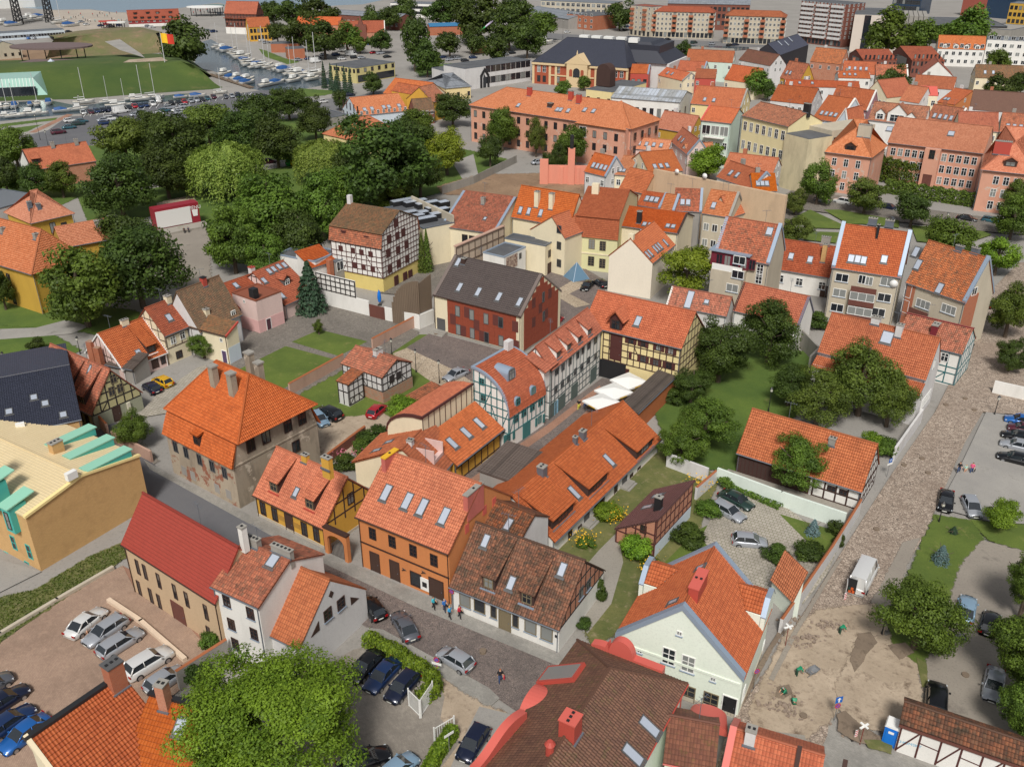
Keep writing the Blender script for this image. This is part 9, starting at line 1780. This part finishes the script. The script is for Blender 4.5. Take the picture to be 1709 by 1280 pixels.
def sign(label,base,hgt,face=0,kinds=(),m=None,arrow=None):
 g=G(base);t=thing('road_sign',label,'sign',g,R(face),'signs on posts');b=MB();b.tube((0,0,0),(0,0,hgt),.035,8);ob('post',b.build('post',m or GRYM),t);z=hgt
 for k in kinds:
  if k=='arrow':
   b=MB();b.box(-.35,.35,-.06,-.037,z-.7,z);o=ob('sign_plate',b.build('sign_plate',BLUE),t);b=MB();b.extrude([(-.07,z-.62),(.07,z-.62),(.07,z-.3),(.2,z-.3),(0,z-.08),(-.2,z-.3),(-.07,z-.3)],-.075,-.062,'y');ob('arrow',b.build('arrow',WHT),o);z-=.78
  elif k=='nopark':
   b=MB();b.tube((0,-.06,z-.3),(0,-.037,z-.3),.29,20);o=ob('sign_plate',b.build('sign_plate',REDS),t);b=MB();b.tube((0,-.072,z-.3),(0,-.061,z-.3),.22,20);ob('disc',b.build('disc',BLUE),o);b=MB();b.tube((-.17,-.078,z-.13),(.17,-.078,z-.47),.03,5);b.tube((.17,-.078,z-.13),(-.17,-.078,z-.47),.03,5)if hgt>2.4 else None;ob('cross_bar',b.build('cross_bar',REDS),o);z-=.65
  elif k=='plate':b=MB();b.box(-.5,.5,-.06,-.037,z-.28,z);ob('sign_plate',b.build('sign_plate',WHT),t);z-=.33
  elif k=='parking':
   b=MB();b.box(-.3,.3,-.06,-.037,z-.6,z);o=ob('sign_plate',b.build('sign_plate',BLUE),t);text('lettering','P',.5,WHT,o,(0,-.066,z-.3),(PI/2,0,0),.004);z-=.65
  elif k=='flap':
   b=MB();b.box(-.5,.5,-.09,.09,z-.02,z+.06);b.box(-.09,.09,-.4,.4,z+.061,z+.14);ob('plate',b.build('plate',WHT),t)
sign('blue one-way arrow sign above a no-stopping disc at the paved crossing',(1392,1203),3.0,15,('arrow','nopark'));sign('round no-parking sign on the wall corner of the mottled roof house',(755,1018),2.8,-30,('nopark',));sign('round no-stopping sign beside the pale green house',(1258,1150),2.6,20,('nopark',));sign('small white sign board by the narrow hedge',(750,1256),2.4,40,('plate',));sign('red post with blue disc and street name plates by the silver hatchback',(730,1128),2.4,-20,('nopark','plate'),REDS);sign('blue parking sign on the barn corner',(1480,796),2.8,30,('parking','plate'));sign('red post with white cross arms on the paved crossing',(1435,1242),2.2,30,('flap',),plas('rust_red_post',rgb(120,44,36),.3));sign('red post with white cross plate at the pale green house corner',(1310,1080),2.6,20,('flap',),MATS['rust_red_post'])
g=G((1470,1240));d=G((1497,1251))-g;t=thing('portable_toilet','bright blue portable toilet with a white roof beside the timber wall','portable toilet',g,math.atan2(d.y,d.x));hz=2.1
b=MB();b.box(0,1.15,0,1.15,0,hz);ob('cabin',b.build('cabin',pln('toilet_blue',rgb(20,110,200),.4)),t);b=MB();b.extrude([(-.05,hz+.002),(1.2,hz+.002),(1.1,hz+.2),(.05,hz+.2)],-.05,1.2,'y');ob('roof',b.build('roof',WHT),t);b=MB();b.box(.15,1.0,-.04,-.003,.1,hz-.15);o=ob('door',b.build('door',MATS['toilet_blue']),t);b=MB();b.box(.35,.8,-.06,-.041,1.5,1.75);ob('label_plate',b.build('label_plate',WHT),o)
h=Hse('white_timber_wall_house','white timber-framed shed front with a narrow lichen-brown tile roof, bottom right','house',(15,880,985),(15,1760,1290),gh((15,888,1000),(15,845,1185)),W=3.4,hr=gh((15,888,1000),(15,845,1185))+1.0,wall=W_WHT,tiles=T_OLD,ov=.15,gut=False)
n=6;Lf=h.face('f')[2]
for i in range(n+1):h.beam('f',.1+(Lf-.2)*i/n,.05,.1+(Lf-.2)*i/n,h.he-.15,.16,TIMBR)
for i in(0,2,4):h.beam('f',.1+(Lf-.2)*i/n,.2,.1+(Lf-.2)*(i+1)/n,h.he-.25,.14,TIMBR)
for i in(1,3):h.beam('f',.1+(Lf-.2)*i/n,h.he*.55,.1+(Lf-.2)*(i+1)/n,h.he*.5,.1,TIMBR)
h.box('eave_board',0,h.L,-.05,.2,h.he-.35,h.he-.1,WOODR);text('graffiti','CHOMSKY',.42,pln('graffiti_blue',rgb(70,160,196),.7),h.root,(Lf*.115,h.o-.004,h.he*.4),(PI/2,-.12,0),.002)
g=G(('s5',520,790));t=thing('glass_pyramid','blue-grey glass pyramid skylight in the gateway yard','skylight',g,.5);b=MB();s=2.0;b.add([(-s,-s,0),(s,-s,0),(s,s,0),(-s,s,0),(0,0,3.4)],[(0,1,4),(1,2,4),(2,3,4),(3,0,4)]);ob('glass',b.build('glass',pln('steel_blue_glass',rgb(96,126,148),.15)),t)
for sx,sy in((-s,-s),(s,-s),(s,s),(-s,s)):b=MB();b.tube((sx,sy,0),(0,0,3.42),.06,5);ob('edge_bar',b.build('edge_bar',ZINC),t)
UM=pln('canvas_white',rgb(226,226,222),.8);YB=pln('yellow_trim',rgb(226,184,50),.7)
for i,(p,lab)in enumerate(((('s2',960,850),'white parasol nearest the long row, front of three in the lane'),(('s2',1042,775),'white parasol in the middle of three in the lane'),(('s2',1150,700),'white parasol nearest the timber warehouse, rear of three'))):
 g=G(p,2.6);t=thing('parasol',lab,'parasol',(g.x,g.y,0),R(38),'parasols in the lane');s=2.0;b=MB();b.add([(-s,-s,2.5),(s,-s,2.5),(s,s,2.5),(-s,s,2.5),(0,0,3.1),(-s,-s,2.25),(s,-s,2.25),(s,s,2.25),(-s,s,2.25)],[(0,1,4),(1,2,4),(2,3,4),(3,0,4),(0,1,6,5),(1,2,7,6),(2,3,8,7),(3,0,5,8)]);ob('canopy',b.build('canopy',UM),t);b=MB();b.tube((0,0,0),(0,0,3),.05,6);ob('pole',b.build('pole',WOOD),t)
 for r in(0,1,2,3):b=MB();b.box(-s*.35,s*.35,-s-.012,-s-.004,2.26,2.4);ob('trim',b.build('trim',YB),t,None,r*PI/2)
for i,(p,lab)in enumerate(((('s2',900,905),'wooden cafe table with benches under the front parasol'),(('s2',985,830),'wooden cafe table with benches under the middle parasol'))):
 g=G(p);t=thing('cafe_table',lab,'table',g,R(38),'cafe tables');b=MB();b.box(-.9,.9,-.35,.35,.7,.75);ob('top',b.build('top',WOOD),t)
 for s in(-1,1):b=MB();b.box(-.9,.9,s*.7-.15,s*.7+.15,.42,.46);ob('bench',b.build('bench',WOOD),t);b=MB();b.box(s*.7-.05,s*.7+.05,-.7,.7,0,.699);ob('trestle',b.build('trestle',WOOD),t)
g=G(('s4',903,745));t=thing('folded_parasol','folded bright blue parasol beside the granary gate','parasol',g);b=MB();S=[(.25,.7),(.38,1.4),(.3,2.4),(.06,3.0)];n=10;loft(b,[[(r*math.cos(2*PI*i/n),r*math.sin(2*PI*i/n),z)for i in range(n+1)]for r,z in S],0,False);ob('canopy',b.build('canopy',MATS['toilet_blue'],True),t);b=MB();b.tube((0,0,0),(0,0,3.1),.05,6);b.box(-.35,.35,-.35,.35,0,.12);ob('stand',b.build('stand',BLACK),t)
for lab,p in(('striped red and white beacon on a rubber foot behind the van',(1409,1003)),('striped beacon leaning at the fence mesh by the crossing',(1427,1233))):
 g=G(p);t=thing('beacon',lab,'traffic beacon',g,.2,'striped beacons');b=MB();b.box(-.45,.45,-.2,.2,0,.12);ob('foot',b.build('foot',TYRE),t);b=MB();b.box(-.13,.13,-.03,.03,.12,1.1);o=ob('board',b.build('board',WHT),t)
 for k in range(4):b=MB();b.add([(-.13,-.035,.18+.24*k),(.13,-.035,.3+.24*k),(.13,-.035,.42+.24*k),(-.13,-.035,.3+.24*k)],[(0,1,2,3)]);ob('stripe',b.build('stripe',REDS),o)
g=G((1356,1125));t=thing('wheelbarrow','grey wheelbarrow tub on the sandy works','wheelbarrow',g,.6);b=MB();loft(b,[[(x,-w_,.65),(x,-w_*.7,z),(x,w_*.7,z),(x,w_,.65)]for x,w_,z in((-.7,.35,.5),(0,.42,.25),(.6,.35,.4))]);ob('tub',b.build('tub',GRYM),t);b=MB();b.tube((.75,-.05,.2),(.75,.05,.2),.2,12);ob('wheel',b.build('wheel',TYRE),t)
for s in(-1,1):b=MB();b.tube((.7,s*.05,.2),(-1.2,s*.35,.6),.03,5);ob('handle',b.build('handle',GRYM),t)
g=G((1430,1018));t=thing('broom','wide push broom lying behind the van','broom',g,1.4);b=MB();b.tube((0,0,.05),(1.6,0,.08),.025,5);ob('handle',b.build('handle',WOOD),t);b=MB();b.box(-.15,0,-.55,.55,0,.12);ob('head',b.build('head',BLACK),t)
STN=plas('cobble_stone',rgb(142,126,112),.4)
def stonemesh(n,spread,seed,s0=.12):
 rr=random.Random(seed);b=MB()
 for i in range(n):
  x,y=rr.gauss(0,spread[0]),rr.gauss(0,spread[1]);z=max(0,.5-.25*((x/spread[0])**2+(y/spread[1])**2))*spread[2]*rr.random();s=s0*rr.uniform(.7,1.4);k=[rr.uniform(.7,1.1)for _ in range(8)];a=rr.random()*3;ca,sa=math.cos(a),math.sin(a)
  V=[((dx*ca-dy*sa)*s*q+x,(dx*sa+dy*ca)*s*q+y,z+(dz*.6+.6)*s*q)for(dx,dy,dz),q in zip(((-1,-1,-1),(1,-1,-1),(1,1,-1),(-1,1,-1),(-.8,-.8,1),(.8,-.8,1),(.8,.8,1),(-.8,.8,1)),k)]
  b.add(V,[(4,5,6,7),(0,1,5,4),(1,2,6,5),(2,3,7,6),(3,0,4,7)])
 return b.build('stones',STN)
for i,(p,n,sp,rz)in enumerate((((1370,1046),170,(2.0,.8,.9),-.2),((1345,1072),190,(1.9,.9,1.0),.3),((1300,1182),190,(2.4,.8,1.0),-.5),((1290,1150),90,(1.2,.7,.4),0),((1325,1165),60,(.9,.9,.3),0),((1402,1060),60,(1.4,1.2,.1),0))):o=ob('cobble_heap',stonemesh(n,sp,i),None,G(p),rz);o['kind']='stuff'
SKIN=pln('skin',rgb(206,160,132),.6)
def figure(name,pose):
 """one continuous body grown with skin + subdivision from a jointed skeleton; clothing by face height"""
 J=dict(pelvis=(0,0,.95),chest=(0,0,1.32),neck=(0,0,1.48),head=(0,.02,1.62),crown=(0,.02,1.74),sl=(.19,0,1.42),el=(.25,0,1.13),wl=(.27,.05,.86),hl=(.27,.08,.78),sr=(-.19,0,1.42),er=(-.25,0,1.13),wr=(-.27,.05,.86),hr=(-.27,.08,.78),tl=(.1,0,.9),kl=(.11,.02,.5),al=(.11,0,.08),fl=(.11,.16,.04),tr=(-.1,0,.9),kr=(-.11,.02,.5),ar=(-.11,0,.08),fr=(-.11,.16,.04))
 J.update(pose)
 ks=list(J);E=[('pelvis','chest'),('chest','neck'),('neck','head'),('head','crown'),('chest','sl'),('sl','el'),('el','wl'),('wl','hl'),('chest','sr'),('sr','er'),('er','wr'),('wr','hr'),('pelvis','tl'),('tl','kl'),('kl','al'),('al','fl'),('pelvis','tr'),('tr','kr'),('kr','ar'),('ar','fr')]
 rad=dict(pelvis=.15,chest=.16,neck=.06,head=.105,crown=.085,sl=.07,el=.05,wl=.036,hl=.045,sr=.07,er=.05,wr=.036,hr=.045,tl=.1,kl=.065,al=.045,fl=.045,tr=.1,kr=.065,ar=.045,fr=.045)
 me=bpy.data.meshes.new(name);me.from_pydata([J[k]for k in ks],[(ks.index(a),ks.index(b))for a,b in E],[]);o=bpy.data.objects.new(name,me);COL.objects.link(o)
 md=o.modifiers.new('skin','SKIN');sv=me.skin_vertices[0].data if me.skin_vertices else me.attributes
 if not me.skin_vertices:me.skin_vertices.new()if hasattr(me.skin_vertices,'new')else None
 for i,k in enumerate(ks):d=me.skin_vertices[0].data[i];d.radius=(rad[k],rad[k]*(.75 if k in('chest','pelvis')else 1));d.use_root=(k=='pelvis')
 s=o.modifiers.new('sub','SUBSURF');s.levels=1;s.render_levels=1
 dg=bpy.context.evaluated_depsgraph_get();r=bpy.data.meshes.new_from_object(o.evaluated_get(dg));r.name=name;bpy.data.objects.remove(o)
 for m_ in(SKIN,):r.materials.append(m_)
 K={k:Vector(J[k])for k in ks}
 body=[];shirt=[];trous=[];shoe=[]
 def seg(p,a,b):a,b=K[a],K[b];t=max(0,min(1,(p-a).dot(b-a)/max(1e-6,(b-a).length_squared)));return(p-a-(b-a)*t).length
 idx=[]
 S={'skin':[('neck','head'),('head','crown'),('el','wl'),('wl','hl'),('er','wr'),('wr','hr')],'shirt':[('pelvis','chest'),('chest','neck'),('chest','sl'),('sl','el'),('chest','sr'),('sr','er')],'trousers':[('pelvis','tl'),('tl','kl'),('kl','al'),('pelvis','tr'),('tr','kr'),('kr','ar')],'shoe':[('al','fl'),('ar','fr')]}
 parts={k:MB()for k in S}
 for f in r.polygons:
  c=Vector(f.center);best=min(S,key=lambda k:min(seg(c,*e)for e in S[k]));idx.append(best)
 out={'body':r}
 for k in('shirt','trousers','shoe'):
  b=MB()
  for f,w_ in zip(r.polygons,idx):
   if w_==k:b.add([tuple(r.vertices[v].co+r.vertices[v].normal*.012)for v in f.vertices],[tuple(range(len(f.vertices)))])
  out[k]=b.build(k,OCOL,True)
 b=MB()
 hd=K['head'];cr=K['crown'];ax=(cr-hd).normalized()
 for f,w_ in zip(r.polygons,idx):
  c=Vector(f.center)
  if w_=='skin' and(c-K['neck']).length>.1 and(c-hd).length<.3 and((c-hd).dot(ax)>.06 or(c-hd).y<-.02 and(c-hd).dot(ax)>-.06):b.add([tuple(r.vertices[v].co+r.vertices[v].normal*.014)for v in f.vertices],[tuple(range(len(f.vertices)))])
 out['hair']=b.build('hair',OCOL,True);return out
WALK=dict(kl=(.1,.16,.52),al=(.1,.2,.1),fl=(.1,.36,.06),kr=(-.1,-.04,.5),ar=(-.1,-.28,.14),fr=(-.1,-.14,.05),wl=(.27,-.1,.88),hl=(.27,-.08,.8),wr=(-.25,.2,.92),hr=(-.25,.25,.86))
STAND={}
BEND=dict(chest=(0,.34,1.1),neck=(0,.5,1.08),head=(0,.62,1.06),crown=(0,.73,1.02),sl=(.19,.42,1.1),el=(.22,.5,.82),wl=(.16,.58,.56),hl=(.14,.62,.48),sr=(-.19,.42,1.1),er=(-.22,.5,.82),wr=(-.16,.6,.58),hr=(-.14,.66,.5))
CROUCH=dict(pelvis=(0,-.05,.42),chest=(0,.2,.74),neck=(0,.3,.86),head=(0,.37,.96),crown=(0,.42,1.07),sl=(.19,.22,.82),el=(.24,.42,.6),wl=(.16,.58,.4),hl=(.14,.64,.34),sr=(-.19,.22,.82),er=(-.24,.42,.6),wr=(-.16,.56,.36),hr=(-.14,.62,.28),tl=(.1,0,.42),kl=(.16,.4,.46),al=(.13,.12,.09),fl=(.13,.3,.05),tr=(-.1,0,.42),kr=(-.16,.4,.46),ar=(-.13,.12,.09),fr=(-.13,.3,.05))
SIT=dict(pelvis=(0,0,.52),chest=(0,.02,.9),neck=(0,.04,1.06),head=(0,.06,1.2),crown=(0,.06,1.32),sl=(.19,.02,1.0),el=(.24,.1,.74),wl=(.18,.34,.72),hl=(.16,.42,.72),sr=(-.19,.02,1.0),er=(-.24,.1,.74),wr=(-.18,.34,.72),hr=(-.16,.42,.72),tl=(.1,.06,.5),kl=(.12,.45,.5),al=(.12,.45,.1),fl=(.12,.6,.05),tr=(-.1,.06,.5),kr=(-.12,.45,.5),ar=(-.12,.45,.1),fr=(-.12,.6,.05))
FIG={k:figure('body',v)for k,v in(('walk',WALK),('stand',STAND),('bend',BEND),('crouch',CROUCH),('sit',SIT))}
def person(label,p,q,pose,shirt,trous,hair,sc=1.0,bag=None,group=None):
 a,t_=G(p),G(q);d=t_-a;t=thing('person',label,'person',(a.x,a.y,.02),math.atan2(d.y,d.x)-PI/2,group);t.scale=(sc,sc,sc);F_=FIG[pose];ob('body',F_['body'],t);ob('shirt',F_['shirt'],t,color=shirt);ob('trousers',F_['trousers'],t,color=trous);ob('shoes',F_['shoe'],t,color=rgb(50,44,42));ob('hair',F_['hair'],t,color=hair)
 if bag:b=MB();b.box(-.4,-.28,-.12,.18,.55,.85);o=ob('bag',b.build('bag',OCOL),t,color=bag)
 return t
K1,BR,BL,WH,GY,RD_,TQ,JN,GN=rgb(34,34,38),rgb(84,58,40),rgb(190,150,96),rgb(222,220,216),rgb(150,148,146),rgb(188,40,60),rgb(60,180,196),rgb(52,72,110),rgb(20,130,92)
for a in[('person in a turquoise top and dark trousers, first of four walking past the orange house',(724,1017),(740,1024),'walk',TQ,K1,BR,1,K1),('person in a blue jacket carrying a dark bag, second of four',(742,1021),(756,1030),'walk',rgb(50,110,180),rgb(40,46,70),GY,1,K1),('person in a bright blue shirt, third of four walkers',(751,1033),(738,1026),'walk',rgb(60,160,210),K1,BL),('person in a red jacket with a dark bag, last of four walkers',(767,1032),(780,1038),'walk',RD_,K1,BR,1,K1),('woman in a dark top and jeans carrying a red bag on the cobbled street',(835,1139),(836,1160),'walk',K1,JN,rgb(150,84,48),1,RD_),('person in a dark shirt and jeans, left of three on the parking ground',(1599,790),(1596,806),'walk',K1,JN,BR),('child in a pale green dress between two adults',(1610,790),(1609,806),'walk',rgb(170,206,190),SKIN.node_tree.nodes['Principled BSDF'].inputs[0].default_value[:3],BL,.75),('person in a pink top with a dark backpack, right of three',(1620,791),(1618,807),'walk',rgb(220,90,130),JN,BR,1,K1),('worker in green bending over the laid cobbles',(1400,1060),(1412,1058),'bend',GN,rgb(28,70,56),BR),('worker in green stooping beside the wheelbarrow',(1328,1130),(1342,1128),'bend',GN,rgb(28,70,56),BR),('worker in green crouching in the dug hollow',(1311,1160),(1298,1162),'crouch',GN,rgb(28,70,56),GY),('worker in green kneeling at the stone heap',(1325,1180),(1322,1168),'crouch',GN,rgb(28,70,56),BR),('person in a black top and yellow trousers walking in the lane',(966,684),(962,694),'walk',K1,rgb(206,200,80),BR),('person in blue walking beside the parasols',(976,682),(972,692),'walk',rgb(40,90,170),JN,BR),('guest in a yellow-green shirt seated under the front parasol',(993,684),(985,678),'sit',rgb(196,200,90),K1,GY),('guest in white seated under the front parasol',(986,681),(994,686),'sit',WH,K1,BR),('person sitting on the stage floor edge of the open-air screen',(308,389),(312,396),'sit',K1,K1,BR),('second person sitting on the stage floor edge',(315,388),(318,395),'sit',rgb(60,60,80),K1,BR),('passenger in red leaning out of the white saloon',(142,1056),(148,1066),'sit',RD_,SKIN.node_tree.nodes['Principled BSDF'].inputs[0].default_value[:3],BL)]:
 person(*a)
rp=random.Random(5);cols=[(K1,'black'),(WH,'white'),(RD_,'red'),(TQ,'turquoise'),(JN,'blue')];ORD=['first','second','third','fourth','fifth']
for where,x0,x1,y0,y1,nn in(('sandy quay',105,205,24,38,25),('lagoon pier',318,362,12,26,20)):
 for i in range(nn):
  c,k=cols[i%5],i//5;x=x0+(x1-x0)*(i+.5)/nn;y=rp.uniform(y0,y1)
  person('walker in %s on the %s, %s from the left of those in %s'%(c[1],where,ORD[k],c[1]),(x,y),(x+rp.uniform(-3,3),y+rp.uniform(-1,1)),'walk',c[0],K1,BR,1.1,group='walkers on the '+where)
